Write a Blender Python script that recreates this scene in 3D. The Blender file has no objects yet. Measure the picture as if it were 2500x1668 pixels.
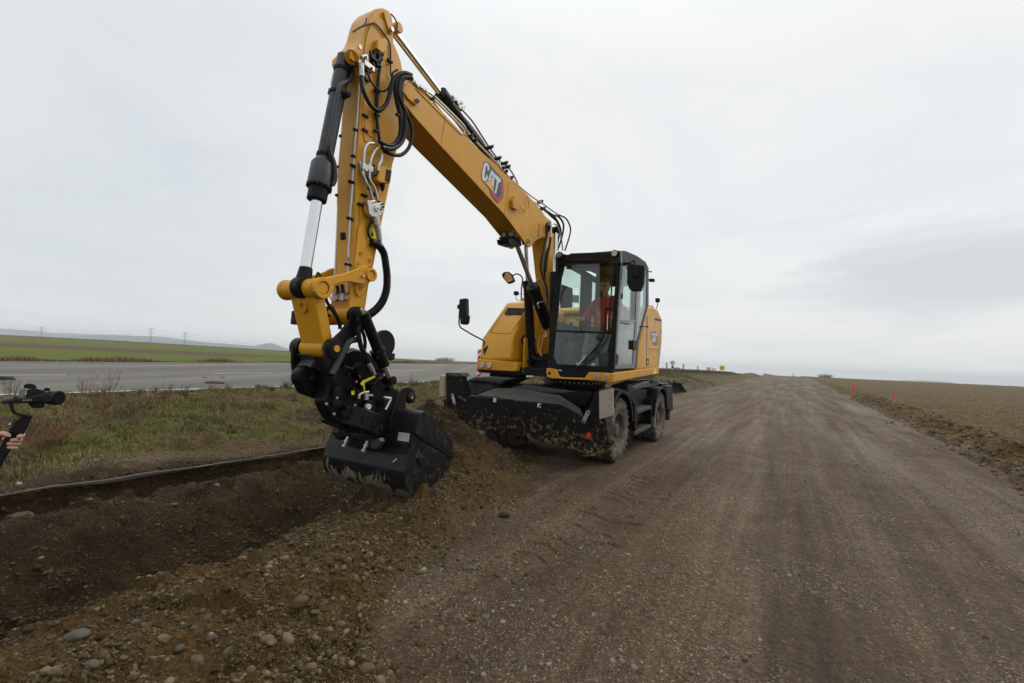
import bpy, bmesh, math, random
import numpy as np
from mathutils import Vector, Matrix, noise as mnoise
R = math.radians
sc = bpy.context.scene
COL = sc.collection
random.seed(7)
rng = np.random.default_rng(11)

# ------------------------------------------------------------------ camera
EYE = 1.57
HAZE = 0.00042
F = 1100.0            # focal length in photo pixels (photo 2500 x 1668)
cam_d = bpy.data.cameras.new("camera")
cam = bpy.data.objects.new("camera", cam_d)
COL.objects.link(cam)
cam.location = (0, 0, EYE)
CR = (Matrix.Rotation(R(90 + 2.66), 3, 'X') @ Matrix.Rotation(R(2.6), 3, 'Z'))
cam.rotation_euler = CR.to_euler()
cam_d.sensor_width = 36
cam_d.lens = F / 2500 * 36
cam_d.clip_start = 0.05
cam_d.clip_end = 30000
sc.camera = cam

def ray(px, py):
    return CR @ Vector(((px - 1250) / F, -(py - 834) / F, -1))
def onY(px, py, Y):
    d = ray(px, py)
    return Vector((0, 0, EYE)) + d * (Y / d.y)
def onZ(px, py, z):
    d = ray(px, py)
    return Vector((0, 0, EYE)) + d * ((z - EYE) / d.z)

# upper structure frame: u forward (towards the bucket), l machine left, z up
AU = R(28.6)
CEN = Vector((1.30, 9.15, 0))
UF = Vector((-math.sin(AU), -math.cos(AU), 0)); UL = Vector((math.cos(AU), -math.sin(AU), 0))
# shift so that the boom plane is 3.24 m from the camera
CEN = CEN + UL * (-3.24 - UL.dot(CEN))
def U(u, l, z): return CEN + UF * u + UL * l + Vector((0, 0, z))
def pl(px, py, l=0.0):
    """photo point -> (u, z) on the vertical plane at lateral offset l"""
    d = ray(px, py); o = Vector((0, 0, EYE))
    k = (UL.dot(CEN) + l - UL.dot(o)) / UL.dot(d)
    p = o + d * k
    return ((p - CEN).dot(UF), p.z)
def pu(px, py, u):
    """photo point -> (l, z) on the cross plane at forward offset u"""
    d = ray(px, py); o = Vector((0, 0, EYE))
    k = (UF.dot(CEN) + u - UF.dot(o)) / UF.dot(d)
    p = o + d * k
    return ((p - CEN).dot(UL), p.z)
# chassis frame
AC = R(31.5)
CF = Vector((-math.sin(AC), -math.cos(AC), 0)); CL = Vector((math.cos(AC), -math.sin(AC), 0))
CC = Vector((1.33, 9.08, 0))
def K(u, l, z): return CC + CF * u + CL * l + Vector((0, 0, z))
# road frame
DS = Vector((math.sin(R(31.5)), math.cos(R(31.5)), 0)); DT = Vector((math.cos(R(31.5)), -math.sin(R(31.5)), 0))
def ST(s, t, z=0): return DS * s + DT * t + Vector((0, 0, z))

# ------------------------------------------------------------------ materials
def newmat(name):
    m = bpy.data.materials.new(name); m.use_nodes = True
    return m, m.node_tree, m.node_tree.nodes['Principled BSDF']
def N(nt, t, **kw):
    n = nt.nodes.new(t)
    for k, v in kw.items():
        if k.startswith('i_'):
            n.inputs[k[2:].replace('_', ' ')].default_value = v
        else: setattr(n, k, v)
    return n
def L(nt, a, b): nt.links.new(a, b)
def ramp(nt, src, stops):
    r = N(nt, 'ShaderNodeValToRGB')
    e = r.color_ramp.elements
    while len(e) < len(stops): e.new(0.5)
    for i, (p, c) in enumerate(stops):
        e[i].position = p; e[i].color = c if len(c) == 4 else (*c, 1)
    L(nt, src, r.inputs[0]); return r
def mixc(nt, fac, a, b, mode='MIX'):
    m = N(nt, 'ShaderNodeMix', data_type='RGBA', blend_type=mode)
    for s, v in ((0, fac), (6, a), (7, b)):
        if hasattr(v, 'is_linked') or hasattr(v, 'links'): L(nt, v, m.inputs[s])
        elif s == 0: m.inputs[0].default_value = v
        else: m.inputs[s].default_value = (*v, 1) if len(v) == 3 else v
    return m.outputs[2]
def noise(nt, scale, detail=4, rough=.55, vec=None, dist=0):
    n = N(nt, 'ShaderNodeTexNoise'); n.inputs['Scale'].default_value = scale
    n.inputs['Detail'].default_value = detail; n.inputs['Roughness'].default_value = rough
    n.inputs['Distortion'].default_value = dist
    if vec is None:
        g = N(nt, 'ShaderNodeNewGeometry'); vec = g.outputs['Position']
    L(nt, vec, n.inputs['Vector']); return n.outputs['Fac']
def bump(nt, h, strength, dist, bsdf):
    b = N(nt, 'ShaderNodeBump'); b.inputs['Strength'].default_value = strength; b.inputs['Distance'].default_value = dist
    L(nt, h, b.inputs['Height']); L(nt, b.outputs[0], bsdf.inputs['Normal'])
def math_(nt, op, a, b=0.0, c=0.0):
    m = N(nt, 'ShaderNodeMath', operation=op)
    for i, v in enumerate((a, b, c)):
        if hasattr(v, 'links'): L(nt, v, m.inputs[i])
        else: m.inputs[i].default_value = v
    return m.outputs[0]
def simple(name, col, rough=.5, metal=0, var=.12, vs=6, dirt=None, dirtamt=0.0, dscale=5, bmp=0, bs=60, coat=0, dlow=None, spec=.5):
    """paint / metal / rubber with slight tone variation and optional dirt patches"""
    m, nt, b = newmat(name)
    n = noise(nt, vs, 5)
    r = ramp(nt, n, [(.3, tuple(c * (1 - var) for c in col)), (.7, tuple(min(1, c * (1 + var)) for c in col))])
    out = r.outputs[0]
    b.inputs['Specular IOR Level'].default_value = spec
    rr = ramp(nt, noise(nt, vs * 2.3, 6, .6), [(.3, (max(0, rough - .1),) * 3), (.75, (min(1, rough + .12),) * 3)])
    rout = rr.outputs[0]
    if dirt:
        d = noise(nt, dscale, 8, .68, dist=.4)
        if dlow is not None:      # more caked dirt low on the machine (mud splashed from the ground)
            g = N(nt, 'ShaderNodeNewGeometry'); sx = N(nt, 'ShaderNodeSeparateXYZ'); L(nt, g.outputs['Position'], sx.inputs[0])
            mr = N(nt, 'ShaderNodeMapRange'); mr.inputs[1].default_value = dlow; mr.inputs[2].default_value = 0.1
            mr.inputs[3].default_value = -.10; mr.inputs[4].default_value = .12
            L(nt, sx.outputs[2], mr.inputs[0]); d = math_(nt, 'ADD', d, mr.outputs[0])
        dm = ramp(nt, d, [(max(0, .62 - dirtamt), (0, 0, 0)), (min(1, .70 - dirtamt * .8), (1, 1, 1))])
        dc = ramp(nt, noise(nt, 22, 4), [(.3, tuple(c * .65 for c in dirt)), (.7, tuple(c * 1.25 for c in dirt))])
        out = mixc(nt, dm.outputs[0], out, dc.outputs[0])
        rout = mixc(nt, dm.outputs[0], rout, (.92, .92, .92))
    L(nt, out, b.inputs['Base Color']); L(nt, rout, b.inputs['Roughness'])
    b.inputs['Metallic'].default_value = metal
    if coat: b.inputs['Coat Weight'].default_value = coat; b.inputs['Coat Roughness'].default_value = .12
    if bmp: bump(nt, noise(nt, bs, 6, .6), bmp, .01, b)
    return m
M = {}
MUD = (.20, .135, .075)
M['yellow'] = simple('machine_yellow', (.60, .285, .009), .42, var=.06, vs=3, coat=.10, spec=.3, dirt=(.40, .24, .09), dirtamt=-.005, dscale=7)
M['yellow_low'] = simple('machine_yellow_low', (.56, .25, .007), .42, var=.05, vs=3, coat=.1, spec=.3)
M['black'] = simple('black_paint', (.006, .006, .0065), .36, var=.3, dirt=(.06, .042, .025), dirtamt=-.05, dscale=14, spec=.16)
M['blackclean'] = simple('black_plastic', (.006, .0062, .007), .48, var=.2, spec=.18)
M['blackgloss'] = simple('black_gloss', (.008, .008, .009), .2, var=.2, spec=.25)
M['grey'] = simple('cylinder_grey', (.016, .018, .021), .42, var=.12)
M['chrome'] = simple('polished_rod', (.72, .73, .74), .13, 1, var=.03)
M['steel'] = simple('zinc_steel', (.50, .50, .48), .38, .85, var=.15, vs=40, dirt=(.2, .16, .1), dirtamt=-.02)
M['pipe'] = simple('pipe_steel', (.50, .46, .38), .34, .8, var=.12, vs=30)
M['rubber'] = simple('hose_rubber', (.008, .008, .008), .5, var=.25, spec=.25)
M['tyre'] = simple('tyre_rubber', (.035, .033, .031), .85, var=.2, dirt=(.15, .12, .088), dirtamt=.19, dscale=7, bmp=.4)
M['rim'] = simple('muddy_rim', (.06, .05, .04), .7, var=.2, dirt=(.15, .105, .07), dirtamt=.18, dscale=9)
M['blade'] = simple('muddy_black_steel', (.006, .006, .006), .55, var=.3, dirt=(.17, .115, .055), dirtamt=.112, dscale=15, bmp=.5, bs=30, dlow=.9, spec=.15)
M['bladetop'] = simple('dusty_black_steel', (.040, .039, .038), .5, var=.25, dirt=MUD, dirtamt=.02, dscale=10)
M['bucket'] = simple('bucket_black', (.007, .0075, .008), .30, var=.3, dirt=(.06, .05, .035), dirtamt=-.01, dscale=9, spec=.3)
M['bucketside'] = simple('bucket_side_worn', (.007, .0075, .008), .36, var=.3, dirt=(.06, .050, .034), dirtamt=.065, dscale=16, bmp=.3, bs=40, spec=.3)
M['orange'] = simple('hi_vis_orange', (1.0, .20, .03), .7)
M['red'] = simple('red_paint', (.55, .025, .02), .5)
M['white'] = simple('white_paint', (.75, .74, .70), .6, dirt=(.4, .36, .3), dirtamt=0)
M['yellowtag'] = simple('yellow_tag', (.8, .72, .02), .5)

# ------------------------------------------------------------------ mesh builder
class MB:
    def __init__(s): s.v = []; s.f = []
    def add(s, vs, fs):
        o = len(s.v); s.v += [Vector(v) for v in vs]; s.f += [[i + o for i in f] for f in fs]; return s
    def box(s, c, ax, ay, az):
        """c centre, half-vectors"""
        c = Vector(c); vs = [c + ax * i + ay * j + az * k for i in (-1, 1) for j in (-1, 1) for k in (-1, 1)]
        return s.add(vs, [(0, 1, 3, 2), (4, 6, 7, 5), (0, 4, 5, 1), (2, 3, 7, 6), (0, 2, 6, 4), (1, 5, 7, 3)])
    def bx(s, fr, u0, u1, l0, l1, z0, z1):
        vs = [fr(u, l, z) for u in (u0, u1) for l in (l0, l1) for z in (z0, z1)]
        return s.add(vs, [(0, 1, 3, 2), (4, 6, 7, 5), (0, 4, 5, 1), (2, 3, 7, 6), (0, 2, 6, 4), (1, 5, 7, 3)])
    def prism(s, a, b):
        """two matching rings of points"""
        n = len(a); s.add(list(a) + list(b), [list(range(n))[::-1], [n + i for i in range(n)]] +
                          [(i, (i + 1) % n, n + (i + 1) % n, n + i) for i in range(n)]); return s
    def prof(s, pts, l0, l1, fr=None):
        fr = fr or U
        return s.prism([fr(u, l0, z) for u, z in pts], [fr(u, l1, z) for u, z in pts])
    def cyl(s, p0, p1, r0, r1=None, n=20, cap=True):
        return s.tube([p0, p1], r0, n, r1=r1, cap=cap)
    def tube(s, pts, r, n=10, r1=None, cap=True, radii=None):
        pts = [Vector(p) for p in pts]; m = len(pts)
        d = (pts[1] - pts[0]).normalized()
        up = Vector((0, 0, 1)) if abs(d.z) < .9 else Vector((1, 0, 0))
        x = d.cross(up).normalized(); vs = []; fs = []
        for i, p in enumerate(pts):
            t = (pts[min(i + 1, m - 1)] - pts[max(i - 1, 0)]).normalized()
            x = (x - t * x.dot(t)).normalized(); y = t.cross(x)
            rr = radii[i] if radii else (r if r1 is None else r + (r1 - r) * i / (m - 1))
            vs += [p + (x * math.cos(2 * math.pi * k / n) + y * math.sin(2 * math.pi * k / n)) * rr for k in range(n)]
        for i in range(m - 1):
            fs += [(i * n + k, i * n + (k + 1) % n, (i + 1) * n + (k + 1) % n, (i + 1) * n + k) for k in range(n)]
        if cap: fs += [list(range(n))[::-1], [(m - 1) * n + k for k in range(n)]]
        return s.add(vs, fs)
    def ring(s, c, ax, prof, n=32):
        """lathe: prof list of (r, h) closed loop around axis"""
        c = Vector(c); a = Vector(ax).normalized()
        x = a.orthogonal().normalized(); y = a.cross(x); m = len(prof); vs = []; fs = []
        for k in range(n):
            d = x * math.cos(2 * math.pi * k / n) + y * math.sin(2 * math.pi * k / n)
            vs += [c + d * r + a * h for r, h in prof]
        for k in range(n):
            q = (k + 1) % n
            fs += [(k * m + i, q * m + i, q * m + (i + 1) % m, k * m + (i + 1) % m) for i in range(m)]
        return s.add(vs, fs)
    def ball(s, c, r, n=12, sx=1, sy=1, sz=1):
        c = Vector(c); vs = []; fs = []; h = n // 2
        for i in range(h + 1):
            a = math.pi * i / h
            for k in range(n):
                b = 2 * math.pi * k / n
                vs.append(c + Vector((math.sin(a) * math.cos(b) * r * sx, math.sin(a) * math.sin(b) * r * sy, math.cos(a) * r * sz)))
        for i in range(h):
            fs += [(i * n + k, (i + 1) * n + k, (i + 1) * n + (k + 1) % n, i * n + (k + 1) % n) for k in range(n)]
        return s.add(vs, fs)
    def islands(s):
        p = list(range(len(s.v)))
        def f(a):
            while p[a] != a: p[a] = p[p[a]]; a = p[a]
            return a
        for fc in s.f:
            a = f(fc[0])
            for i in fc[1:]: p[f(i)] = a
        g = {}
        for fc in s.f: g.setdefault(f(fc[0]), []).append(fc)
        out = []
        for fs in g.values():
            m = MB(); idx = {}
            for fc in fs:
                for i in fc:
                    if i not in idx: idx[i] = len(m.v); m.v.append(s.v[i])
            m.f = [[idx[i] for i in fc] for fc in fs]; out.append(m)
        return out
    SPLIT = {'weld_seam': 0, 'pin_bolt': 0, 'pin_plate': 0, 'pin_washer': 0, 'plug_ring': 0, 'collar_bolts': 'collar_bolt', 'clamp_block': 0, 'keeper_bolts': 'keeper_bolt', 'housing_bolts': 'housing_bolt',
             'port_plug': 0, 'manifold_blocks': 'manifold_block', 'manifold_bolts': 'manifold_bolt', 'nipples': 'nipple', 'bracket_bolts': 'bracket_bolt', 'valve_bolts': 'valve_bolt',
             'connector_cluster': 'connector', 'pipe_clips': 'pipe_clip', 'elbow_fittings': 'elbow_fitting', 'pipe_unions': 'pipe_union', 'port_valve': 0, 'pipe_clamps': 'pipe_clamp', 'vent_slats': 'vent_slat',
             'ring_bolts': 'ring_bolt', 'step_bracket': 0, 'pedal': 0, 'link_tube': 0, 'cylinder_ear': 0, 'boom_foot_bracket': 0, 'pipe_bracket': 0, 'side_doubler': 0, 'link_boss': 0, 'side_pillar': 0,
             'side_wall': 'side_panel', 'rear_wall': 'rear_panel', 'lettering': 'letter', 'hose_coupling': 0, 'gland': 0, 'fitting': 0, 'far_valve': 0, 'valve_stack': 0, 'lock_bolt': 0, 'axle': 0}
    def build(s, name, mat, parent=None, bevel=0, smooth=40, seg=2, subsurf=0):
        if name in MB.SPLIT:
            nm = MB.SPLIT[name] or name; isl = s.islands()
            first = isl[0]._build(nm, mat, parent, bevel, smooth, seg, subsurf)
            for m in isl[1:]: m._build(nm, mat, parent, bevel, smooth, seg, subsurf)
            return first
        return s._build(name, mat, parent, bevel, smooth, seg, subsurf)
    def _build(s, name, mat, parent=None, bevel=0, smooth=40, seg=2, subsurf=0):
        me = bpy.data.meshes.new(name); me.from_pydata([tuple(v) for v in s.v], [], s.f)
        bm = bmesh.new(); bm.from_mesh(me)
        bmesh.ops.remove_doubles(bm, verts=bm.verts, dist=1e-5)
        bmesh.ops.recalc_face_normals(bm, faces=bm.faces)
        bm.to_mesh(me); bm.free()
        o = bpy.data.objects.new(name, me); COL.objects.link(o)
        me.materials.append(M[mat] if isinstance(mat, str) else mat)
        if smooth:
            me.shade_smooth()
            if smooth < 180:
                try: me.set_sharp_from_angle(angle=R(smooth))
                except Exception: pass
        if bevel:
            b = o.modifiers.new('bevel', 'BEVEL'); b.width = bevel; b.segments = seg; b.limit_method = 'ANGLE'; b.angle_limit = R(35)
            b.harden_normals = False
        if subsurf:
            b = o.modifiers.new('sub', 'SUBSURF'); b.levels = subsurf; b.render_levels = subsurf
        if parent: par(o, parent)
        return o
def mw(o):
    m = o.matrix_basis.copy()
    if o.parent: m = mw(o.parent) @ o.matrix_parent_inverse @ m
    return m
def par(o, p):
    o.parent = p; o.matrix_parent_inverse = mw(p).inverted()
    return o
def tag(o, label=None, cat=None, group=None, kind=None):
    if label: o['label'] = label
    if cat: o['category'] = cat
    if group: o['group'] = group
    if kind: o['kind'] = kind
    return o
def empty(name, loc, rz=0, **kw):
    e = bpy.data.objects.new(name, None); COL.objects.link(e); e.location = loc; e.rotation_euler = (0, 0, rz); e.empty_display_size = .2
    tag(e, **kw); return e
def bez(pts, k=8):
    """Catmull-Rom through points"""
    p = [Vector(x) for x in pts]; p = [p[0] * 2 - p[1]] + p + [p[-1] * 2 - p[-2]]; out = []
    for i in range(1, len(p) - 2):
        for j in range(k):
            t = j / k
            out.append(.5 * ((2 * p[i]) + (p[i + 1] - p[i - 1]) * t + (2 * p[i - 1] - 5 * p[i] + 4 * p[i + 1] - p[i + 2]) * t * t + (3 * p[i] - p[i - 1] - 3 * p[i + 1] + p[i + 2]) * t ** 3))
    out.append(p[-2]); return out

# ------------------------------------------------------------------ numpy noise
def _h(ix, iy, sd):
    h = (ix.astype(np.int64) * 374761393 + iy.astype(np.int64) * 668265263 + sd * 974711) & 0x7fffffff
    h = ((h ^ (h >> 13)) * 1274126177) & 0x7fffffff
    return ((h ^ (h >> 16)) & 0xffff) / 65535.0
def vn(x, y, sd=0):
    ix = np.floor(x); iy = np.floor(y); fx = x - ix; fy = y - iy
    fx = fx * fx * fx * (fx * (fx * 6 - 15) + 10); fy = fy * fy * fy * (fy * (fy * 6 - 15) + 10)
    a = _h(ix, iy, sd); b = _h(ix + 1, iy, sd); c = _h(ix, iy + 1, sd); d = _h(ix + 1, iy + 1, sd)
    return (a + (b - a) * fx) * (1 - fy) + (c + (d - c) * fx) * fy - .5
def fbm(x, y, sc_, octv=4, sd=0, g=.5):
    o = 0; a = 1; f = 1 / sc_
    for i in range(octv):
        o = o + a * vn(x * f + i * 17.3, y * f - i * 9.1, sd + i); a *= g; f *= 2.03
    return o
def sst(e0, e1, x):
    t = np.clip((x - e0) / (e1 - e0), 0, 1); return t * t * (3 - 2 * t)
# ------------------------------------------------------------------ terrain
S31, C31 = math.sin(R(31.5)), math.cos(R(31.5))
def st_of(X, Y): return S31 * X + C31 * Y, C31 * X - S31 * Y
def t_edge(s):   # right edge of loose soil
    return np.interp(s, [-2, .5, 1.62, 2.41, 3.5, 5.0, 6.5], [-1.2, -1.5, -1.62, -2.3, -2.5, -2.75, -3.3])
TS = -6.25       # the kerb strip
def asph(s): return -12.5 - .07 * np.clip(s - 2, 0, 60)
def far_line(s): return np.interp(s, [-30, 5, 14, 21, 30, 40, 60, 120], [-21, -27.7, -31.3, -32.6, -32, -29.8, -28, -27])
def green_edge(s): return far_line(s) - np.interp(s, [-30, 5, 30, 120], [4.5, 4.8, 5.5, 4])
PILE = (4.92, -4.32)
def terrain(X, Y, fine=True):
    s, t = st_of(X, Y)
    rise = 1.05 * sst(30, 170, s)
    z = rise + 0 * s
    wob = fbm(X, Y, 1.1, 3, 3)
    # right field and its bank
    te = np.interp(s, [0, 9, 30, 60, 200], [3.0, 3.15, 4.1, 4.6, 5.5]) + .35 * fbm(s, t * .2, 1.7, 3, 5)
    fld = sst(0, .55, t - te)
    lump = np.exp(-((t - te - .7) / .7) ** 2) * (.10 + .35 * np.abs(fbm(X, Y, .45, 3, 8)))
    z = z + fld * .12 + lump * (fld > 0)
    # left verge
    zv = .10 + .32 * sst(4, 34, s)
    vg = sst(0, 6, asph(s) + 6.2 - t)
    vzone = t < TS
    bank = sst(0, .03 + .6 * sst(7, 12, s), TS - t - .05 * np.abs(fbm(s, t * 0 + 3, .35, 4, 77)) - .02)
    zl = zv + (.5 + .85 * sst(10, 60, s) - zv) * sst(0, 5.0, TS - t)
    zl = zl - np.clip(s - 150, 0, 1e9) ** 1.3 * .01
    # far left field
    zc = np.interp(X / np.maximum(Y, 1), [-3, -1.136, -.8, -.47, -.23, -.05, .2], [7.5, 4.1, 3.3, 2.15, .8, .9, 1.3])
    fy = np.clip((Y - 20) / 200, 0, 1)
    lf = sst(0, -6, t - green_edge(s))
    zl = zl * (1 - lf) + lf * (.45 + (zc - .45) * fy ** 1.35)
    z = np.where(vzone, z * (1 - bank) + zl * bank, z)
    z = z - np.where(Y > 222, (np.clip(Y - 222, 0, 1e9)) ** 1.15 * .05, 0)
    # excavation
    tw = t + .12 * fbm(s, t, 1.3, 2, 21) + .10 * wob
    pr = np.interp(tw, [TS, TS + .05, TS + .28, -5.80, -5.64, -5.45, -5.2, -4.85, -4.45, -4.05, -3.6, -3.3, -2.6, -2.0],
                   [-.10, -.24, -.34, -.12, .015, .02, -.10, -.48, -.76, -.74, -.12, .06, .08, 0])
    # ridge is lower towards the left end
    insoil = sst(0, .35, t_edge(s) - t) * (t > TS)
    pits = sst(6.1, 4.7, s)
    sw = pr * pits
    mound = .07 * sst(1.3, .2, np.abs(t - t_edge(s) - -.9)) * sst(7, 4, s)
    near = sst(1.0, .2, s + .3 * (t + 3.3)) * sst(-4.3, -3.6, t)
    # deepening under the bucket, raised lip on the near side
    r2 = ((s - 3.3) / .8) ** 2 + ((t + 3.95) / .5) ** 2
    sw = sw - .05 * np.exp(-r2)
    lip = .17 * np.exp(-((s - 3.9) / 1.0) ** 2 - ((t + 3.02) / .34) ** 2)
    z = z + insoil * (sw + mound + lip) * sst(12, 7, s)
    # trench continues past the machine as the bank foot
    # pile
    ds_ = s - PILE[0]; d = np.sqrt((ds_ / np.where(ds_ < 0, .80, 1.05)) ** 2 + ((t - PILE[1]) / 1.10) ** 2)
    d = d + .10 * fbm(X, Y, .5, 3, 31)
    cone = 1.0 * (1 - (d / 1.33) ** 1.25) - .08
    z = np.where(d < 3, np.maximum(z, cone), z)
    # far mound left of crest
    mx, my = 72.0, 101.0
    z = z + 1.15 * np.exp(-(((X - 81.5) / 3.6) ** 2 + ((Y - 150) / 6) ** 2))
    if fine:
        soil = np.clip(insoil + (cone > .02) * 1.0, 0, 1) * sst(9, 6.5, s)
        z = z + soil * (.085 * fbm(X, Y, .30, 5, 41, .55) + .05 * np.abs(fbm(X, Y, .11, 4, 43)) + .016 * fbm(X, Y, .03, 2, 44))
        # clods in the soil
        cl = fbm(X, Y, .16, 2, 47); z = z + soil * .06 * sst(.18, .40, cl)
        road = (1 - soil) * (t > TS) * (1 - fld)
        ruts = .018 * np.sin(t * 5.5 + .5 * np.sin(s * .2)) + .02 * fbm(t * 1.0, s * .06, .35, 3, 51)
        z = z + road * (ruts + .012 * fbm(X, Y, .35, 4, 53) + .004 * fbm(X, Y, .05, 2, 54))
        # tyre lug prints beside the spoil
        for tc, s0, s1 in ((-1.75, 3.0, 7.4), (-1.35, 3.6, 6.4)):
            wv = np.exp(-((t - tc) / .16) ** 4) * sst(s0, s0 + .5, s) * sst(s1, s1 - .6, s)
            z = z - road * wv * .020 * (np.sin((s + .5 * np.abs(t - tc)) * 2 * math.pi / .22) > .2) * (fbm(X, Y, .4, 2, 57) > -.15)
        z = z + fld * (.09 * fbm(X, Y, .5, 4, 61) + .07 * np.abs(fbm(X, Y, .16, 3, 63)))
        gv = (t < TS) * bank * (t > asph(s) + .0)
        z = z + gv * (.13 * fbm(X, Y, .8, 5, 71, .58) + .06 * np.abs(fbm(X, Y, .16, 3, 73))) * sst(0, .3, TS - t)
        bk = (t < TS) * (1 - bank) + (t >= TS) * (t < TS + .35) * (s < 8)
        z = z + bk * .12 * fbm(X, Y, .2, 4, 75)
    return z
def tz(X, Y): return float(terrain(np.array([float(X)]), np.array([float(Y)]))[0])

def zones(X, Y):
    s, t = st_of(X, Y)
    te = np.interp(s, [0, 9, 30, 60, 200], [3.0, 3.15, 4.1, 4.6, 5.5]) + .35 * fbm(s, t * .2, 1.7, 3, 5)
    field = sst(-.1, .25, t - te + .3 * fbm(X, Y, .4, 3, 80))
    e = t_edge(s) + .3 * fbm(X, Y, .5, 4, 81)
    soil = sst(-.05, .2, e - t) * (t > TS) * sst(8.2, 6.2, s + .6 * fbm(X, Y, .7, 3, 82))
    d = np.sqrt((s - PILE[0]) ** 2 + (t - PILE[1]) ** 2)
    soil = np.maximum(soil, sst(1.75, 1.4, d + .3 * fbm(X, Y, .4, 3, 83)))
    soil = np.where(t < TS, sst(.5, .12, TS - t + .25 * fbm(X, Y, .35, 3, 84)), soil)
    grass = sst(.1, .9, TS - t + .9 * fbm(X, Y, .8, 3, 85)) * (t < TS)
    a0 = asph(s)
    ge = green_edge(s); asp = ((t < a0) & (t > ge)).astype(float)
    green = (t <= ge).astype(float)
    return s, t, field, soil, grass, asp, green

def build_ground():
    # polar sheet centred under the camera, dense where the view is
    az = np.concatenate([np.linspace(-180, -58, 60, endpoint=False), np.linspace(-58, 58, 1350, endpoint=False), np.linspace(58, 180, 61)[:-1]])
    rr = [0.004, .06, .15, 0.25]
    while rr[-1] < 1.8: rr.append(rr[-1] * 1.12)
    while rr[-1] < 14: rr.append(rr[-1] * 1.0048)
    while rr[-1] < 40: rr.append(rr[-1] * 1.0085)
    while rr[-1] < 300: rr.append(rr[-1] * 1.025)
    while rr[-1] < 12000: rr.append(rr[-1] * 1.25)
    rr = np.array(rr); A = np.radians(az)
    X = (rr[:, None] * np.sin(A)[None, :]); Y = (rr[:, None] * np.cos(A)[None, :])
    # rays where terrain drops far behind: keep flat
    Z = terrain(X, Y)
    Z = np.where(rr[:, None] > 300, np.minimum(Z, -6.0), Z)
    Z = np.maximum(Z, -25)
    nr, na = X.shape
    Zn = zones(X, Y)
    co = np.stack([X.ravel(), Y.ravel(), Z.ravel()], 1).astype(np.float32)
    i = np.arange(nr - 1)[:, None]; j = np.arange(na)[None, :]
    q = np.stack([(i * na + j), (i * na + (j + 1) % na), ((i + 1) * na + (j + 1) % na), ((i + 1) * na + j)], -1).reshape(-1, 4)[:, ::-1]
    # zone of each face
    cx = X.ravel()[q].mean(1); cy = Y.ravel()[q].mean(1)
    s, t, field, soil, grass, asp, green = zones(cx, cy)
    zid = np.where(green > .5, 4, np.where(asp > .5, 3, np.where(t < TS, 2, np.where(field > .5, 1, np.where(soil > .5, 5, 0)))))
    att = np.stack([Zn[2].ravel(), Zn[3].ravel(), Zn[4].ravel(), np.ones(nr * na)], 1).astype(np.float32)
    pit_shade = (sst(-3.5, -3.9, Zn[1] + .35 * fbm(X, Y, .7, 4, 121)) * (Zn[1] > TS - .4) * sst(7.5, 6, Zn[0])).ravel()  # mask for the pit side, where shade is painted into the soil
    att2 = np.stack([Zn[5].ravel(), Zn[6].ravel(), pit_shade, np.ones(nr * na)], 1).astype(np.float32)
    names = {0: 'gravel_road', 1: 'plowed_field', 2: 'grass_verge', 3: 'asphalt_road', 4: 'green_field', 5: 'excavated_soil'}
    obs = {}
    for k, nm in names.items():
        fq = q[zid == k]
        if len(fq) == 0: continue
        used = np.unique(fq); mp = np.zeros(nr * na, np.int64); mp[used] = np.arange(len(used))
        fq = mp[fq]
        me = bpy.data.meshes.new(nm)
        me.vertices.add(len(used)); me.vertices.foreach_set('co', co[used].ravel())
        me.loops.add(fq.size); me.loops.foreach_set('vertex_index', fq.ravel().astype(np.int32))
        me.polygons.add(len(fq)); me.polygons.foreach_set('loop_start', (np.arange(len(fq)) * 4).astype(np.int32))
        me.update(calc_edges=True)
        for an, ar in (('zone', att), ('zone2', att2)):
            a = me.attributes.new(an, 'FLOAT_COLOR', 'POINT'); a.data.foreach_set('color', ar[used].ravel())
        me.polygons.foreach_set('use_smooth', np.ones(len(fq), bool))
        o = bpy.data.objects.new(nm, me); COL.objects.link(o); tag(o, kind='structure')
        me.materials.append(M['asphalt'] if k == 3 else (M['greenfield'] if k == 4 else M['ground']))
        obs[nm] = o
    return obs

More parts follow.
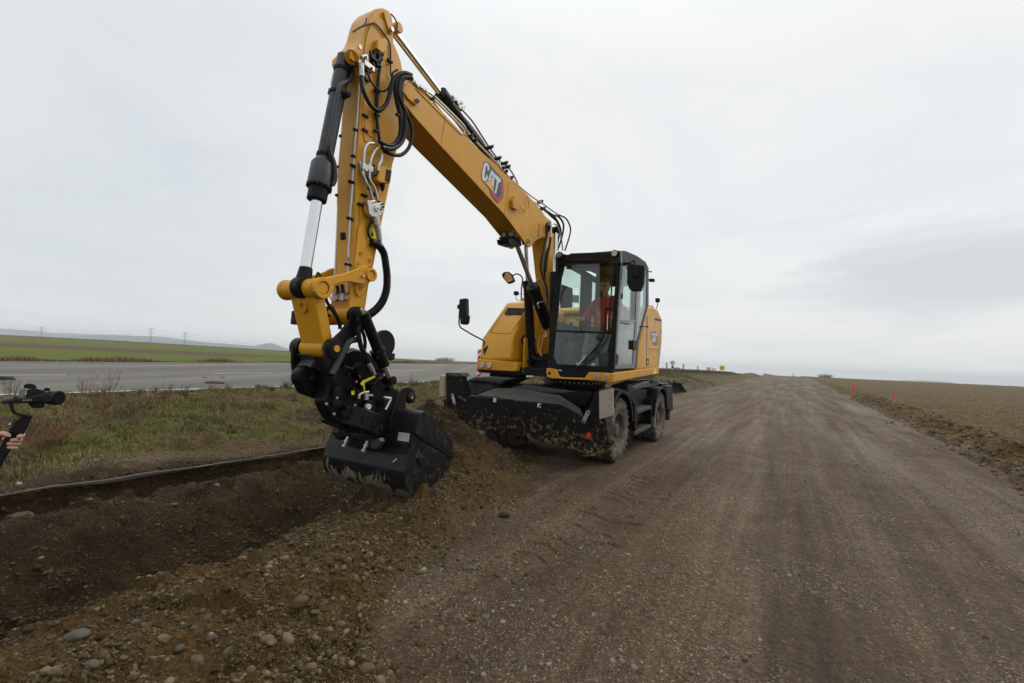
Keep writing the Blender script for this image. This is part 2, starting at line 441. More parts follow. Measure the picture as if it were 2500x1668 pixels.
def ground_mat():
    m, nt, b = newmat('ground')
    g = N(nt, 'ShaderNodeNewGeometry'); P = g.outputs['Position']
    z = N(nt, 'ShaderNodeAttribute', attribute_name='zone'); sp = N(nt, 'ShaderNodeSeparateColor'); L(nt, z.outputs['Color'], sp.inputs[0])
    fieldm, soilm, grassm = sp.outputs
    mp = N(nt, 'ShaderNodeMapping'); L(nt, P, mp.inputs[0]); mp.inputs['Rotation'].default_value = (0, 0, R(31.5)); 
    # stretched coordinates along the road for rut streaks
    st = N(nt, 'ShaderNodeMapping'); L(nt, mp.outputs[0], st.inputs[0]); st.inputs['Scale'].default_value = (1, .035, 1)
    # --- road
    st2 = N(nt, 'ShaderNodeMapping'); L(nt, mp.outputs[0], st2.inputs[0]); st2.inputs['Scale'].default_value = (1, .16, 1)
    big = noise(nt, .75, 6, .62, st2.outputs[0])
    streak2 = noise(nt, 7.5, 5, .66, st.outputs[0], .3)
    streak = noise(nt, 2.3, 6, .66, st.outputs[0], .6)
    fine = noise(nt, 26, 7, .75, P)
    vfine = noise(nt, 90, 3, .7, P)
    road = ramp(nt, math_(nt, 'ADD', math_(nt, 'MULTIPLY', streak, .62), math_(nt, 'MULTIPLY', streak2, .38)), [(.39, (.046, .030, .019)), (.5, (.080, .057, .039)), (.60, (.135, .104, .080))]).outputs[0]
    road = mixc(nt, math_(nt, 'MULTIPLY', ramp(nt, big, [(.40, (0, 0, 0)), (.62, (1, 1, 1))]).outputs[0], .55), road, (.056, .037, .023))
    # exposed chippings: pale stones
    vo = N(nt, 'ShaderNodeTexVoronoi'); vo.inputs['Scale'].default_value = 46; L(nt, P, vo.inputs['Vector'])
    vo2 = N(nt, 'ShaderNodeTexVoronoi'); vo2.inputs['Scale'].default_value = 110; L(nt, P, vo2.inputs['Vector'])
    vo3 = N(nt, 'ShaderNodeTexVoronoi'); vo3.inputs['Scale'].default_value = 15; L(nt, P, vo3.inputs['Vector'])
    def stones(v, th, keep):
        disc = ramp(nt, v.outputs['Distance'], [(th, (1, 1, 1)), (th + .12, (0, 0, 0))]).outputs[0]
        sc2 = N(nt, 'ShaderNodeSeparateColor'); L(nt, v.outputs['Color'], sc2.inputs[0])
        k = ramp(nt, sc2.outputs[0], [(keep - .02, (0, 0, 0)), (keep + .02, (1, 1, 1))]).outputs[0]
        return math_(nt, 'MULTIPLY', disc, k), sc2.outputs[1]
    s1, c1 = stones(vo, .34, .55); s2, c2 = stones(vo2, .36, .45); s3, c3 = stones(vo3, .24, .82)
    patch = ramp(nt, math_(nt, 'ADD', math_(nt, 'MULTIPLY', noise(nt, 1.3, 6, .7, P), .72), math_(nt, 'MULTIPLY', streak, .28)), [(.42, (.08, .08, .08)), (.58, (1, 1, 1))]).outputs[0]
    stc = ramp(nt, c1, [(0, (.07, .055, .042)), (.5, (.18, .15, .12)), (1, (.36, .325, .28))]).outputs[0]
    stc2 = ramp(nt, c2, [(0, (.05, .04, .03)), (.5, (.19, .16, .13)), (1, (.34, .31, .27))]).outputs[0]
    road = mixc(nt, math_(nt, 'MULTIPLY', s2, patch), road, stc2)
    road = mixc(nt, math_(nt, 'MULTIPLY', s1, patch), road, stc)
    road = mixc(nt, math_(nt, 'MULTIPLY', s3, patch), road, stc)
    road = mixc(nt, .9, road, ramp(nt, fine, [(.34, (.40, .40, .40)), (.66, (1.65, 1.62, 1.56))]).outputs[0], 'MULTIPLY')
    # --- soil
    sn = noise(nt, 2.2, 8, .68, P)
    soil = ramp(nt, sn, [(.30, (.030, .018, .008)), (.46, (.058, .037, .015)), (.60, (.098, .065, .027)), (.74, (.125, .088, .042))]).outputs[0]
    soil = mixc(nt, 1.0, soil, ramp(nt, noise(nt, 40, 7, .82, P), [(.36, (.32, .32, .32)), (.5, (.95, .95, .95)), (.64, (1.95, 1.95, 1.95))]).outputs[0], 'MULTIPLY')
    soil = mixc(nt, math_(nt, 'MULTIPLY', s2, .6), soil, ramp(nt, c2, [(0, (.03, .022, .012)), (1, (.17, .13, .075))]).outputs[0])
    soil = mixc(nt, math_(nt, 'MULTIPLY', s1, .5), soil, ramp(nt, c1, [(0, (.05, .035, .02)), (1, (.22, .175, .11))]).outputs[0])
    # --- plowed field with thin seedling green
    fn = noise(nt, 3.5, 7, .7, P)
    fc = ramp(nt, fn, [(.34, (.035, .020, .006)), (.5, (.088, .058, .017)), (.66, (.150, .106, .036))]).outputs[0]
    gsd = math_(nt, 'MULTIPLY', ramp(nt, noise(nt, 9, 6, .75, P), [(.46, (0, 0, 0)), (.6, (1, 1, 1))]).outputs[0],
                ramp(nt, noise(nt, .12, 3, .5, P), [(.35, (.25, .25, .25)), (.65, (.8, .8, .8))]).outputs[0])
    fc = mixc(nt, gsd, fc, (.085, .080, .014))
    fc = mixc(nt, .7, fc, ramp(nt, noise(nt, 14, 5, .75, P), [(.32, (.4, .4, .4)), (.68, (1.5, 1.5, 1.5))]).outputs[0], 'MULTIPLY')
    fc = mixc(nt, .5, fc, ramp(nt, noise(nt, .5, 4, .6, P), [(.35, (.65, .65, .65)), (.65, (1.3, 1.3, 1.3))]).outputs[0], 'MULTIPLY')
    # --- verge
    vn_ = noise(nt, 1.1, 7, .68, P)
    vc = ramp(nt, vn_, [(.34, (.020, .012, .006)), (.42, (.050, .034, .014)), (.50, (.085, .068, .024)), (.58, (.062, .080, .014)), (.68, (.105, .082, .034))]).outputs[0]
    vc = mixc(nt, 1.0, vc, ramp(nt, noise(nt, 16, 6, .8, P), [(.36, (.3, .3, .3)), (.64, (1.8, 1.8, 1.8))]).outputs[0], 'MULTIPLY')
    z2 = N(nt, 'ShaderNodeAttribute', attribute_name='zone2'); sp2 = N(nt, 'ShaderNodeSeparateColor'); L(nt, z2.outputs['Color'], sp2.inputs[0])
    soil = mixc(nt, 1.0, soil, (.97, .95, .69), 'MULTIPLY')
    soil = mixc(nt, sp2.outputs[2], soil, mixc(nt, 1.0, soil, (.47, .45, .44), 'MULTIPLY'))   # shade of the dug hollow painted into the soil colour
    col = mixc(nt, soilm, road, soil)
    col = mixc(nt, fieldm, col, fc)
    col = mixc(nt, grassm, col, vc)
    col = mixc(nt, 1.0, col, (1.0, .86, .64), 'MULTIPLY')
    L(nt, col, b.inputs['Base Color'])
    b.inputs['Specular IOR Level'].default_value = .3
    rgh = ramp(nt, big, [(.35, (.62, .62, .62)), (.6, (.9, .9, .9))]).outputs[0]
    rgh = mixc(nt, math_(nt, 'MAXIMUM', soilm, math_(nt, 'MAXIMUM', fieldm, grassm)), rgh, (.93, .93, .93))
    L(nt, rgh, b.inputs['Roughness'])
    h = math_(nt, 'ADD', math_(nt, 'MULTIPLY', fine, .9), math_(nt, 'ADD', math_(nt, 'MULTIPLY', s1, .35), math_(nt, 'ADD', math_(nt, 'MULTIPLY', s3, .5), math_(nt, 'MULTIPLY', vfine, .35))))
    bump(nt, h, 1.0, .03, b)
    M['ground'] = m
    # asphalt
    m, nt, b = newmat('asphalt')
    g = N(nt, 'ShaderNodeNewGeometry'); P = g.outputs['Position']
    mp = N(nt, 'ShaderNodeMapping'); L(nt, P, mp.inputs[0]); mp.inputs['Rotation'].default_value = (0, 0, R(29)); mp.inputs['Scale'].default_value = (1, .05, 1)
    c = ramp(nt, noise(nt, .6, 5, .6, mp.outputs[0]), [(.32, (.085, .078, .068)), (.68, (.155, .143, .122))]).outputs[0]
    c = mixc(nt, .7, c, ramp(nt, noise(nt, 14, 7, .8, P), [(.35, (.72, .72, .72)), (.65, (1.28, 1.28, 1.28))]).outputs[0], 'MULTIPLY')
    L(nt, c, b.inputs['Base Color']); b.inputs['Roughness'].default_value = .8; b.inputs['Specular IOR Level'].default_value = .25
    bump(nt, noise(nt, 60, 4, .7, P), .4, .01, b); M['asphalt'] = m
    # green winter crop with brown plots
    m, nt, b = newmat('crop')
    g = N(nt, 'ShaderNodeNewGeometry'); P = g.outputs['Position']
    sx = N(nt, 'ShaderNodeSeparateXYZ'); L(nt, P, sx.inputs[0])
    gc = ramp(nt, noise(nt, .08, 6, .65, P), [(.3, (.066, .085, .012)), (.7, (.108, .128, .020))]).outputs[0]
    gc = mixc(nt, .5, gc, ramp(nt, noise(nt, 2.5, 5, .7, P), [(.3, (.7, .7, .7)), (.7, (1.3, 1.3, 1.3))]).outputs[0], 'MULTIPLY')
    bc = ramp(nt, noise(nt, .3, 6, .65, P), [(.3, (.075, .045, .028)), (.7, (.105, .068, .042))]).outputs[0]
    # brown band: Y between lines that converge to the right
    yy = sx.outputs[1]; xx = sx.outputs[0]
    def band(y0, y1, k):
        v = math_(nt, 'ADD', yy, math_(nt, 'MULTIPLY', xx, k))
        a = math_(nt, 'GREATER_THAN', v, y0); c_ = math_(nt, 'LESS_THAN', v, y1)
        return math_(nt, 'MULTIPLY', a, c_)
    M['greenfield'] = m
    bd = math_(nt, 'MULTIPLY', band(66, 96, -.28), math_(nt, 'LESS_THAN', xx, -35.0))
    bd = math_(nt, 'MAXIMUM', bd, math_(nt, 'GREATER_THAN', math_(nt, 'ADD', yy, math_(nt, 'MULTIPLY', xx, -.30)), 205.0))
    gc = mixc(nt, bd, gc, bc)
    # dry brown fringe by the road
    mpf = N(nt, 'ShaderNodeMapping'); L(nt, P, mpf.inputs[0]); mpf.inputs['Rotation'].default_value = (0, 0, R(31.5))
    sf = N(nt, 'ShaderNodeSeparateXYZ'); L(nt, mpf.outputs[0], sf.inputs[0])
    dry = ramp(nt, math_(nt, 'ADD', math_(nt, 'MULTIPLY', math_(nt, 'ADD', sf.outputs[0], 36.5), .2), noise(nt, .6, 4, .6, P)), [(.55, (0, 0, 0)), (.7, (1, 1, 1))]).outputs[0]
    gc = mixc(nt, dry, gc, (.10, .066, .034))
    L(nt, gc, b.inputs['Base Color']); b.inputs['Roughness'].default_value = .95; b.inputs['Specular IOR Level'].default_value = .1
ground_mat()
GR = build_ground()
# further materials
def glassmat(name, tint, refl=1.0):
    m = bpy.data.materials.new(name); m.use_nodes = True; nt = m.node_tree; nt.nodes.clear()
    out = N(nt, 'ShaderNodeOutputMaterial'); tr = N(nt, 'ShaderNodeBsdfTransparent'); tr.inputs[0].default_value = (*tint, 1)
    gl = N(nt, 'ShaderNodeBsdfGlossy'); gl.inputs['Roughness'].default_value = .02; gl.inputs[0].default_value = (refl, refl, refl, 1)
    fr = N(nt, 'ShaderNodeLayerWeight'); fr.inputs[0].default_value = .5
    sch = math_(nt, 'ADD', math_(nt, 'MULTIPLY', math_(nt, 'POWER', fr.outputs['Facing'], 5.0), .93), .035)
    mx = N(nt, 'ShaderNodeMixShader'); L(nt, sch, mx.inputs[0]); L(nt, tr.outputs[0], mx.inputs[1]); L(nt, gl.outputs[0], mx.inputs[2]); L(nt, mx.outputs[0], out.inputs[0])
    return m
M['glass'] = glassmat('cab_glass', (.92, .98, .96)); M['glassdoor'] = glassmat('door_glass', (.80, .90, .87))
M['lens'] = simple('lamp_lens', (.55, .54, .48), .15, .6, var=.4, vs=120)
M['lensorange'] = simple('indicator_lens', (.85, .25, .05), .2, .2, var=.5, vs=120)
M['plate_pale'] = simple('plate_pale', (.50, .50, .45), .5, .3)
M['skin'] = simple('skin', (.52, .30, .21), .55, var=.08)
M['hair'] = simple('grey_hair', (.10, .10, .10), .8, var=.4, vs=60)
M['redcloth'] = simple('red_jacket', (.42, .02, .02), .8)
M['trousers'] = simple('blue_trousers', (.10, .13, .17), .9, var=.2)
M['seat'] = simple('seat_cloth', (.03, .03, .032), .9)
M['interior'] = simple('cab_plastic', (.045, .048, .048), .7, var=.1)
M['headliner'] = simple('headliner', (.11, .11, .115), .9)
M['doorgrey'] = simple('door_frame_grey', (.16, .155, .15), .35, .2, var=.05)
# black bucket shell with clay smears along the lower edge
def shellmat():
    m, nt, b = newmat('bucket_shell')
    g = N(nt, 'ShaderNodeNewGeometry'); sx = N(nt, 'ShaderNodeSeparateXYZ'); L(nt, g.outputs['Position'], sx.inputs[0])
    mp = N(nt, 'ShaderNodeMapping'); L(nt, g.outputs['Position'], mp.inputs[0]); mp.inputs['Scale'].default_value = (1, 1, .28)
    n1_ = noise(nt, 10, 7, .62, mp.outputs[0], .5)
    h = N(nt, 'ShaderNodeMapRange'); h.inputs[1].default_value = .74; h.inputs[2].default_value = .30; h.inputs[3].default_value = -.30; h.inputs[4].default_value = .17; L(nt, sx.outputs[2], h.inputs[0])
    f = ramp(nt, math_(nt, 'ADD', n1_, h.outputs[0]), [(.545, (0, 0, 0)), (.575, (1, 1, 1))]).outputs[0]
    sp2 = ramp(nt, noise(nt, 24, 4, .6), [(.70, (0, 0, 0)), (.74, (1, 1, 1))]).outputs[0]
    base = ramp(nt, noise(nt, 5, 5), [(.3, (.009, .009, .010)), (.7, (.016, .016, .018))]).outputs[0]
    c = mixc(nt, math_(nt, 'MULTIPLY', sp2, .25), base, (.06, .05, .04))
    mud = ramp(nt, noise(nt, 30, 4), [(.3, (.13, .112, .08)), (.7, (.23, .20, .15))]).outputs[0]
    c = mixc(nt, f, c, mud); L(nt, c, b.inputs['Base Color'])
    b.inputs['Specular IOR Level'].default_value = .22
    rg = ramp(nt, noise(nt, 9, 6, .65), [(.3, (.26, .26, .26)), (.75, (.46, .46, .46))]).outputs[0]
    L(nt, mixc(nt, f, rg, (.9, .9, .9)), b.inputs['Roughness'])
    bump(nt, math_(nt, 'ADD', f, math_(nt, 'MULTIPLY', noise(nt, 40, 4), .3)), .5, .006, b)
    M['bucketshell'] = m
shellmat()
M['notice_pale'] = simple('notice_pale', (.6, .68, .66), .6)
M['pipe_yellow'] = simple('dull_yellow', (.50, .26, .04), .35)
M['pale_green'] = simple('pale_green', (.50, .62, .50), .6)
M['board'] = simple('dirty_board', (.34, .30, .24), .8, var=.1, dirt=(.18, .14, .09), dirtamt=.03, dscale=12)
M['mud'] = simple('mud', (.15, .095, .05), .95, var=.3, vs=20, bmp=.5)
M['screen_grey'] = simple('screen_grey', (.20, .19, .165), .4); M['nail'] = simple('nail', (.60, .38, .30), .3)
M['darkmud'] = simple('dark_mud', (.035, .024, .014), .95, var=.3, vs=20)
# ------------------------------------------------------------------ excavator
def kl(px, py, l):
    d = ray(px, py); o = Vector((0, 0, EYE)); k = (CL.dot(CC) + l - CL.dot(o)) / CL.dot(d); p = o + d * k
    return ((p - CC).dot(CF), p.z)
def ku(px, py, u):
    d = ray(px, py); o = Vector((0, 0, EYE)); k = (CF.dot(CC) + u - CF.dot(o)) / CF.dot(d); p = o + d * k
    return ((p - CC).dot(CL), p.z)
def zf(x0, y0, s): return lambda x, y: (x0 + x / s, y0 + y / s)
z0 = lambda x, y: (x, y)
z1 = zf(700, 0, 3.136); z2 = zf(700, 400, 3.92); z3 = zf(650, 650, 2.614); z4 = zf(1150, 350, 5.227)
z5 = zf(1100, 600, 4.273); z6 = zf(1050, 880, 3.73); z8 = zf(950, 180, 3.336); zb = zf(700, 900, 4.48); zc = zf(700, 750, 7.833)
def prof(z, pts, l): return [pl(*z(*p), l) for p in pts]
def plate(z, pts, l0, l1, near=None): return MB().prof(prof(z, pts, l1 if near is None else near), l0, l1)
def line3(z, pts, l):
    out = []
    for i, p in enumerate(pts):
        li = l if not isinstance(l, (list, tuple)) else l[0] + (l[1] - l[0]) * i / (len(pts) - 1)
        if len(p) == 3: li = p[2]
        u, zz = pl(*z(p[0], p[1]), li); out.append(U(u, li, zz))
    return out
def hose(z, pts, l, r, n=8, k=7): return MB().tube(bez(line3(z, pts, l), k), r, n)
def at(z, p, l):
    u, zz = pl(*z(*p), l); return U(u, l, zz)

EX = empty('wheeled_excavator', (CEN.x, CEN.y, 0), R(241.4), label='yellow wheeled excavator on the gravel road digging with its black bucket', cat='excavator')
def P_(mb, name, mat, parent=EX, **kw): return mb.build(name, mat, parent, **kw)

# ---------------- boom
B_ = [(986, 201), (1004, 204), (1040, 234), (1088, 282), (1142, 339), (1238, 429), (1289, 477), (1319, 510), (1334, 531), (1341, 545),
      (1337, 578), (1331, 579), (1319, 582), (1307, 588), (1299, 600), (1294, 604), (1289, 604), (1274, 582), (1232, 525), (1071, 351), (1014.5, 288), (986, 252), (980, 235), (980, 212)]
# box girder closed from the crest to the fork; fork plates at both ends
boom = MB()
near = prof(z0, B_, .16)
boom.prof(near, .135, .16); boom.prof(near, -.16, -.135)
inner = prof(z0, [(1010, 214), (1040, 236), (1088, 284), (1142, 341), (1238, 431), (1289, 479), (1312, 506), (1290, 545), (1262, 562), (1231, 523), (1071, 350), (1016, 287)], .16)
boom.prof(inner, -.134, .134)
BOOM = P_(boom, 'boom', 'yellow', bevel=.005)
# weld seams, cast boss, pin plates on the boom
mb = MB()
for a, b in (((1077, 348), (1088, 283)), ((1231, 521), (1243, 444)), ((1275, 578), (1275, 560)), ((1275, 560), (1306, 505))):
    mb.tube([at(z0, a, .161), at(z0, b, .161)], .004, 6)
P_(mb, 'weld_seam', 'yellow_low', BOOM)
mb = plate(z0, [(986, 204), (1001, 205), (1018, 232), (1024, 246), (1016, 258), (996, 240), (984, 222)], .162, .182)
P_(mb, 'pin_plate', 'yellow', BOOM, bevel=.004)
mb = MB().cyl(at(z0, (1019, 246), .18), at(z0, (1019, 246), .205), .024, n=16); mb.cyl(at(z0, (1290, 588), .16), at(z0, (1290, 588), .185), .035, n=20)
P_(mb, 'pin_bolt', 'steel', BOOM, bevel=.004)
mb = plate(z0, [(1314, 578), (1318, 545), (1326, 541), (1336, 541), (1333, 577)], .162, .17)
P_(mb, 'reinforcement_plate', 'yellow_low', BOOM)
mb = plate(z0, [(1252, 489), (1257, 479), (1262, 492), (1272, 496), (1272, 504), (1264, 513), (1253, 507)], .165, .21)
mb.tube(bez(line3(z0, [(1270, 505), (1278, 514), (1282, 518), (1290, 508), (1290, 495), (1288, 478)], .19)), .007, 8)
P_(mb, 'valve_bracket', 'yellow_low', BOOM, bevel=.004)
# stick cylinder mount flange along the top
mb = MB(); pts = prof(z0, [(1015, 218), (1088, 292), (1124, 328), (1142, 329), (1150, 345), (1142, 343)], .16)
mb.tube([U(u, .162, zz) for u, zz in pts[:4]], .006, 6); P_(mb, 'flange_edge', 'yellow_low', BOOM)

# ---------------- emblem on the boom: dark lozenge with the three pale letters, red frame and pyramid
def decal(z, polys, l, parent, name='emblem', cols=None):
    root = None
    for i, (pts, mat, dl) in enumerate(polys):
        mb = plate(z, pts, l + dl, l + dl + .0015)
        o = P_(mb, name if i == 0 else 'emblem_layer', mat, parent if root is None else root, smooth=0)
        if root is None: root = o
    return root
M['decal_dark'] = simple('decal_dark', (.045, .045, .05), .4); M['decal_pale'] = simple('decal_pale', (.62, .66, .70), .4)
M['decal_red'] = simple('decal_red', (.50, .02, .03), .4); M['decal_gold'] = simple('decal_gold', (.72, .40, .10), .4)
LOGO = [
 ([(150, 300), (165, 240), (190, 230), (225, 250), (300, 340), (385, 440), (405, 470), (412, 520), (415, 640), (405, 700), (345, 768), (330, 760), (250, 665), (235, 590), (180, 520), (140, 470), (128, 420), (135, 360)], 'decal_dark', .001),
 ([(383, 478), (400, 482), (404, 530), (408, 640), (395, 695), (345, 755), (255, 655), (243, 598), (262, 625), (300, 650), (340, 700), (382, 655), (384, 560)], 'decal_red', .003),
 ([(180, 497), (262, 470), (296, 640), (240, 570)], 'decal_gold', .003),
 # C
 ([(178, 250), (205, 248), (232, 290), (236, 345), (212, 345), (210, 300), (196, 285), (186, 300), (172, 430), (180, 450), (192, 435), (196, 408), (216, 412), (210, 462), (186, 488), (155, 480), (140, 440), (142, 380), (158, 290)], 'decal_pale', .003),
 # A
 ([(262, 340), (288, 372), (300, 420), (290, 560), (268, 530), (268, 468), (246, 466), (236, 478), (218, 470)], 'decal_pale', .003),
 ([(268, 400), (276, 412), (272, 448), (252, 446)], 'decal_dark', .0046),
 # T
 ([(292, 378), (382, 462), (376, 505), (352, 492), (318, 650), (300, 636), (330, 480), (304, 440)], 'decal_pale', .0048),
]
decal(z4, LOGO, .16, BOOM)

# ---------------- stub boom behind
stub = [(1332, 600), (1328, 560), (1331, 528), (1346, 540), (1358, 620), (1364, 760), (1364, 850), (1356, 890), (1350, 820), (1342, 700)]
P_(plate(z0, stub, -.125, .125), 'stub_boom', 'yellow', bevel=.006)
mb = MB().cyl(at(z0, (1337, 557), -.2), at(z0, (1337, 557), .2), .06, n=24); P_(mb, 'boom_pin', 'blackclean', bevel=.006)
P_(MB().bx(U, .2, 1.5, -.33, .26, 1.36, 1.75), 'boom_foot_housing', 'blackclean', bevel=.02)
P_(MB().bx(U, 1.25, 1.75, -.30, -.27, 1.4, 2.0).bx(U, 1.25, 1.75, .20, .23, 1.4, 2.0), 'boom_foot_bracket', 'yellow', bevel=.01)

# ---------------- lights under the boom
for i, c in enumerate(((425, 1170), (523, 1168))):
    p = at(z4, c, [-.05, .07][i]); d = (UF * .9 - Vector((0, 0, .35))).normalized()
    lt = P_(MB().cyl(p - d * .05, p + d * .012, .036, .044, n=20), 'work_light', 'blackclean', BOOM)
    P_(MB().cyl(p + d * .013, p + d * .018, .037, n=20), 'lens', 'lens', lt)
P_(MB().box(at(z4, (475, 1210), 0), UF * .05, UL * .13, Vector((0, 0, .012))), 'light_bracket', 'blackclean', BOOM)

# ---------------- boom cylinders
def cyl2(name, pa, pb, rr, rb, frac, parent=EX, rodm='chrome', barm='blackclean', collar=True, eye=True):
    """rod end pa -> barrel end pb"""
    pm = pa + (pb - pa) * frac; d = (pb - pa).normalized()
    b = P_(MB().cyl(pm, pb, rb, n=24), name, barm, parent, bevel=.004)
    P_(MB().cyl(pa, pm + d * .05, rr, n=20), 'rod', rodm, b)
    if collar: P_(MB().cyl(pm - d * .03, pm + d * .09, rb * 1.14, n=24), 'gland', barm, b, bevel=.005)
    if eye: P_(MB().cyl(pa - UL * .05, pa + UL * .05, rr * 1.6, n=20), 'rod_eye', barm, b, bevel=.004)
    return b
cyl2('boom_cylinder', at(z0, (1283, 590), -.25), at(z0, (1298, 885), -.25), .035, .078, .33)
cyl2('boom_cylinder', at(z0, (1357, 562), .25), at(z0, (1350, 860), .25), .036, .072, .36)
cyl2('adjusting_cylinder', at(z0, (1258, 588), 0), at(z0, (1338, 800), 0), .036, .095, .50)
P_(plate(z4, [(480, 1215), (560, 1210), (640, 1240), (650, 1310), (600, 1320), (540, 1300), (490, 1280)], -.1, .1), 'cylinder_lug', 'blackclean', BOOM, bevel=.006)
mb = MB().tube([at(z4, (555, 1250), -.08), at(z4, (650, 1500), -.08)], .011, 8); P_(mb, 'support_rod', 'pipe')

# ---------------- stick
S_ = [(934, 19), (949, 26), (956, 36), (960, 64), (961, 105), (972, 130), (979, 150), (983, 172), (1004, 196), (1008, 235), (990, 270), (978, 310),
      (974, 344), (965, 383), (959, 400), (952, 448), (931, 550), (919, 612), (908, 670), (901, 693), (892, 752), (884, 776), (868, 786), (852, 780), (850, 772), (854, 732), (863, 655),
      (867, 548), (870, 400), (877, 320), (882, 250), (883, 215), (881, 185), (872, 160), (863, 155), (856, 142), (857, 128), (867, 118), (884, 100), (891, 85), (897, 60), (904, 38), (917, 22)]
sp = prof(z0, S_, .12)
mb = MB().prof(sp, -.12, .12)
STK = P_(mb, 'stick', 'yellow', bevel=.008)
# raised side skins and edge flange giving the shadow lines
mb = plate(z0, [(884, 300), (890, 215), (905, 175), (925, 170), (936, 200), (925, 300), (905, 350), (890, 345)], .121, .127)
mb.prof(prof(z0, [(893, 90), (903, 62), (922, 45), (938, 50), (952, 105), (958, 150), (930, 165), (905, 165), (886, 140)], .12), .121, .129)
P_(mb, 'side_doubler', 'yellow_low', STK, bevel=.006)
mb = plate(z2, [(710, 575), (742, 580), (775, 820), (830, 880), (815, 1000), (798, 1130), (735, 1250), (690, 1275), (664, 1240), (650, 1130), (655, 930), (690, 600)], .121, .136)
P_(mb, 'reinforcement_plate', 'yellow', STK, bevel=.005)
mb = MB()
for q, r in (((708, 857), .018), ((793, 922), .018), ((708, 1190), .018), ((683, 955), .009), ((795, 985), .009)):
    c = at(z2, q, .136); mb.ring(c, UL, [(r, 0), (r, .008), (r * .62, .008), (r * .62, 0)], 20)
P_(mb, 'plug_ring', 'yellow_low', STK)
mb = MB()
for q, r, l in (((552, 365), .02, .13), ((800, 228), .022, .15)):
    c = at(z1, q, l); mb.cyl(c, c + UL * .02, r, n=20)
P_(mb, 'pin_washer', 'steel', STK, bevel=.003)
mb = plate(z1, [(745, 90), (765, 78), (795, 100), (810, 200), (818, 250), (795, 262), (780, 225), (752, 130)], .125, .145)
mb.prof(prof(z1, [(485, 400), (510, 390), (545, 335), (575, 345), (570, 390), (535, 455), (510, 475), (488, 450)], .14), .125, .145)
P_(mb, 'pin_plate', 'yellow', STK, bevel=.005)
# far clevis ear for the bucket cylinder (wider than the stick itself)
mb = MB().cyl(at(z0, (859, 140), -.15), at(z0, (859, 140), -.09), .06, n=24); mb.cyl(at(z0, (859, 140), .09), at(z0, (859, 140), .13), .06, n=24)
P_(mb, 'cylinder_ear', 'yellow', STK, bevel=.006)
# bolted yellow cover, solar box, warning sticker
P_(plate(z1, [(700, 300), (760, 290), (778, 330), (760, 400), (735, 412), (690, 370)], .125, .17), 'cover', 'yellow', STK, bevel=.01)
bx_ = P_(plate(z2, [(905, 20), (950, 38), (938, 165), (985, 185), (1008, 60), (990, 50), (960, 30), (905, 20)][:1] + [(1010, 62), (990, 190), (890, 178), (868, 150)], .125, .20), 'sensor_box', 'yellow', STK, bevel=.006)
P_(plate(z2, [(955, 48), (1003, 66), (986, 180), (942, 168)], .2005, .203), 'solar_panel', 'blackgloss', bx_, smooth=0)
P_(MB().tube(line3(z2, [(912, 180), (918, 225), (916, 262)], .16), .02, 10, radii=[.026, .022, .008]), 'connector', 'blackclean', bx_)
P_(plate(z2, [(795, 610), (840, 622), (858, 720), (812, 775), (765, 755), (772, 690)], .1215, .123), 'warning_sticker', 'yellowtag', STK, smooth=0)
P_(plate(z2, [(805, 690), (815, 640), (832, 690)], .1235, .1245), 'sticker_triangle', 'blackclean', STK, smooth=0)

# ---------------- bucket cylinder
pa = at(z0, (738, 702), 0); pc = at(z0, (778, 463), 0); pt = at(z0, (842, 140), 0)
bc = P_(MB().cyl(pc, pt, .064, n=28), 'bucket_cylinder', 'grey', bevel=.004)
d = (pt - pc).normalized()
P_(MB().cyl(pa, pc + d * .1, .046, n=28), 'rod', 'chrome', bc)
P_(MB().tube([pc - d * .10, pc + d * .02], .078, 28), 'gland', 'blackclean', bc, bevel=.005)
P_(MB().tube([pc + d * .02, pc + d * .22, pc + d * .27], .1, 28, radii=[.098, .098, .07]), 'head_collar', 'grey', bc, bevel=.004)
mb = MB()
for k in range(16):
    a = 2 * math.pi * k / 16; x = UL; y = d.cross(UL)
    q = pc + (x * math.cos(a) + y * math.sin(a)) * .09; mb.cyl(q + d * .005, q + d * .035, .012, n=6)
P_(mb, 'collar_bolts', 'blackclean', bc)
mb = MB().tube(bez(line3(z1, [(495, 510, .03), (500, 560, .06), (485, 610, .08), (430, 640, .09), (402, 680, .09), (385, 760, .09), (350, 960, .09), (325, 1090, .09), (330, 1160, .09), (365, 1260, .10), (370, 1370, .10), (350, 1420, .09)], .08)), .019, 10)
P_(mb, 'oil_pipe', 'grey', bc)
for yv in (515, 705, 1190):
    t_ = (yv - 1440) / (400 - 1440); c = pc + (pt - pc) * t_
    P_(MB().cyl(c - d * .015, c + d * .015, .072, n=24), 'pipe_clamp', 'blackclean', bc, bevel=.003)
mb = MB().box(at(z1, (350, 705), -.06), UL * .03, UF * .025, d * .03).box(at(z1, (455, 730), .08), UL * .04, UF * .02, d * .02)
P_(mb, 'clamp_block', 'blackclean', bc, bevel=.004)
mb = MB().tube(bez(line3(z1, [(385, 520), (370, 560), (355, 620), (352, 650)], -.09)), .018, 10); P_(mb, 'fitting', 'steel', bc)
mb = MB().tube(bez(line3(z1, [(352, 650), (350, 700), (352, 740), (348, 780)], -.09)), .014, 8); P_(mb, 'end_hose', 'rubber', bc)
P_(MB().cyl(pa - UL * .045, pa + UL * .045, .088, n=28).cyl(pa, pa + d * .17, .07, .05, n=24), 'rod_eye', 'blackclean', bc, bevel=.006)

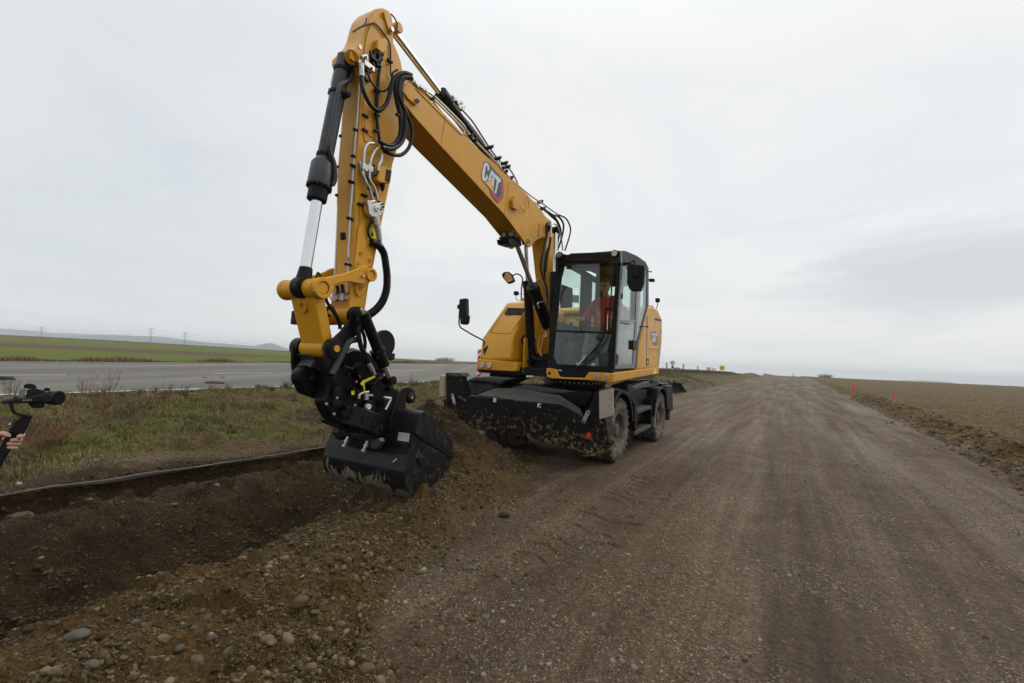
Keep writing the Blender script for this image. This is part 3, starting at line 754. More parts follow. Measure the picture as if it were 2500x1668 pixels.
# ---------------- links
pj = at(z0, (786.7, 703.6), .2); q = pl(786.7, 703.6, .2)
TOPP = U(q[0], 0, q[1]); PV = U(pl(898.7, 671.7, .17)[0], 0, pl(898.7, 671.7, .17)[1])
P_(MB().cyl(TOPP - UL * .215, TOPP - UL * .05, .082, n=32).cyl(TOPP + UL * .05, TOPP + UL * .16, .082, n=32).cyl(TOPP - UL * .25, TOPP - UL * .20, .066, n=32), 'link_tube', 'yellow', bevel=.008)
def side_link(l0, l1):
    pts = prof(z2, [(335, 1100), (380, 1090), (560, 1050), (690, 1005), (715, 985), (760, 970), (812, 1010), (818, 1075), (790, 1140), (740, 1155), (620, 1130), (560, 1130), (470, 1160), (400, 1215), (380, 1250), (330, 1275), (285, 1250), (262, 1190), (285, 1125)], .21)
    mb = MB().prof(pts, l0, l1); o = P_(mb, 'side_link', 'yellow', bevel=.007)
    for c, r in ((TOPP, .085), (PV, .060)):
        P_(MB().ring(c + UL * (l1 if l1 > 0 else l0 - .0), UL, [(r, -.02), (r, .022), (r * .62, .022), (r * .62, -.02)], 32), 'link_boss', 'yellow', o, bevel=.004)
        P_(MB().cyl(c + UL * l1 - UL * .02, c + UL * (l1 + .012), r * .56, n=28), 'pin', 'yellow', o, bevel=.004)
    return o
side_link(.165, .20); side_link(-.235, -.20)
mb = MB()
for qq in ((403, 1172), (722, 1075), (265, 1215)): c = at(z2, qq, .20); mb.cyl(c, c + UL * .02, .013, n=6)
P_(mb, 'keeper_bolts', 'steel')
LP = pl(815, 851.6, .19); LOWP = U(LP[0], 0, LP[1])
v = (LOWP - TOPP); vd = v.normalized(); vn_v = vd.cross(UL).normalized()
mb = MB()
a0, a1 = TOPP + vd * .03, LOWP - vd * .02
for (w0, w1, h0, h1) in ((.15, .135, .05, .055),):
    A = [a0 + UL * w0 + vn_v * h0, a0 - UL * w0 + vn_v * h0, a0 - UL * w0 - vn_v * h0, a0 + UL * w0 - vn_v * h0]
    B = [a1 + UL * w1 + vn_v * h1, a1 - UL * w1 + vn_v * h1, a1 - UL * w1 - vn_v * h1, a1 + UL * w1 - vn_v * h1]
    mb.prism(A, B)
LK = P_(mb, 'bucket_link', 'yellow', bevel=.015, seg=3)
P_(MB().cyl(LOWP - UL * .15, LOWP + UL * .135, .078, n=32), 'link_boss', 'yellow', LK, bevel=.006)
P_(MB().ring(TOPP + vd * .13 + vn_v * .056, vn_v, [(.05, -.01), (.05, .012), (.028, .012), (.028, -.01)], 24), 'lug_ring', 'yellow', LK)
P_(MB().ring(TOPP + vd * .13 - vn_v * .056, vn_v, [(.05, -.012), (.05, .01), (.028, .01), (.028, -.012)], 24), 'lug_ring', 'yellow', LK)

# ---------------- tiltrotator and coupler
TR = P_(plate(zc, [(1240, 200), (1310, 95), (1400, 60), (1490, 85), (1530, 140), (1500, 280), (1400, 420), (1330, 560), (1230, 600), (1100, 760), (1000, 960), (860, 1260), (760, 1290), (740, 1100), (740, 800), (770, 700), (830, 650), (920, 590), (1050, 470), (1150, 340)], .17, .205), 'tiltrotator', 'black', bevel=.008)
nearp = prof(zc, [(1240, 200), (1310, 95), (1400, 60), (1490, 85), (1530, 140), (1500, 280), (1400, 420), (1330, 560), (1230, 600), (1100, 760), (1000, 960), (860, 1260), (760, 1290), (740, 1100), (740, 800), (770, 700), (830, 650), (920, 590), (1050, 470), (1150, 340)], .205)
T = lambda mb, nm, mat='black', **kw: P_(mb, nm, mat, TR, **kw)
T(MB().prof(nearp, -.235, -.20), 'ear_plate', bevel=.008)
T(MB().ring(LOWP + UL * .205, UL, [(.085, -.05), (.085, .015), (.03, .02), (.03, -.05)], 32), 'ear_boss', bevel=.005)
T(MB().ring(LOWP - UL * .235, UL, [(.085, -.03), (.085, .07), (.03, .07), (.03, -.03)], 32), 'ear_boss', bevel=.005)
T(MB().cyl(LOWP + UL * .21, LOWP + UL * .232, .029, n=24), 'pin_cap', 'yellow', bevel=.004)
sp_ = pl(872, 772, .2); SPN = U(sp_[0], 0, sp_[1])
T(MB().ring(SPN + UL * .20, UL, [(.085, -.04), (.085, .012), (.02, .012), (.02, -.04)], 32), 'ear_boss', bevel=.005)
P_(MB().cyl(SPN - UL * .165, SPN + UL * .165, .078, n=32), 'stick_boss', 'yellow', STK, bevel=.006)
T(plate(z0, [(794, 850), (812, 872), (866, 850), (904, 862), (923, 890), (934, 916), (958, 930), (965, 950), (976, 946), (963, 989), (947, 1043), (934, 1070), (914, 1061), (890, 1056), (838, 1043), (812, 1025), (798, 1000), (791, 982), (800, 956), (800, 922)], -.02, .12), 'tilt_frame', bevel=.02)
T(plate(z0, [(838, 870), (904, 866), (950, 930), (960, 960), (940, 1040), (860, 1040), (836, 1010)], -.20, -.021, near=-.021), 'rear_frame', bevel=.02)
T(plate(z0, [(752, 893), (742, 895), (728, 908), (726, 930), (737, 949), (742, 962), (768, 971), (792, 980), (825, 967), (834, 949), (850, 890), (805, 882), (800, 897), (775, 900)], -.12, -.02, near=-.02), 'coupler_casting', bevel=.02)
# cross tube at the left tip of the coupler
c0 = at(zc, (300, 1290), -.20); c1 = at(zc, (560, 1380), .10)
T(MB().cyl(at(zc, (250, 1330), -.24), at(zc, (330, 1340), -.10), .075, n=24), 'coupler_boss', bevel=.01)
T(plate(zc, [(430, 1235), (560, 1230), (590, 1290), (540, 1420), (470, 1430), (440, 1370), (500, 1300), (480, 1260)], -.02, .02), 'latch', 'blackclean', bevel=.006)
T(MB().tube(bez(line3(zc, [(1340, 620), (1200, 660), (1120, 800), (980, 1080), (870, 1290)], .225)), .026, 8), 'guard_rib', 'grey')
T(MB().tube(bez(line3(zc, [(1240, 620), (1100, 720), (1020, 860), (900, 1100), (820, 1270)], .215)), .012, 8), 'guard_edge', 'black')
T(plate(zc, [(420, 900), (720, 930), (740, 1080), (640, 1180), (420, 1160), (520, 1020)], -.19, -.02, near=-.02), 'inner_web', 'bladetop', bevel=.01)
T(plate(zc, [(900, 1330), (960, 1290), (1010, 1300), (960, 1460), (900, 1480)], .12, .17), 'side_block', 'blackclean', bevel=.01)
T(plate(zc, [(640, 1180), (700, 1150), (740, 1190), (720, 1230), (650, 1230)], .0, .06), 'hinge_block', 'blackclean', bevel=.01)
# rotor housing lower: round flange
cc = at(zb, (760, 480), 0); dd = Vector((0, 0, 1)) * .93 + UF * -.36; dd.normalize()
T(MB().cyl(cc - dd * .16, cc + dd * .02, .26, n=40), 'rotor_housing', bevel=.012)
mb = MB()
for k in range(14):
    a = 2 * math.pi * k / 14; x = UL; y = dd.cross(UL); qq = cc - dd * .075 + (x * math.cos(a) + y * math.sin(a)) * .262
    mb.cyl(qq - dd * .02, qq + dd * .02, .014, n=6)
T(mb, 'housing_bolts', 'blackclean')
# tilt cylinder on the near side
pa_ = at(zc, (1490, 175), .29); pb_ = at(zc, (1870, 1120), .29); pr_ = at(zc, (1985, 1400), .29)
tc_ = T(MB().cyl(pa_, pb_, .046, .05, n=28), 'tilt_cylinder', 'black', bevel=.005); dd2 = (pb_ - pa_).normalized()
P_(MB().cyl(pb_ - dd2 * .01, pr_, .026, n=20), 'rod', 'chrome', tc_)
P_(MB().cyl(pb_ - dd2 * .17, pb_ - dd2 * .14, .06, n=28).cyl(pa_ - dd2 * .03, pa_ + dd2 * .02, .05, n=28), 'gland', 'black', tc_, bevel=.004)
P_(MB().ball(pr_, .045, 16).cyl(pr_ - UL * .07, pr_ + UL * .04, .04, n=20), 'rod_eye', 'black', tc_)
mb = MB()
for q_ in ((1470, 158), (1535, 172)): c = at(zc, q_, .30); mb.cyl(c + dd2 * .03, c - dd2 * .055, .012, n=12).ball(c - dd2 * .055, .012, 8)
P_(mb, 'port_plug', 'steel', tc_)
# round plate behind the tilt cylinder
pc_ = at(zc, (1860, 700), .02)
T(MB().cyl(pc_ - UL * .02, pc_ + UL * .02, .135, n=40), 'round_guard', 'black', bevel=.005)
T(MB().box(at(zc, (1940, 940), .10), UL * .04, UF * .05, Vector((0, 0, .03))).ball(at(zc, (1990, 975), .12), .028, 10).tube(bez(line3(zc, [(1860, 790), (1900, 830), (1930, 880), (1940, 950)], .1)), .016, 8), 'valve_stack', 'blackclean')
T(MB().tube(bez(line3(zc, [(1720, 960), (1800, 940), (1870, 900), (1880, 850)], .30)), .014, 8), 'clamp_ring', 'grey')
# hoses on the tiltrotator
for pts, l, r in (([(1400, 360), (1370, 460), (1380, 560), (1400, 660), (1430, 780), (1500, 900), (1560, 1030), (1600, 1100)], .26, .022),
                  ([(1480, 300), (1440, 420), (1480, 560), (1500, 700), (1480, 820)], .22, .016),
                  ([(860, 0), (900, 80), (960, 200), (1010, 320), (1020, 420)], .1, .016),
                  ([(690, 0), (720, 60), (790, 150), (850, 180)], -.05, .012),
                  ([(870, -10), (800, 30), (740, 80), (700, 140)], -.12, .028),
                  ([(1620, 840), (1700, 1000), (1760, 1080), (1800, 1180), (1840, 1260)], .2, .02),
                  ([(1100, 1140), (1250, 1180), (1330, 1100), (1450, 1120)], .2, .014),
                  ([(1650, 1480), (1750, 1380), (1850, 1400), (1950, 1500)], .18, .018)):
    T(hose(zc, pts, l, r), 'hose', 'rubber')
for pts, l, r, m_ in (([(1570, 1080), (1650, 1220)], .27, .02, 'steel'), ([(1650, 1220), (1690, 1290)], .27, .013, 'steel'), ([(1520, 370), (1565, 465)], .27, .014, 'pipe')):
    T(MB().tube(line3(zc, pts, l), r, 12), 'fitting', m_, bevel=.003)
T(MB().tube(line3(zb, [(875, 275), (870, 340)], .2), .021, 12).tube(line3(zb, [(850, 290), (935, 295)], .2), .013, 10), 'fitting', 'steel')
T(MB().tube(bez(line3(zb, [(790, 330), (795, 290), (830, 268), (895, 255)], .2)), .012, 10), 'fitting', 'steel')
T(MB().tube(bez(line3(zb, [(1060, 315), (1110, 325), (1135, 330), (1110, 390), (1078, 450)], .2)), .014, 10), 'fitting', 'steel')
T(MB().ring(at(zb, (893, 416), .19), UL, [(.024, -.02), (.024, .012), (.010, .012), (.010, -.02)], 24), 'port_ring', 'white')
T(MB().ring(at(zb, (893, 416), .15), UL, [(.06, -.04), (.06, .02), (.02, .02), (.02, -.04)], 24), 'port_flange', 'blackclean', bevel=.004)
T(plate(zb, [(835, 130), (960, 78), (972, 95), (860, 150), (830, 190), (805, 165)], .21, .214), 'yellow_tag', 'yellowtag', smooth=0)
T(plate(zb, [(838, 170), (850, 168), (858, 262), (850, 262)], .21, .214), 'yellow_strap', 'yellowtag', smooth=0)
T(plate(zb, [(706, 235), (722, 225), (742, 248), (742, 285), (710, 290)], .165, .168), 'warning_sticker', 'yellowtag', smooth=0)
T(plate(zc, [(1450, 500), (1480, 460), (1530, 570), (1500, 590), (1450, 570)], .2, .203), 'warning_sticker', 'yellowtag', smooth=0)
T(MB().tube(line3(zb, [(795, 70), (803, 100)], .2), .007, 8), 'red_cap', 'red')
def letters(z, x0, y0, x1, y1, hx, hy, l, parent, mats=('decal_pale', 'decal_red'), slantfn=None):
    """three letters C A T on a baseline vector (x1-x0,y1-y0), height vector (hx,hy)"""
    def g(a, b): return (x0 + (x1 - x0) * a + hx * b, y0 + (y1 - y0) * a + hy * b)
    C_ = [(.30, 1), (.30, .68), (.22, .68), (.22, .80), (.10, .80), (.10, .20), (.22, .20), (.22, .32), (.30, .32), (.30, 0), (.04, 0), (0, .1), (0, .9), (.04, 1)]
    A_ = [(.42, 1), (.56, 1), (.68, 0), (.57, 0), (.55, .18), (.44, .18), (.42, 0), (.31, 0)]
    T_ = [(.60, 1), (1, 1), (1, .8), (.85, .8), (.85, 0), (.74, 0), (.74, .8), (.63, .8)]
    mb = MB()
    for s_ in (C_, A_, T_): mb.prof(prof(z, [g(a, b) for a, b in s_], l), l, l + .002)
    o = P_(mb, 'lettering', mats[0], parent, smooth=0)
    mb = MB().prof(prof(z, [g(.6, 0), (g(1.1, .9)), g(1.22, .2), g(1.0, -.35)], l), l - .002, l + .0005)
    P_(mb, 'lettering_back', mats[1], parent, smooth=0)
    return o
letters(zb, 362, 275, 440, 292, 4, -32, -.018, TR)
# hoses behind the links, far side
T(MB().box(at(zc, (215, 190), -.3), UL * .04, UF * .04, Vector((0, 0, .05))).box(at(zc, (200, 270), -.3), UL * .05, UF * .03, Vector((0, 0, .03))).tube(bez(line3(zc, [(230, 280), (260, 340), (300, 400)], -.28)), .02, 8), 'far_valve', 'blackclean', bevel=.006)
# small clutter that breaks the silhouette
r_ = random.Random(5); mb = MB(); mb2 = MB()
for k in range(46):
    x = r_.uniform(820, 955); y = r_.uniform(880, 1035)
    if x < 830 and y > 1000: continue
    l = r_.uniform(.12, .17); p = at(z0, (x, y), l)
    if k % 3: mb.box(p, UL * r_.uniform(.01, .03), UF * r_.uniform(.01, .045), Vector((0, 0, r_.uniform(.01, .04))))
    else: mb2.cyl(p - UL * .02, p + UL * .02, r_.uniform(.008, .016), n=6)
T(mb, 'manifold_blocks', 'blackclean', bevel=.004); T(mb2, 'manifold_bolts', 'blackclean')
mb = MB()
for q_ in ((740, 400), (430, 385), (515, 495), (755, 145), (545, 320), (960, 45)): c = at(zb, q_, .17); mb.cyl(c, c + UL * .012, .011, n=10)
T(mb, 'nipples', 'steel')

# ---------------- bucket
RP = [(1500, 468), (1545, 470), (1590, 510), (1640, 590), (1760, 720), (1800, 760), (1830, 880), (1835, 950), (1800, 1060), (1700, 1200), (1560, 1320), (1430, 1425), (1400, 1428), (1325, 1350), (1292, 1260), (1285, 1150), (1300, 1080), (1330, 960), (1365, 870), (1400, 700), (1425, 600), (1445, 540), (1470, 490)]
LB0, LB1 = -.64, .45
rp = prof(zb, RP, LB1)
BK = P_(MB().prof(rp, LB1 - .02, LB1), 'bucket', 'bucketside', bevel=.004)
P_(MB().prof(rp, LB0, LB0 + .02), 'end_plate', 'bucket', BK, bevel=.004)
shell = rp[8:] + rp[:2]; sh2 = []
cen = (sum(p[0] for p in rp) / len(rp), sum(p[1] for p in rp) / len(rp))
# smooth the shell curve and give it thickness
sc_pts = [Vector((p[0], p[1], 0)) for p in shell]; sm = bez(sc_pts, 5)
mb = MB(); n = len(sm)
inn = [p + (Vector((cen[0], cen[1], 0)) - p).normalized() * .022 for p in sm]
nl = 12
vs = []; fs = []
for j in range(nl + 1):
    l = LB0 + .001 + (LB1 - LB0 - .002) * j / nl
    vs += [U(p.x, l, p.y) for p in sm] + [U(p.x, l, p.y) for p in inn]
for j in range(nl):
    for i in range(n - 1):
        a = j * 2 * n + i; b = (j + 1) * 2 * n + i
        fs += [(a, a + 1, b + 1, b), (a + n, b + n, b + n + 1, a + n + 1)]
    fs += [(j * 2 * n, (j + 1) * 2 * n, (j + 1) * 2 * n + n, j * 2 * n + n), (j * 2 * n + n - 1, j * 2 * n + 2 * n - 1, (j + 1) * 2 * n + 2 * n - 1, (j + 1) * 2 * n + n - 1)]
mb.add(vs, fs)
P_(mb, 'shell', 'bucketshell', BK, smooth=50)
# side cutter plates on the near end
P_(plate(zb, [(1405, 690), (1470, 700), (1840, 930), (1836, 970), (1780, 960), (1420, 735)], LB1 + .001, LB1 + .02), 'side_rib', 'bucket', BK, bevel=.004)
P_(plate(zb, [(1430, 980), (1545, 850), (1600, 860), (1745, 945), (1640, 1110), (1480, 1080)], LB1 + .001, LB1 + .013), 'wear_plate', 'bucketside', BK, bevel=.004)
# ribs on the back: horizontal strips near top
for (a, b, y0, y1) in ((-.60, -.1, 700, 712), (.05, .42, 880, 895)):
    mb = MB(); 
    u0, zz0 = pl(*zb(1372, 845), LB1); mb.box(U(u0 + .012, (a + b) / 2, zz0), UL * (b - a) / 2, UF * .012, Vector((0, 0, .018)))
    P_(mb, 'back_rib', 'bucket', BK, bevel=.004)
# name plate on the shell
def on_shell(px, py, off=.006):
    best = None
    o = Vector((0, 0, EYE)); d = ray(px, py)
    for i in range(n - 1):
        a = Vector((sm[i].x, sm[i].y)); b = Vector((sm[i + 1].x, sm[i + 1].y))
        # plane through the two profile points, extruded along l
        A = U(a.x, 0, a.y); Bp = U(b.x, 0, b.y); nn = (Bp - A).cross(UL).normalized()
        if abs(nn.dot(d)) < 1e-6: continue
        k = nn.dot(A - o) / nn.dot(d); p = o + d * k
        t_ = (p - A).dot((Bp - A).normalized()) / (Bp - A).length
        l = (p - CEN).dot(UL)
        if -.02 <= t_ <= 1.02 and LB0 < l < LB1 and (best is None or k < best[0]): best = (k, p - d.normalized() * off)
    return best[1] if best else at(z0, (px, py), .2)
def shell_patch(z, pts, name, mat, th=.004):
    f_ = [on_shell(*z(*p), .010) for p in pts]; g_ = [on_shell(*z(*p), .003) for p in pts]
    return P_(MB().prism(f_, g_), name, mat, BK, smooth=0)
shell_patch(zb, [(1225, 692), (1348, 710), (1335, 803), (1210, 785)], 'name_plate', 'plate_pale')
shell_patch(zb, [(1205, 975), (1200, 1000), (1155, 1030), (1150, 1026), (1190, 990)], 'scuff', 'plate_pale')
# caked clay smears near the lower edge follow the curve of the shell (real mud, slightly raised)
rr2 = random.Random(3); 
# ears with hooks
EAR = [(1110, 830), (1110, 700), (1130, 600), (1150, 500), (1180, 400), (1230, 270), (1270, 215), (1330, 195), (1395, 240), (1415, 315), (1392, 370), (1350, 388), (1318, 362), (1300, 385), (1310, 440), (1240, 440), (1190, 480), (1155, 560), (1145, 700), (1140, 830)]
er = prof(zb, EAR, .13)
ea = P_(MB().prof(er, .10, .13), 'hook_ear', 'bucket', BK, bevel=.005)
P_(MB().prof(er, -.25, -.22), 'hook_ear', 'bucket', BK, bevel=.005)
e2 = pl(*zb(1355, 315), .13)
P_(MB().cyl(U(e2[0], -.26, e2[1]), U(e2[0], .14, e2[1]), .036, n=24), 'bucket_pin', 'bucket', BK)
P_(MB().ring(U(e2[0], .13, e2[1]), UL, [(.052, -.01), (.052, .012), (.022, .02), (.022, -.01)], 28), 'pin_collar', 'bucket', BK)
P_(MB().cyl(U(e2[0], .14, e2[1]), U(e2[0], .152, e2[1]), .018, n=20), 'pin_end', 'pipe', BK)
P_(MB().bx(U, e2[0] + .02, e2[0] + .10, -.25, .13, e2[1] - .22, e2[1] - .18), 'ear_gusset', 'bucket', BK, bevel=.004)
# lock plate block on the shell with bolts
def blk(z, pts, l, th, nm, mat='bucket', bev=.005):
    mb = MB(); f_ = prof(z, pts, l); 
    return P_(MB().prism([U(a, l, b) for a, b in f_], [U(a - th, l - .02, b - .01) for a, b in f_]), nm, mat, BK, bevel=bev)
LBX = -.12
def blk2(pts, nm, mat='bucket', th=.05, uu=5.52):
    f_ = []
    for p in pts:
        l, zz = pu(*zb(*p), uu); f_.append((l, zz))
    return P_(MB().prism([U(uu, a, b) for a, b in f_], [U(uu - th, a, b) for a, b in f_]), nm, mat, BK, bevel=.005)
blk2([(520, 760), (590, 620), (670, 625), (650, 700), (850, 750), (880, 690), (945, 690), (920, 780), (960, 890), (820, 870), (780, 880), (650, 840), (700, 780), (600, 740), (570, 790)], 'lock_frame', th=.09)
blk2([(735, 615), (770, 618), (850, 715), (830, 728), (795, 700)], 'lock_bar', 'pipe', .02, 5.56)
blk2([(900, 850), (925, 790), (1000, 760), (1030, 800), (980, 880), (940, 880)], 'lock_wedge', 'bladetop', .06, 5.55)
blk2([(600, 640), (660, 635), (660, 700), (605, 705)], 'guide_lug', 'bucket', .05, 5.57)
blk2([(870, 700), (940, 700), (935, 770), (860, 770)], 'guide_lug', 'bucket', .05, 5.57)
for (x, y) in ((650, 800), (862, 850)):
    l, zz = pu(*zb(x, y), 5.575); c = U(5.575, l, zz); dv = Vector((0, 0, 1)) * .9 + UF * -.25 + UL * .2; dv.normalize()
    P_(MB().cyl(c - dv * .045, c + dv * .05, .014, n=12).cyl(c - dv * .05, c - dv * .035, .022, n=6).cyl(c + dv * .0, c + dv * .015, .021, n=6), 'lock_bolt', 'steel', BK)

# ---------------- hoses and pipes of boom and stick
HS = [(z1, [(572, 585), (578, 640), (590, 700), (640, 800), (700, 848), (760, 800), (790, 710), (812, 620), (850, 575), (900, 560), (945, 575)], (.16, .26), .020),
      (z1, [(955, 575), (900, 560), (850, 600), (832, 680), (845, 780), (870, 900), (868, 1030), (825, 1105), (770, 1112), (705, 1080)], (.24, .20), .021),
      (z1, [(960, 605), (900, 600), (870, 660), (880, 760), (903, 880), (905, 1000), (880, 1090), (810, 1140), (730, 1130)], (.22, .24), .021),
      (z1, [(955, 590), (880, 600), (855, 700), (880, 790), (925, 890), (958, 1000), (940, 1120), (880, 1185), (800, 1182), (745, 1158)], (.26, .2), .018),
      (z1, [(615, 465), (620, 550), (655, 640), (720, 696), (770, 685), (800, 620), (812, 560), (850, 535)], (.16, .22), .009),
      (z1, [(715, 500), (700, 620), (690, 780), (690, 900), (700, 1000), (712, 1070), (728, 1110)], .15, .016),
      (z1, [(510, 245), (560, 212), (620, 190), (670, 180), (710, 215), (750, 270), (790, 340), (795, 450), (795, 560), (808, 600)], .14, .007),
      (z1, [(612, 140), (605, 175), (580, 200), (545, 218)], .12, .006),
      (z1, [(800, 108), (832, 150), (846, 200), (828, 252)], .14, .007),
      (z1, [(640, 390), (650, 440), (690, 470), (720, 520)], .16, .014),
      (z1, [(430, 900), (425, 1050), (420, 1180), (400, 1300), (395, 1500), (390, 1560)], -.13, .008),
      (z2, [(525, 60), (505, 130), (490, 300), (487, 440)], -.13, .007),
      (z2, [(872, 92), (800, 115), (768, 170), (795, 255), (855, 310), (885, 372)], .17, .014),
      (z2, [(825, 540), (788, 600), (782, 670), (815, 735), (850, 775)], .15, .012),
      (z2, [(480, 1165), (490, 1200), (487, 1240)], .02, .014), (z2, [(525, 1155), (535, 1190), (530, 1240)], .06, .014),
      (z2, [(285, 1105), (288, 1060), (305, 1045), (330, 1100)], -.1, .008),
      (z2, [(365, 1255), (390, 1330), (440, 1410), (490, 1480), (510, 1560)], .1, .014),
      (z2, [(318, 1285), (345, 1360), (355, 1420), (400, 1460)], -.05, .009)]
HR = P_(hose(*HS[0][:2], HS[0][2], HS[0][3]), 'hose', 'rubber')
for z_, pts, l, r in HS[1:]: P_(hose(z_, pts, l, r), 'hose', 'rubber')
# corrugated hose
pts = bez(line3(z2, [(880, 780), (905, 815), (932, 870), (950, 980), (960, 1080), (955, 1200), (920, 1310), (860, 1390), (790, 1445)], (.15, .22)), 14)
P_(MB().tube(pts, .034, 14, radii=[.031 + (.006 if (i // 1) % 2 else 0) for i in range(len(pts))]), 'corrugated_hose', 'rubber', smooth=25)
P_(MB().tube(bez(line3(z2, [(810, 750), (850, 760), (880, 790)], .15)), .035, 12), 'hose_cap', 'rubber')
# silver fittings
P_(MB().tube(line3(z2, [(850, 510), (862, 590)], .17), .034, 16).tube(line3(z2, [(862, 590), (878, 650)], .17), .030, 16).tube(line3(z2, [(878, 650), (890, 735)], .17), .028, 16, r1=.022).tube(line3(z2, [(893, 735), (912, 815)], .17), .016, 12), 'hose_coupling', 'steel', bevel=.003)
P_(plate(z2, [(822, 382), (922, 368), (925, 455), (905, 500), (822, 512), (790, 480), (775, 350), (860, 350)], .13, .19), 'valve_block', 'steel', bevel=.006)
P_(MB().ring(at(z2, (862, 430), .19), UL, [(.028, 0), (.028, .012), (.012, .016), (.012, 0)], 20), 'valve_ring', 'white')
P_(plate(z2, [(750, 400), (820, 390), (820, 480), (760, 475)], .13, .16), 'valve_bracket', 'yellow', bevel=.004)
mb = MB()
for q_ in ((912, 385), (918, 415), (898, 438)): c = at(z2, q_, .19); mb.cyl(c, c + UL * .012, .009, n=6)
P_(mb, 'valve_bolts', 'blackclean')
for z_, pts, l, r in ((z1, [(668, 1100), (625, 1100), (600, 1140), (592, 1200), (590, 1250)], .17, .013), (z1, [(590, 1250), (585, 1330), (600, 1380), (640, 1470), (660, 1540)], .17, .014),
                      (z1, [(772, 1160), (705, 1135), (665, 1175), (640, 1250), (635, 1370), (672, 1440), (700, 1540)], .18, .013), (z1, [(728, 1180), (722, 1230), (705, 1265), (700, 1310)], .18, .016),
                      (z1, [(560, 600), (545, 850), (525, 1100), (510, 1350), (495, 1568)], .09, .0095), (z2, [(640, 40), (612, 420), (592, 800), (585, 1050), (572, 1230)], .09, .0095),
                      (z2, [(515, 30), (493, 400), (475, 800), (465, 1000), (450, 1215)], -.11, .0095), (z1, [(574, 440), (585, 430), (610, 430), (615, 470)], .16, .014)):
    P_(MB().tube(bez(line3(z_, pts, l)), r, 10), 'steel_pipe', 'steel')
P_(MB().tube(line3(z1, [(570, 490), (575, 585)], .16), .024, 14), 'hose_fitting', 'steel')
P_(MB().box(at(z1, (540, 500), .1), UL * .05, UF * .03, Vector((0, 0, .03))).box(at(z1, (620, 512), .15), UL * .03, UF * .06, Vector((0, 0, .025))).box(at(z1, (592, 1285), .17), UL * .02, UF * .03, Vector((0, 0, .03))).box(at(z1, (632, 1292), .17), UL * .02, UF * .03, Vector((0, 0, .028))), 'pipe_bracket', 'steel', bevel=.004)
P_(plate(z1, [(555, 1235), (570, 1230), (590, 1330), (580, 1345)], .14, .16), 'bracket_plate', 'steel')
mb = MB()
for q_ in ((540, 480), (615, 540), (648, 525), (590, 1295), (668, 1270)): c = at(z1, q_, .18); mb.cyl(c - UL * .02, c + UL * .01, .010, n=6)
P_(mb, 'bracket_bolts', 'blackclean')
# electrical cluster
mb = MB(); r_ = random.Random(9)
for k in range(26):
    c = at(z1, (r_.uniform(640, 740), r_.uniform(395, 500)), r_.uniform(.13, .17)); mb.box(c, UL * r_.uniform(.008, .02), UF * r_.uniform(.008, .025), Vector((0, 0, r_.uniform(.008, .025))))
P_(mb, 'connector_cluster', 'blackclean', STK, bevel=.003)
# clips along pipes
mb = MB()
for z_, q_, l in ((z1, (610, 612), .13), (z1, (690, 700), .15), (z1, (600, 890), .13), (z1, (690, 880), .15), (z1, (600, 1000), .13), (z1, (690, 1008), .15), (z1, (533, 1000), .09), (z1, (515, 1200), .09), (z1, (510, 1272), .1), (z1, (495, 1395), .09),
                 (z2, (620, 180), .09), (z2, (603, 525), .09), (z2, (742, 305), .13), (z2, (705, 390), .13), (z2, (640, 25), .1), (z2, (585, 965), .09), (z2, (495, 308), -.12), (z1, (855, 885), .22), (z1, (405, 1285), -.12), (z1, (425, 1050), -.12), (z1, (790, 468), .14)):
    c = at(z_, q_, l); mb.box(c, UL * .014, UF * .03, Vector((0, 0, .011)))
P_(mb, 'pipe_clips', 'blackclean', STK, bevel=.003)
P_(plate(z2, [(538, 655), (565, 655), (572, 725), (545, 730)], .04, .08), 'grease_block', 'blackclean', STK, bevel=.004)
mb = MB()
for (x, y) in ((460, 1270), (485, 1262), (530, 1265), (568, 1255)): c = at(z2, (x, y), .05 if x > 500 else -.05); mb.tube([c + Vector((0, 0, .06)), c - Vector((0, 0, .04))], .018, 8)
mb.box(at(z2, (465, 1285), -.06), UL * .05, UF * .02, Vector((0, 0, .015))).box(at(z2, (552, 1285), .05), UL * .05, UF * .02, Vector((0, 0, .015)))
P_(mb, 'elbow_fittings', 'steel', STK)
# thin yellow-orange wires
M['wire'] = simple('orange_wire', (.55, .22, .02), .5)
for z_, pts, l in ((z1, [(590, 890), (602, 960), (600, 1010), (650, 1050), (685, 1068)], .13), (z1, [(530, 990), (500, 1080), (505, 1200), (480, 1350), (475, 1450)], .06), (z2, [(610, 215), (600, 300), (608, 430), (590, 540), (575, 640)], .08), (z2, [(745, 300), (710, 340), (705, 450), (700, 590)], .13), (z2, [(915, 265), (912, 300), (880, 325), (780, 305)], .15)):
    P_(hose(z_, pts, l, .0035, 6), 'wire', 'wire', STK)
# pipes on the boom top
for z_, pts, l, r in ((z8, [(300, 140), (345, 170), (400, 215), (600, 415), (655, 495), (880, 735), (1000, 865), (1140, 985), (1220, 1040), (1260, 1065), (1320, 1110), (1380, 1150)], (.10, .16), .012),
                      (z8, [(250, 110), (300, 160), (380, 225), (600, 450), (630, 520), (870, 770), (1000, 890), (1150, 1025), (1215, 1070), (1280, 1130)], (.14, .14), .012),
                      (z8, [(250, 130), (300, 178), (350, 215), (400, 280), (620, 540), (860, 778), (990, 905), (1120, 1020), (1200, 1080)], (.12, .14), .010),
                      (z8, [(580, 280), (620, 320), (680, 390), (745, 490), (830, 620), (900, 710), (960, 750), (1010, 820), (1050, 900)], (.02, .08), .013),
                      (z8, [(560, 300), (640, 390), (740, 520), (820, 640), (900, 740)], (-.03, .0), .013)):
    P_(MB().tube(bez(line3(z_, pts, l), 6), r, 10), 'boom_pipe', 'pipe')
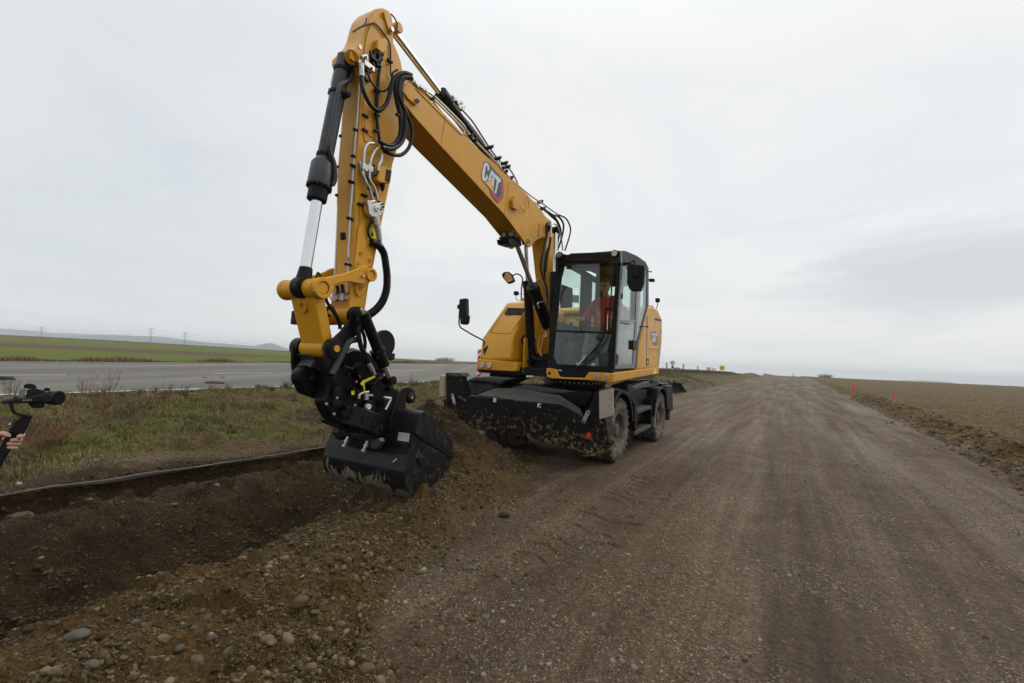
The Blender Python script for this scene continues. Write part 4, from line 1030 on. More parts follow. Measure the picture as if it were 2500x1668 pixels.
for z_, pts, l, r in ((z8, [(1270, 1110), (1330, 1150), (1380, 1165), (1420, 1230), (1405, 1340), (1370, 1440)], .1, .018), (z8, [(1380, 1150), (1440, 1180), (1475, 1250), (1470, 1320), (1432, 1440)], .12, .015),
                      (z8, [(1260, 1100), (1320, 1160), (1370, 1210), (1385, 1300), (1360, 1430)], .05, .018), (z8, [(1240, 1090), (1300, 1130), (1350, 1170), (1395, 1260), (1400, 1380)], .15, .016),
                      (z4, [(1000, 1010), (965, 1040), (962, 1200), (930, 1340), (900, 1500), (890, 1620)], .3, .020), (z4, [(1015, 1200), (1000, 1320), (975, 1440), (955, 1568), (950, 1650)], .3, .018),
                      (z5, [(990, 0), (950, 130), (940, 230), (965, 340), (1000, 430), (1010, 560), (1000, 640)], .28, .016), (z5, [(1020, 20), (985, 140), (975, 260), (990, 350)], .28, .016)):
    P_(hose(z_, pts, l, r), 'boom_hose', 'rubber')
P_(MB().tube(bez(line3(z4, [(1018, 1200), (1022, 1060), (1035, 1025), (1070, 1030), (1105, 1070), (1150, 1200), (1170, 1370)], .3)), .012, 10), 'steel_pipe', 'steel')
P_(MB().tube(line3(z4, [(1012, 1200), (1020, 1090)], .3), .018, 12), 'hose_fitting', 'steel')
mb = MB(); r_ = random.Random(4)
for q_ in ((200, 80), (215, 100), (240, 110), (262, 128), (285, 140)): c = at(z8, q_, .14); mb.cyl(c - UL * .03, c + UL * .04, .022, n=8).box(c, UL * .02, UF * .035, Vector((0, 0, .02)))
P_(mb, 'pipe_unions', 'steel', BOOM, bevel=.003)
mb = MB()
for q_, s_ in (((515, 195), .05), ((545, 235), .055), ((580, 240), .04), ((590, 285), .045), ((560, 275), .045), ((608, 270), .03)): mb.box(at(z8, q_, -.0), UL * s_ * .8, (UF * .7 - Vector((0, 0, .7))) * s_ * .7, (UF * .7 + Vector((0, 0, .7))) * s_ * .5)
P_(mb, 'port_valve', 'steel', BOOM, bevel=.008)
mb = MB()
for q_ in ((655, 510), (690, 545), (940, 730), (920, 770), (940, 800), (985, 850), (885, 690), (1230, 1045), (1250, 1100), (340, 205), (820, 600), (960, 760)): c = at(z8, q_, .11); mb.box(c, UL * .05, (UF * .7 - Vector((0, 0, .6))) * .03, Vector((0, 0, .022)))
P_(mb, 'pipe_clamps', 'blackclean', BOOM, bevel=.004)
# stick cylinder on top of the boom
ra = at(z0, (957, 74), 0); rb = at(z0, (1074, 228), 0); re = at(z0, (1222, 425), 0)
sc_ = P_(MB().cyl(rb, re, .066, n=24), 'stick_cylinder', 'blackclean', bevel=.004); dd3 = (re - rb).normalized()
P_(MB().cyl(ra, rb + dd3 * .1, .036, n=24), 'rod', 'chrome', sc_)
P_(MB().cyl(rb, rb + dd3 * .16, .086, n=24), 'gland', 'blackclean', sc_, bevel=.006)
P_(MB().cyl(ra - UL * .1, ra + UL * .1, .05, n=24), 'rod_eye', 'yellow', sc_, bevel=.005)
P_(plate(z0, [(1195, 385), (1235, 420), (1262, 455), (1225, 425)], -.1, .1), 'cylinder_lug', 'yellow', BOOM, bevel=.006)
# ------------------------------------------------------------------ upper structure
def onplane(px, py, p0, n, off=0.0):
    o = Vector((0, 0, EYE)); d = ray(px, py); k = n.dot(p0 - o) / n.dot(d); return o + d * k + n * off
def fr(z, pts, u): return [pu(*z(*p), u) for p in pts]
def fplate(z, pts, u0, u1, at_=None):
    f_ = fr(z, pts, u1 if at_ is None else at_); return MB().prism([U(u0, a, b) for a, b in f_], [U(u1, a, b) for a, b in f_])
UFC = 1.86
CB = empty('cab', (0, 0, 0)); CB.location = U(.8, .78, 1.45); bpy.context.view_layer.update(); par(CB, EX); CB.matrix_parent_inverse = EX.matrix_basis.inverted()
def C_(mb, nm, mat, **kw): return P_(mb, nm, mat, CB, **kw)
# roof and visor
rp_ = prof(z0, [(1504, 612), (1528, 612), (1556, 624), (1577, 639), (1583, 652), (1581, 664), (1556, 648), (1512, 640), (1503, 640)], 1.27)
C_(MB().prof(rp_, .33, 1.27), 'roof', 'blackclean', bevel=.02, seg=3)
C_(MB().prof([(a, b - .035) for a, b in rp_[5:8]] + [(a, b - .06) for a, b in rp_[5:8][::-1]], .36, 1.24), 'headliner', 'headliner')
C_(fplate(z5, [(1110, 110), (1150, 75), (1230, 100), (1250, 78), (1680, 62), (1770, 50), (1775, 180), (1735, 200), (1700, 165), (1230, 165), (1180, 200), (1105, 215)], UFC - .06, UFC + .05), 'visor', 'blackgloss', bevel=.01)
for q_, nm in (((1132, 95), 0), ((1708, 80), 1)):
    l, zz = pu(*z5(*q_), UFC + .08); c = U(UFC + .08, l, zz)
    wl = C_(MB().cyl(c - UF * .09, c, .052, .056, n=24), 'roof_light', 'blackclean', bevel=.005)
    P_(MB().cyl(c, c + UF * .006, .044, n=24), 'lens', 'lens', wl)
# pillars (front plane)
C_(fplate(z5, [(1110, 200), (1185, 195), (1150, 330), (1078, 1040), (1068, 1160), (1110, 1235), (1120, 1262), (1000, 1262), (1005, 1210), (1040, 900), (1075, 500)], UFC - .07, UFC), 'front_pillar', 'black', bevel=.01)
C_(fplate(z5, [(1735, 180), (1775, 180), (1745, 600), (1700, 1315), (1660, 1310), (1640, 1250), (1655, 1200), (1690, 700)], UFC - .09, UFC), 'front_pillar', 'black', bevel=.01)
C_(fplate(z5, [(1180, 150), (1740, 150), (1738, 168), (1700, 165), (1230, 172), (1190, 200)], UFC - .05, UFC - .002), 'windscreen_rail', 'black', bevel=.006)
C_(fplate(z5, [(1000, 1262), (1110, 1235), (1640, 1262), (1700, 1315), (1690, 1328), (1440, 1318), (1420, 1345), (1400, 1375), (1150, 1368), (1130, 1358), (1105, 1288)], UFC - .05, UFC + .03), 'lower_frame', 'black', bevel=.008)
C_(fplate(z5, [(1125, 1292), (1160, 1294), (1160, 1308), (1125, 1306)], UFC + .031, UFC + .034), 'frame_sticker', 'plate_pale')
C_(fplate(z5, [(1076, 878), (1690, 900), (1688, 922), (1074, 898)], UFC - .03, UFC - .004), 'windscreen_bar', 'black', bevel=.005)
gp = fr(z5, [(1150, 160), (1745, 160), (1690, 1300), (1050, 1250)], UFC - .02)
C_(MB().prism([U(UFC - .024, a, b) for a, b in gp], [U(UFC - .018, a, b) for a, b in gp]), 'windscreen', 'glass', smooth=0)
# wiper
W_ = lambda pts, r, u=UFC + .035: MB().tube(bez([U(u, *pu(*z5(*p), u)) for p in pts], 5), r, 8)
wp = C_(W_([(1620, 650), (1612, 800), (1600, 930), (1560, 1010), (1440, 1150), (1300, 1305)], .013), 'wiper_arm', 'blackclean')
P_(W_([(1665, 650), (1655, 820), (1640, 960), (1590, 1040), (1480, 1170), (1330, 1300)], .010), 'wiper_arm', 'blackclean', wp)
P_(W_([(1694, 200), (1682, 420), (1660, 700), (1640, 960)], .012), 'wiper_blade', 'rubber', wp)
P_(MB().tube([U(UFC + .03, *pu(*z5(1605, 655), UFC + .03)), U(UFC + .03, *pu(*z5(1690, 660), UFC + .03))], .016, 10), 'wiper_bracket', 'blackclean', wp)
P_(W_([(1640, 720), (1635, 880)], .008), 'wiper_spring', 'chrome', wp)
# side (door side)
LD = 1.28
def sp(pts, l0, l1, nm, mat, par_=CB, **kw): return P_(plate(z5, pts, l0, l1), nm, mat, par_, **kw)
door = sp([(1800, 225), (1832, 205), (1765, 790), (1722, 1290), (1694, 1290), (1735, 790)], LD - .05, LD, 'door', 'doorgrey', bevel=.006)
sp([(1764, 772), (1950, 780), (1947, 800), (1762, 790)], LD - .03, LD + .002, 'door_rail', 'doorgrey', door, bevel=.004)
sp([(1950, 205), (1975, 210), (1952, 800), (1925, 1280), (1900, 1280), (1930, 800)], LD - .04, LD - .003, 'door_frame', 'doorgrey', door, bevel=.005)
sp([(1722, 1240), (1905, 1228), (1902, 1278), (1720, 1288)], LD - .03, LD + .001, 'door_rail', 'doorgrey', door, bevel=.005)
sp([(1826, 200), (2050, 228), (2050, 255), (1822, 232)], LD - .04, LD - .001, 'door_rail', 'blackclean', door)
sp([(1905, 985), (1953, 990), (1948, 1090), (1905, 1085)], LD + .003, LD + .03, 'door_handle', 'blackclean', door, bevel=.008)
sp([(1733, 1130), (1755, 1140), (1745, 1245), (1722, 1245)], LD + .003, LD + .03, 'hinge', 'blackclean', door, bevel=.005)
sp([(1783, 800), (1865, 812), (1865, 800), (1872, 825), (1860, 820), (1783, 806)], LD + .003, LD + .012, 'latch', 'blackclean', door)
sp([(1886, 470), (1960, 470), (1940, 775), (1876, 770)], LD - .03, LD - .012, 'dark_opening', 'black', door)  # black sheet standing in for the dark interior behind the open sliding window
for pts in ([(1790, 500), (1802, 495), (1797, 555), (1788, 555)],): sp(pts, LD + .003, LD + .012, 'window_catch', 'blackclean', door)
sp([(1820, 220), (1952, 225), (1930, 780), (1764, 775)], LD - .018, LD - .012, 'door_glass', 'glassdoor', door, smooth=0)
sp([(1762, 792), (1932, 800), (1905, 1240), (1722, 1250)], LD - .019, LD - .013, 'door_glass', 'glassdoor', door, smooth=0)
sp([(1972, 225), (2055, 240), (2045, 640), (1955, 1010), (1935, 1260), (1925, 1260), (1950, 800)], LD - .018, LD - .012, 'quarter_glass', 'glassdoor', smooth=0)
sp([(2050, 225), (2068, 225), (2068, 620), (2000, 860), (1962, 1010), (1940, 1275), (1922, 1275), (1945, 1000), (2044, 640)], LD - .08, LD - .004, 'rear_pillar', 'black', bevel=.008)
mb = plate(z5, [(1780, 190), (1805, 190), (1795, 300), (1770, 300)], LD - .04, LD + .02)
C_(mb, 'pillar_bracket', 'black', bevel=.006)
for q_ in (((2045, 268), (2092, 272)), ((1995, 842), (2055, 846))):
    o_ = C_(MB().tube([at(z5, q_[0], LD), at(z5, q_[1], LD + .06)], .009, 8).ball(at(z5, q_[1], LD + .06), .018, 8), 'hinge_pin', 'blackclean')
# far side wall: glass, pillars; rear wall with a window
rearU = -.28; LN = .33
floorz = 1.5
tz1 = 3.33
C_(MB().bx(U, rearU, UFC - .05, LN, LD - .05, 1.46, 1.52), 'floor', 'interior', bevel=.005)
C_(MB().bx(U, .22, .72, LN - .02, LN + .05, 1.52, 3.3).bx(U, rearU - .02, rearU + .12, LN - .02, LN + .05, 1.52, 3.45), 'side_pillar', 'interior', bevel=.01)
C_(MB().bx(U, rearU, UFC - .05, LN - .02, LN + .04, 3.26, 3.36).bx(U, rearU, .6, LN - .02, LN + .04, 1.52, 2.35).bx(U, .6, UFC - .05, LN - .02, LN + .02, 1.52, 2.28), 'side_wall', 'interior', bevel=.006)
C_(MB().bx(U, rearU, UFC - .08, LN - .001, LN + .004, 1.75, 3.27), 'side_glass', 'glass', smooth=0)
C_(MB().bx(U, rearU - .03, rearU + .03, LN + .05, LD - .08, 1.5, 2.45).bx(U, rearU - .03, rearU + .03, LN + .05, LD - .08, 3.2, 3.5).bx(U, rearU - .03, rearU + .04, LN + .05, LN + .16, 2.45, 3.2).bx(U, rearU - .03, rearU + .04, LD - .2, LD - .08, 2.45, 3.2), 'rear_wall', 'interior', bevel=.01)
C_(MB().bx(U, rearU - .006, rearU, LN + .16, LD - .2, 2.45, 3.2), 'rear_window', 'glass', smooth=0)
# paper notices on the far glass
C_(MB().bx(U, 1.0, 1.02, LN + .06, LN + .062, 2.3, 2.31), 'grab_rail', 'blackclean')
# seat
C_(MB().bx(U, .25, .80, .56, 1.06, 1.88, 2.02), 'seat', 'seat', bevel=.04, seg=3)
C_(MB().prism([U(.28, .58, 2.0), U(.16, .58, 2.0), U(-.02, .60, 2.75), U(.10, .60, 2.75)], [U(.28, 1.04, 2.0), U(.16, 1.04, 2.0), U(-.02, 1.02, 2.75), U(.10, 1.02, 2.75)]), 'seat_back', 'seat', bevel=.04, seg=3)
C_(MB().bx(U, .0, .12, .70, .92, 2.76, 2.96), 'headrest', 'seat', bevel=.04, seg=3)
C_(MB().bx(U, .3, .8, .6, 1.02, 1.52, 1.88), 'seat_base', 'blackclean', bevel=.03)
for l in (.44, 1.16):
    C_(MB().bx(U, .45, .98, l - .07, l + .07, 2.08, 2.2), 'armrest_console', 'interior', bevel=.03, seg=3)
    C_(MB().tube(bez([U(.93, l, 2.2), U(.95, l, 2.28), U(.95, l + (.01 if l < 1 else -.01), 2.36)]), .022, 10, radii=None).ball(U(.95, l, 2.38), .034, 10), 'joystick', 'blackclean')
C_(fplate(z5, [(1130, 440), (1150, 400), (1262, 440), (1258, 640), (1140, 650)], 1.42, 1.5), 'monitor', 'interior', bevel=.02)
C_(MB().tube([U(1.46, LN + .1, 1.55), U(1.46, LN + .12, 2.3)], .03, 10), 'monitor_post', 'interior')
C_(MB().tube([U(1.5, .80, 1.55), U(1.28, .80, 2.15)], .05, 14), 'steering_column', 'interior')
C_(MB().ring(U(1.27, .80, 2.2), (UF * -.5 + Vector((0, 0, 1))), [(.19, -.012), (.205, 0), (.19, .012), (.178, 0)], 32).tube([U(1.27, .61, 2.2), U(1.27, .99, 2.2)], .012, 8), 'steering_wheel', 'blackclean')
C_(MB().bx(U, 1.5, 1.62, .62, .74, 1.56, 1.62).bx(U, 1.5, 1.62, .88, 1.0, 1.56, 1.62), 'pedal', 'steel', bevel=.01)
C_(MB().bx(U, 1.3, 1.75, .98, 1.2, 1.52, 1.78), 'side_console', 'interior', bevel=.03)
C_(MB().bx(U, 1.3, 1.6, LN + .04, LN + .2, 1.52, 1.95), 'side_console', 'interior', bevel=.03)
C_(plate(z5, [(1380, 455), (1418, 458), (1418, 500), (1380, 495)], LN + .005, LN + .012), 'notice', 'blackclean')
C_(plate(z5, [(1272, 512), (1340, 520), (1340, 600), (1272, 590)], LN + .005, LN + .010), 'notice', 'notice_pale')

# ---------------- deck skirts
SK = P_(fplate(z5, [(1000, 1275), (1105, 1290), (1130, 1360), (1150, 1372), (1400, 1380), (1425, 1340), (1445, 1318), (1700, 1330), (1692, 1428), (1400, 1402), (1060, 1387), (1008, 1375), (996, 1330)], UFC - .1, UFC + .06, UFC + .06), 'cab_skirt', 'yellow', bevel=.012)
P_(plate(z5, [(1690, 1331), (1800, 1316), (2170, 1268), (2176, 1335), (1900, 1385), (1692, 1424)], 1.19, 1.28), 'side_skirt', 'yellow', bevel=.012)
P_(plate(z5, [(2118, 1295), (2145, 1290), (2147, 1335), (2118, 1340)], 1.281, 1.283), 'skirt_sticker', 'yellowtag', smooth=0)
P_(fplate(z5, [(1485, 1330), (1655, 1335), (1650, 1415), (1480, 1405)], UFC + .058, UFC + .063), 'lamp_recess', 'yellow_low', SK, bevel=.006)
for q_, m_ in (((1520, 1368), 'lens'), ((1620, 1375), 'lensorange')):
    l, zz = pu(*z5(*q_), UFC + .075); c = U(UFC + .075, l, zz)
    hl = P_(MB().ring(c, UF, [(.046, -.02), (.046, .006), (.038, .008), (.038, -.02)], 28), 'headlight', 'steel', SK)
    P_(MB().cyl(c - UF * .02, c + UF * .001, .038, n=24), 'lens', 'lens', hl)
    if m_ == 'lensorange': P_(MB().box(c + UF * .002 + UL * .005, UL * .018, UF * .002, Vector((0, 0, .012))), 'indicator', m_, hl)
l, zz = pu(*z5(1033, 1332), UFC + .06); P_(MB().cyl(U(UFC + .055, l, zz), U(UFC + .063, l, zz), .024, n=20), 'skirt_hole', 'black', SK)
P_(MB().bx(U, -2.1, 1.75, -1.2, 1.18, 1.36, 1.50), 'deck_frame', 'black', bevel=.01)
# ---------------- rear body + counterweight
rb_ = prof(z0, [(1554, 906), (1560, 850), (1577, 764), (1580, 752), (1592, 747), (1607, 756), (1617, 780), (1616, 840), (1609, 900)], 1.27)
RB = P_(MB().prof(rb_, -1.27, 1.27), 'engine_cover', 'yellow', bevel=.05, seg=4)
P_(plate(z5, [(2045, 730), (2056, 735), (2045, 1255), (2040, 1255)], 1.268, 1.2705), 'panel_gap', 'black', RB)
P_(plate(z5, [(2198, 860), (2203, 890), (2190, 900), (2180, 1050), (2172, 1250), (2168, 1250), (2174, 1050), (2186, 890)], 1.268, 1.2705), 'panel_gap', 'black', RB)
P_(plate(z5, [(2130, 755), (2200, 770), (2198, 790), (2128, 778)], 1.26, 1.272), 'vent', 'blackclean', RB)
P_(plate(z5, [(2085, 1060), (2175, 1062), (2172, 1082), (2070, 1075)], 1.27, 1.285), 'handle_ledge', 'yellow_low', RB, bevel=.005)
P_(plate(z5, [(2045, 1180), (2068, 1182), (2066, 1245), (2044, 1245)], 1.271, 1.274), 'number_plate', 'blackclean', RB, smooth=0)
P_(plate(z5, [(2053, 1198), (2058, 1198), (2061, 1230), (2056, 1230), (2053, 1215), (2050, 1230), (2048, 1230)], 1.2745, 1.276), 'plate_mark', 'white', RB, smooth=0)
P_(plate(z5, [(2092, 905), (2110, 892), (2152, 905), (2155, 960), (2135, 1045), (2118, 1040), (2094, 1000)], 1.271, 1.273), 'emblem', 'decal_dark', RB, smooth=0)
P_(plate(z5, [(2100, 1005), (2130, 1012), (2140, 1000), (2133, 1045), (2118, 1040)], 1.2735, 1.2745), 'emblem_frame', 'decal_red', RB, smooth=0)
letters(z5, 2096, 1000, 2152, 1012, 3, -92, 1.275, RB, ('decal_pale', 'decal_dark'))
P_(MB().bx(U, -1.9, -.4, -1.0, .9, 2.66, 2.76), 'engine_hood', 'yellow', RB, bevel=.04, seg=3)
c = at(z5, (2075, 620), 1.2); 
# ---------------- left (engine side) hood seen from the front
A_ = prof(z0, [(1168, 880), (1177, 825), (1238, 738)], -1.27)
B_2 = prof(z0, [(1250, 882), (1252, 826), (1287, 736)], -.42)
ln = [(A_[0], B_2[0]), (A_[1], B_2[1]), (A_[2], B_2[2])]
r1 = [U(a[0], -1.27, a[1]) for a in A_] + [U(-.4, -1.27, A_[2][1] + .02), U(-.4, -1.27, 1.5)]
r2 = [U(b[0], -.42, b[1]) for b in B_2] + [U(-.4, -.42, B_2[2][1] + .02), U(-.4, -.42, 1.5)]
HD = P_(MB().prism(r1, r2), 'side_hood', 'yellow', bevel=.06, seg=4)
s0, s1, s2_ = r1[1], r2[1], r2[2]; hn = (s1 - s0).cross(s2_ - s1).normalized()
if hn.dot(UF) < 0: hn = -hn
hp = lambda q, off: onplane(*z5(*q), s1, hn, off)
P_(MB().prism([hp(q, .004) for q in [(603, 648), (772, 655), (738, 722), (560, 716)]], [hp(q, -.02) for q in [(603, 648), (772, 655), (738, 722), (560, 716)]]), 'hood_vent', 'blackclean', HD)
mb = MB()
for k in range(6):
    t_ = k / 6 + .08; a = (603 + (560 - 603) * t_, 648 + (716 - 648) * t_); b = (772 + (738 - 772) * t_, 655 + (722 - 655) * t_)
    mb.tube([hp(a, .006), hp(b, .006)], .004, 5)
P_(mb, 'vent_slats', 'black', HD)
P_(MB().tube(bez([hp(q, .0) for q in [(592, 640), (500, 770), (418, 885), (425, 905), (610, 912), (640, 890), (730, 760), (790, 660)]], 6), .012, 8), 'pressed_edge', 'yellow', HD)
l, zz = pu(*z5(683, 1166), 1.94); 
LBMP = P_(fplate(z5, [(292, 1184), (690, 1212), (700, 1235), (690, 1308), (640, 1312), (272, 1290), (275, 1200)], 1.35, 1.86), 'left_skirt', 'yellow', bevel=.012)
P_(fplate(z5, [(298, 1212), (430, 1220), (432, 1282), (292, 1275)], 1.858, 1.863), 'lamp_recess', 'yellow_low', LBMP, bevel=.006)
for q_ in ((325, 1246), (402, 1250)):
    l, zz = pu(*z5(*q_), 1.875); c = U(1.875, l, zz)
    hl = P_(MB().ring(c, UF, [(.050, -.02), (.050, .006), (.042, .008), (.042, -.02)], 28), 'headlight', 'steel', LBMP)
    P_(MB().cyl(c - UF * .02, c + UF * .001, .042, n=24), 'lens', 'lens', hl)
    if q_[0] < 350: P_(MB().box(c + UF * .002 - UL * .01, UL * .018, UF * .002, Vector((0, 0, .012))), 'indicator', 'lensorange', hl)
# pieces between hood and boom
P_(MB().bx(U, .2, 1.2, -.44, -.36, 1.5, 2.6), 'inner_panel', 'yellow', bevel=.01)
P_(fplate(z5, [(820, 930), (868, 935), (866, 1010), (850, 1015), (820, 990)], 1.2, 1.3), 'warning_sticker', 'yellowtag')
P_(MB().bx(U, .9, 1.5, -.42, -.22, 1.5, 1.75), 'valve_bank', 'blackclean', bevel=.02)
for pts, u, r in (([(780, 930), (745, 970), (760, 1030), (800, 1060), (830, 1080)], 1.6, .016), ([(850, 940), (880, 980), (860, 1060), (840, 1100)], 1.6, .016),
                  ([(845, 1090), (870, 1160), (930, 1175), (1005, 1145)], 1.62, .014), ([(820, 1110), (840, 1150), (900, 1190), (1010, 1180)], 1.62, .012), ([(800, 1190), (830, 1260), (900, 1300), (980, 1270)], 1.62, .016),
                  ([(940, 930), (915, 1060), (950, 1150)], 1.62, .018), ([(975, 920), (960, 1000), (935, 1110)], 1.62, .018)):
    P_(MB().tube(bez([U(u, *pu(*z5(*p), u)) for p in pts], 6), r, 8), 'hose', 'rubber' if r != .018 else 'pipe_yellow')
P_(MB().tube([U(1.6, *pu(*z5(795, 1075), 1.6)), U(1.6, *pu(*z5(800, 1190), 1.6))], .028, 10).tube([U(1.6, *pu(*z5(770, 1110), 1.6)), U(1.6, *pu(*z5(830, 1080), 1.6))], .022, 10), 'hose_manifold', 'steel', bevel=.004)
P_(MB().tube(bez([U(1.65, *pu(*z5(*p), 1.65)) for p in [(990, 900), (1000, 940), (975, 950)]], 5), .016, 8), 'hose_fitting', 'steel')
P_(MB().tube(bez(line3(z5, [(905, 350), (940, 370), (990, 480), (1000, 570), (915, 595), (920, 650)], .15)), .013, 8), 'grab_pipe', 'steel')
# ---------------- mirrors and lamps
def mirror(nm, arm, head, u, mat_arm='blackclean', back='blackclean', **kw): pass
MU = 1.62
arm = [U(MU, *pu(*z5(*p), MU)) for p in [(352, 1150), (350, 1010), (335, 985), (210, 920), (105, 855), (88, 820), (92, 700), (98, 640)]]
m1 = P_(MB().tube(arm, .014, 10), 'mirror_arm', 'blackclean')
hq = fr(z5, [(105, 560), (175, 550), (180, 720), (190, 735), (182, 810), (160, 825), (115, 822), (105, 700), (98, 640)], MU)
P_(MB().prism([U(MU - .06, a, b) for a, b in hq], [U(MU + .05, a, b) for a, b in hq]), 'mirror_head', 'blackclean', m1, bevel=.02, seg=3)
P_(MB().box(U(MU + .02, *pu(*z5(100, 640), MU)), UL * .035, UF * .035, Vector((0, 0, .04))), 'mirror_clamp', 'blackclean', m1, bevel=.01)
P_(fplate(z5, [(338, 1070), (365, 1065), (370, 1045), (400, 1045), (398, 1065), (378, 1080), (375, 1130), (390, 1150), (345, 1130)], MU - .02, MU + .06), 'mirror_bracket', 'blackclean', m1, bevel=.006)
MU2 = .75
m2 = P_(MB().tube(bez([U(MU2, *pu(*z5(*p), MU2)) for p in [(640, 318), (690, 295), (735, 315), (752, 355), (742, 420), (738, 500), (738, 580)]], 5), .014, 8), 'mirror_arm', 'blackclean')
hq = fr(z5, [(600, 268), (640, 300), (668, 365), (645, 385), (598, 400), (545, 340), (528, 300), (555, 272)], MU2)
P_(MB().prism([U(MU2 - .06, a, b) for a, b in hq], [U(MU2 + .0, a, b) for a, b in hq]), 'mirror_head', 'blackclean', m2, bevel=.02, seg=3)
hq = fr(z5, [(598, 280), (632, 308), (655, 362), (600, 385), (558, 340), (575, 285)], MU2)
P_(MB().prism([U(MU2 + .004, a, b) for a, b in hq], [U(MU2 + .008, a, b) for a, b in hq]), 'mirror_glass', 'pipe_yellow', m2)
P_(fplate(z5, [(728, 540), (768, 545), (772, 580), (728, 580)], MU2 - .03, MU2 + .03), 'mirror_bracket', 'yellow', m2)
MU3 = UFC + .14
m3 = P_(MB().tube([U(UFC, *pu(*z5(1795, 202), UFC)), U(MU3, *pu(*z5(1920, 158), MU3)), U(MU3, *pu(*z5(1928, 300), MU3))], .012, 8), 'mirror_arm', 'blackclean', CB)
hq = fr(z5, [(1855, 200), (1880, 195), (2010, 200), (2025, 215), (2010, 390), (1985, 460), (1960, 472), (1880, 468), (1862, 450), (1838, 390), (1840, 215)], MU3)
P_(MB().prism([U(MU3 - .10, a, b) for a, b in hq], [U(MU3 + .0, a, b) for a, b in hq]), 'mirror_head', 'blackclean', m3, bevel=.025, seg=3)
P_(fplate(z5, [(1890, 258), (1960, 260), (1958, 320), (1940, 335), (1905, 330), (1888, 315)], MU3 + .001, MU3 + .035), 'mirror_mount', 'black', m3, bevel=.012)
P_(fplate(z5, [(1845, 385), (2005, 393), (2003, 398), (1845, 390)], MU3 + .001, MU3 + .006), 'mirror_seam', 'black', m3)
P_(fplate(z5, [(1965, 440), (1988, 430), (1990, 470), (1960, 475)], MU3 - .06, MU3 - .01), 'mirror_clip', 'black', m3)
def worklamp(q_, u, l=None):
    l, zz = pu(*z5(*q_), u); c = U(u, l, zz)
    o = P_(MB().box(c, UL * .045, UF * .04, Vector((0, 0, .04))), 'work_lamp', 'blackclean', bevel=.015)
    return o, c
o, c = worklamp((685, 497), .7); P_(MB().tube([c, c - Vector((0, 0, .12)), c - Vector((0, 0, .16)) + UL * .08], .008, 6), 'lamp_stalk', 'blackclean', o)
P_(MB().tube(bez([c + UL * .03, c + UL * .14 + Vector((0, 0, -.02)), c + UL * .22 - Vector((0, 0, .05))]), .005, 6), 'cable', 'blackclean', o)
c = at(z5, (2160, 570), 1.25)
o = P_(MB().box(c, UL * .045, UF * .05, Vector((0, 0, .045))), 'work_lamp', 'blackclean', bevel=.015)
P_(MB().tube([c, c - Vector((0, 0, .12)), c - Vector((0, 0, .2)) + UF * .1], .009, 6), 'lamp_stalk', 'blackclean', o)
P_(MB().box(at(z5, (2100, 362), 1.0), UL * .06, UF * .08, Vector((0, 0, .03))), 'antenna', 'blackclean', CB, bevel=.012)
P_(MB().box(at(z5, (2085, 640), 1.2), UL * .05, UF * .12, Vector((0, 0, .02))), 'top_bracket', 'yellow', RB, bevel=.006)

# ------------------------------------------------------------------ chassis
def KP(z, pts, u0, u1, ua=None):
    f_ = [ku(*z(*p), u1 if ua is None else ua) for p in pts]; return MB().prism([K(u0, a, b) for a, b in f_], [K(u1, a, b) for a, b in f_])
def KL(z, pts, l0, l1):
    f_ = [kl(*z(*p), l1) for p in pts]; return MB().prism([K(a, l0, b) for a, b in f_], [K(a, l1, b) for a, b in f_])
CH = P_(MB().bx(K, -2.3, 1.7, -.42, .42, .55, 1.02), 'chassis', 'black', bevel=.03)
P_(MB().bx(K, -1.0, .75, -.8, .8, .95, 1.12), 'chassis_top', 'bladetop', CH, bevel=.03)
SW = P_(MB().cyl(Vector((CEN.x, CEN.y, 1.08)), Vector((CEN.x, CEN.y, 1.38)), .62, n=48), 'swing_ring', 'black', bevel=.01)
mb = MB()
for k in range(44):
    a = 2 * math.pi * k / 44; c = Vector((CEN.x + .635 * math.cos(a), CEN.y + .635 * math.sin(a), 1.24)); mb.box(c, Vector((math.cos(a), math.sin(a), 0)) * .008, Vector((-math.sin(a), math.cos(a), 0)) * .014, Vector((0, 0, .018)))
P_(mb, 'ring_bolts', 'plate_pale', SW)
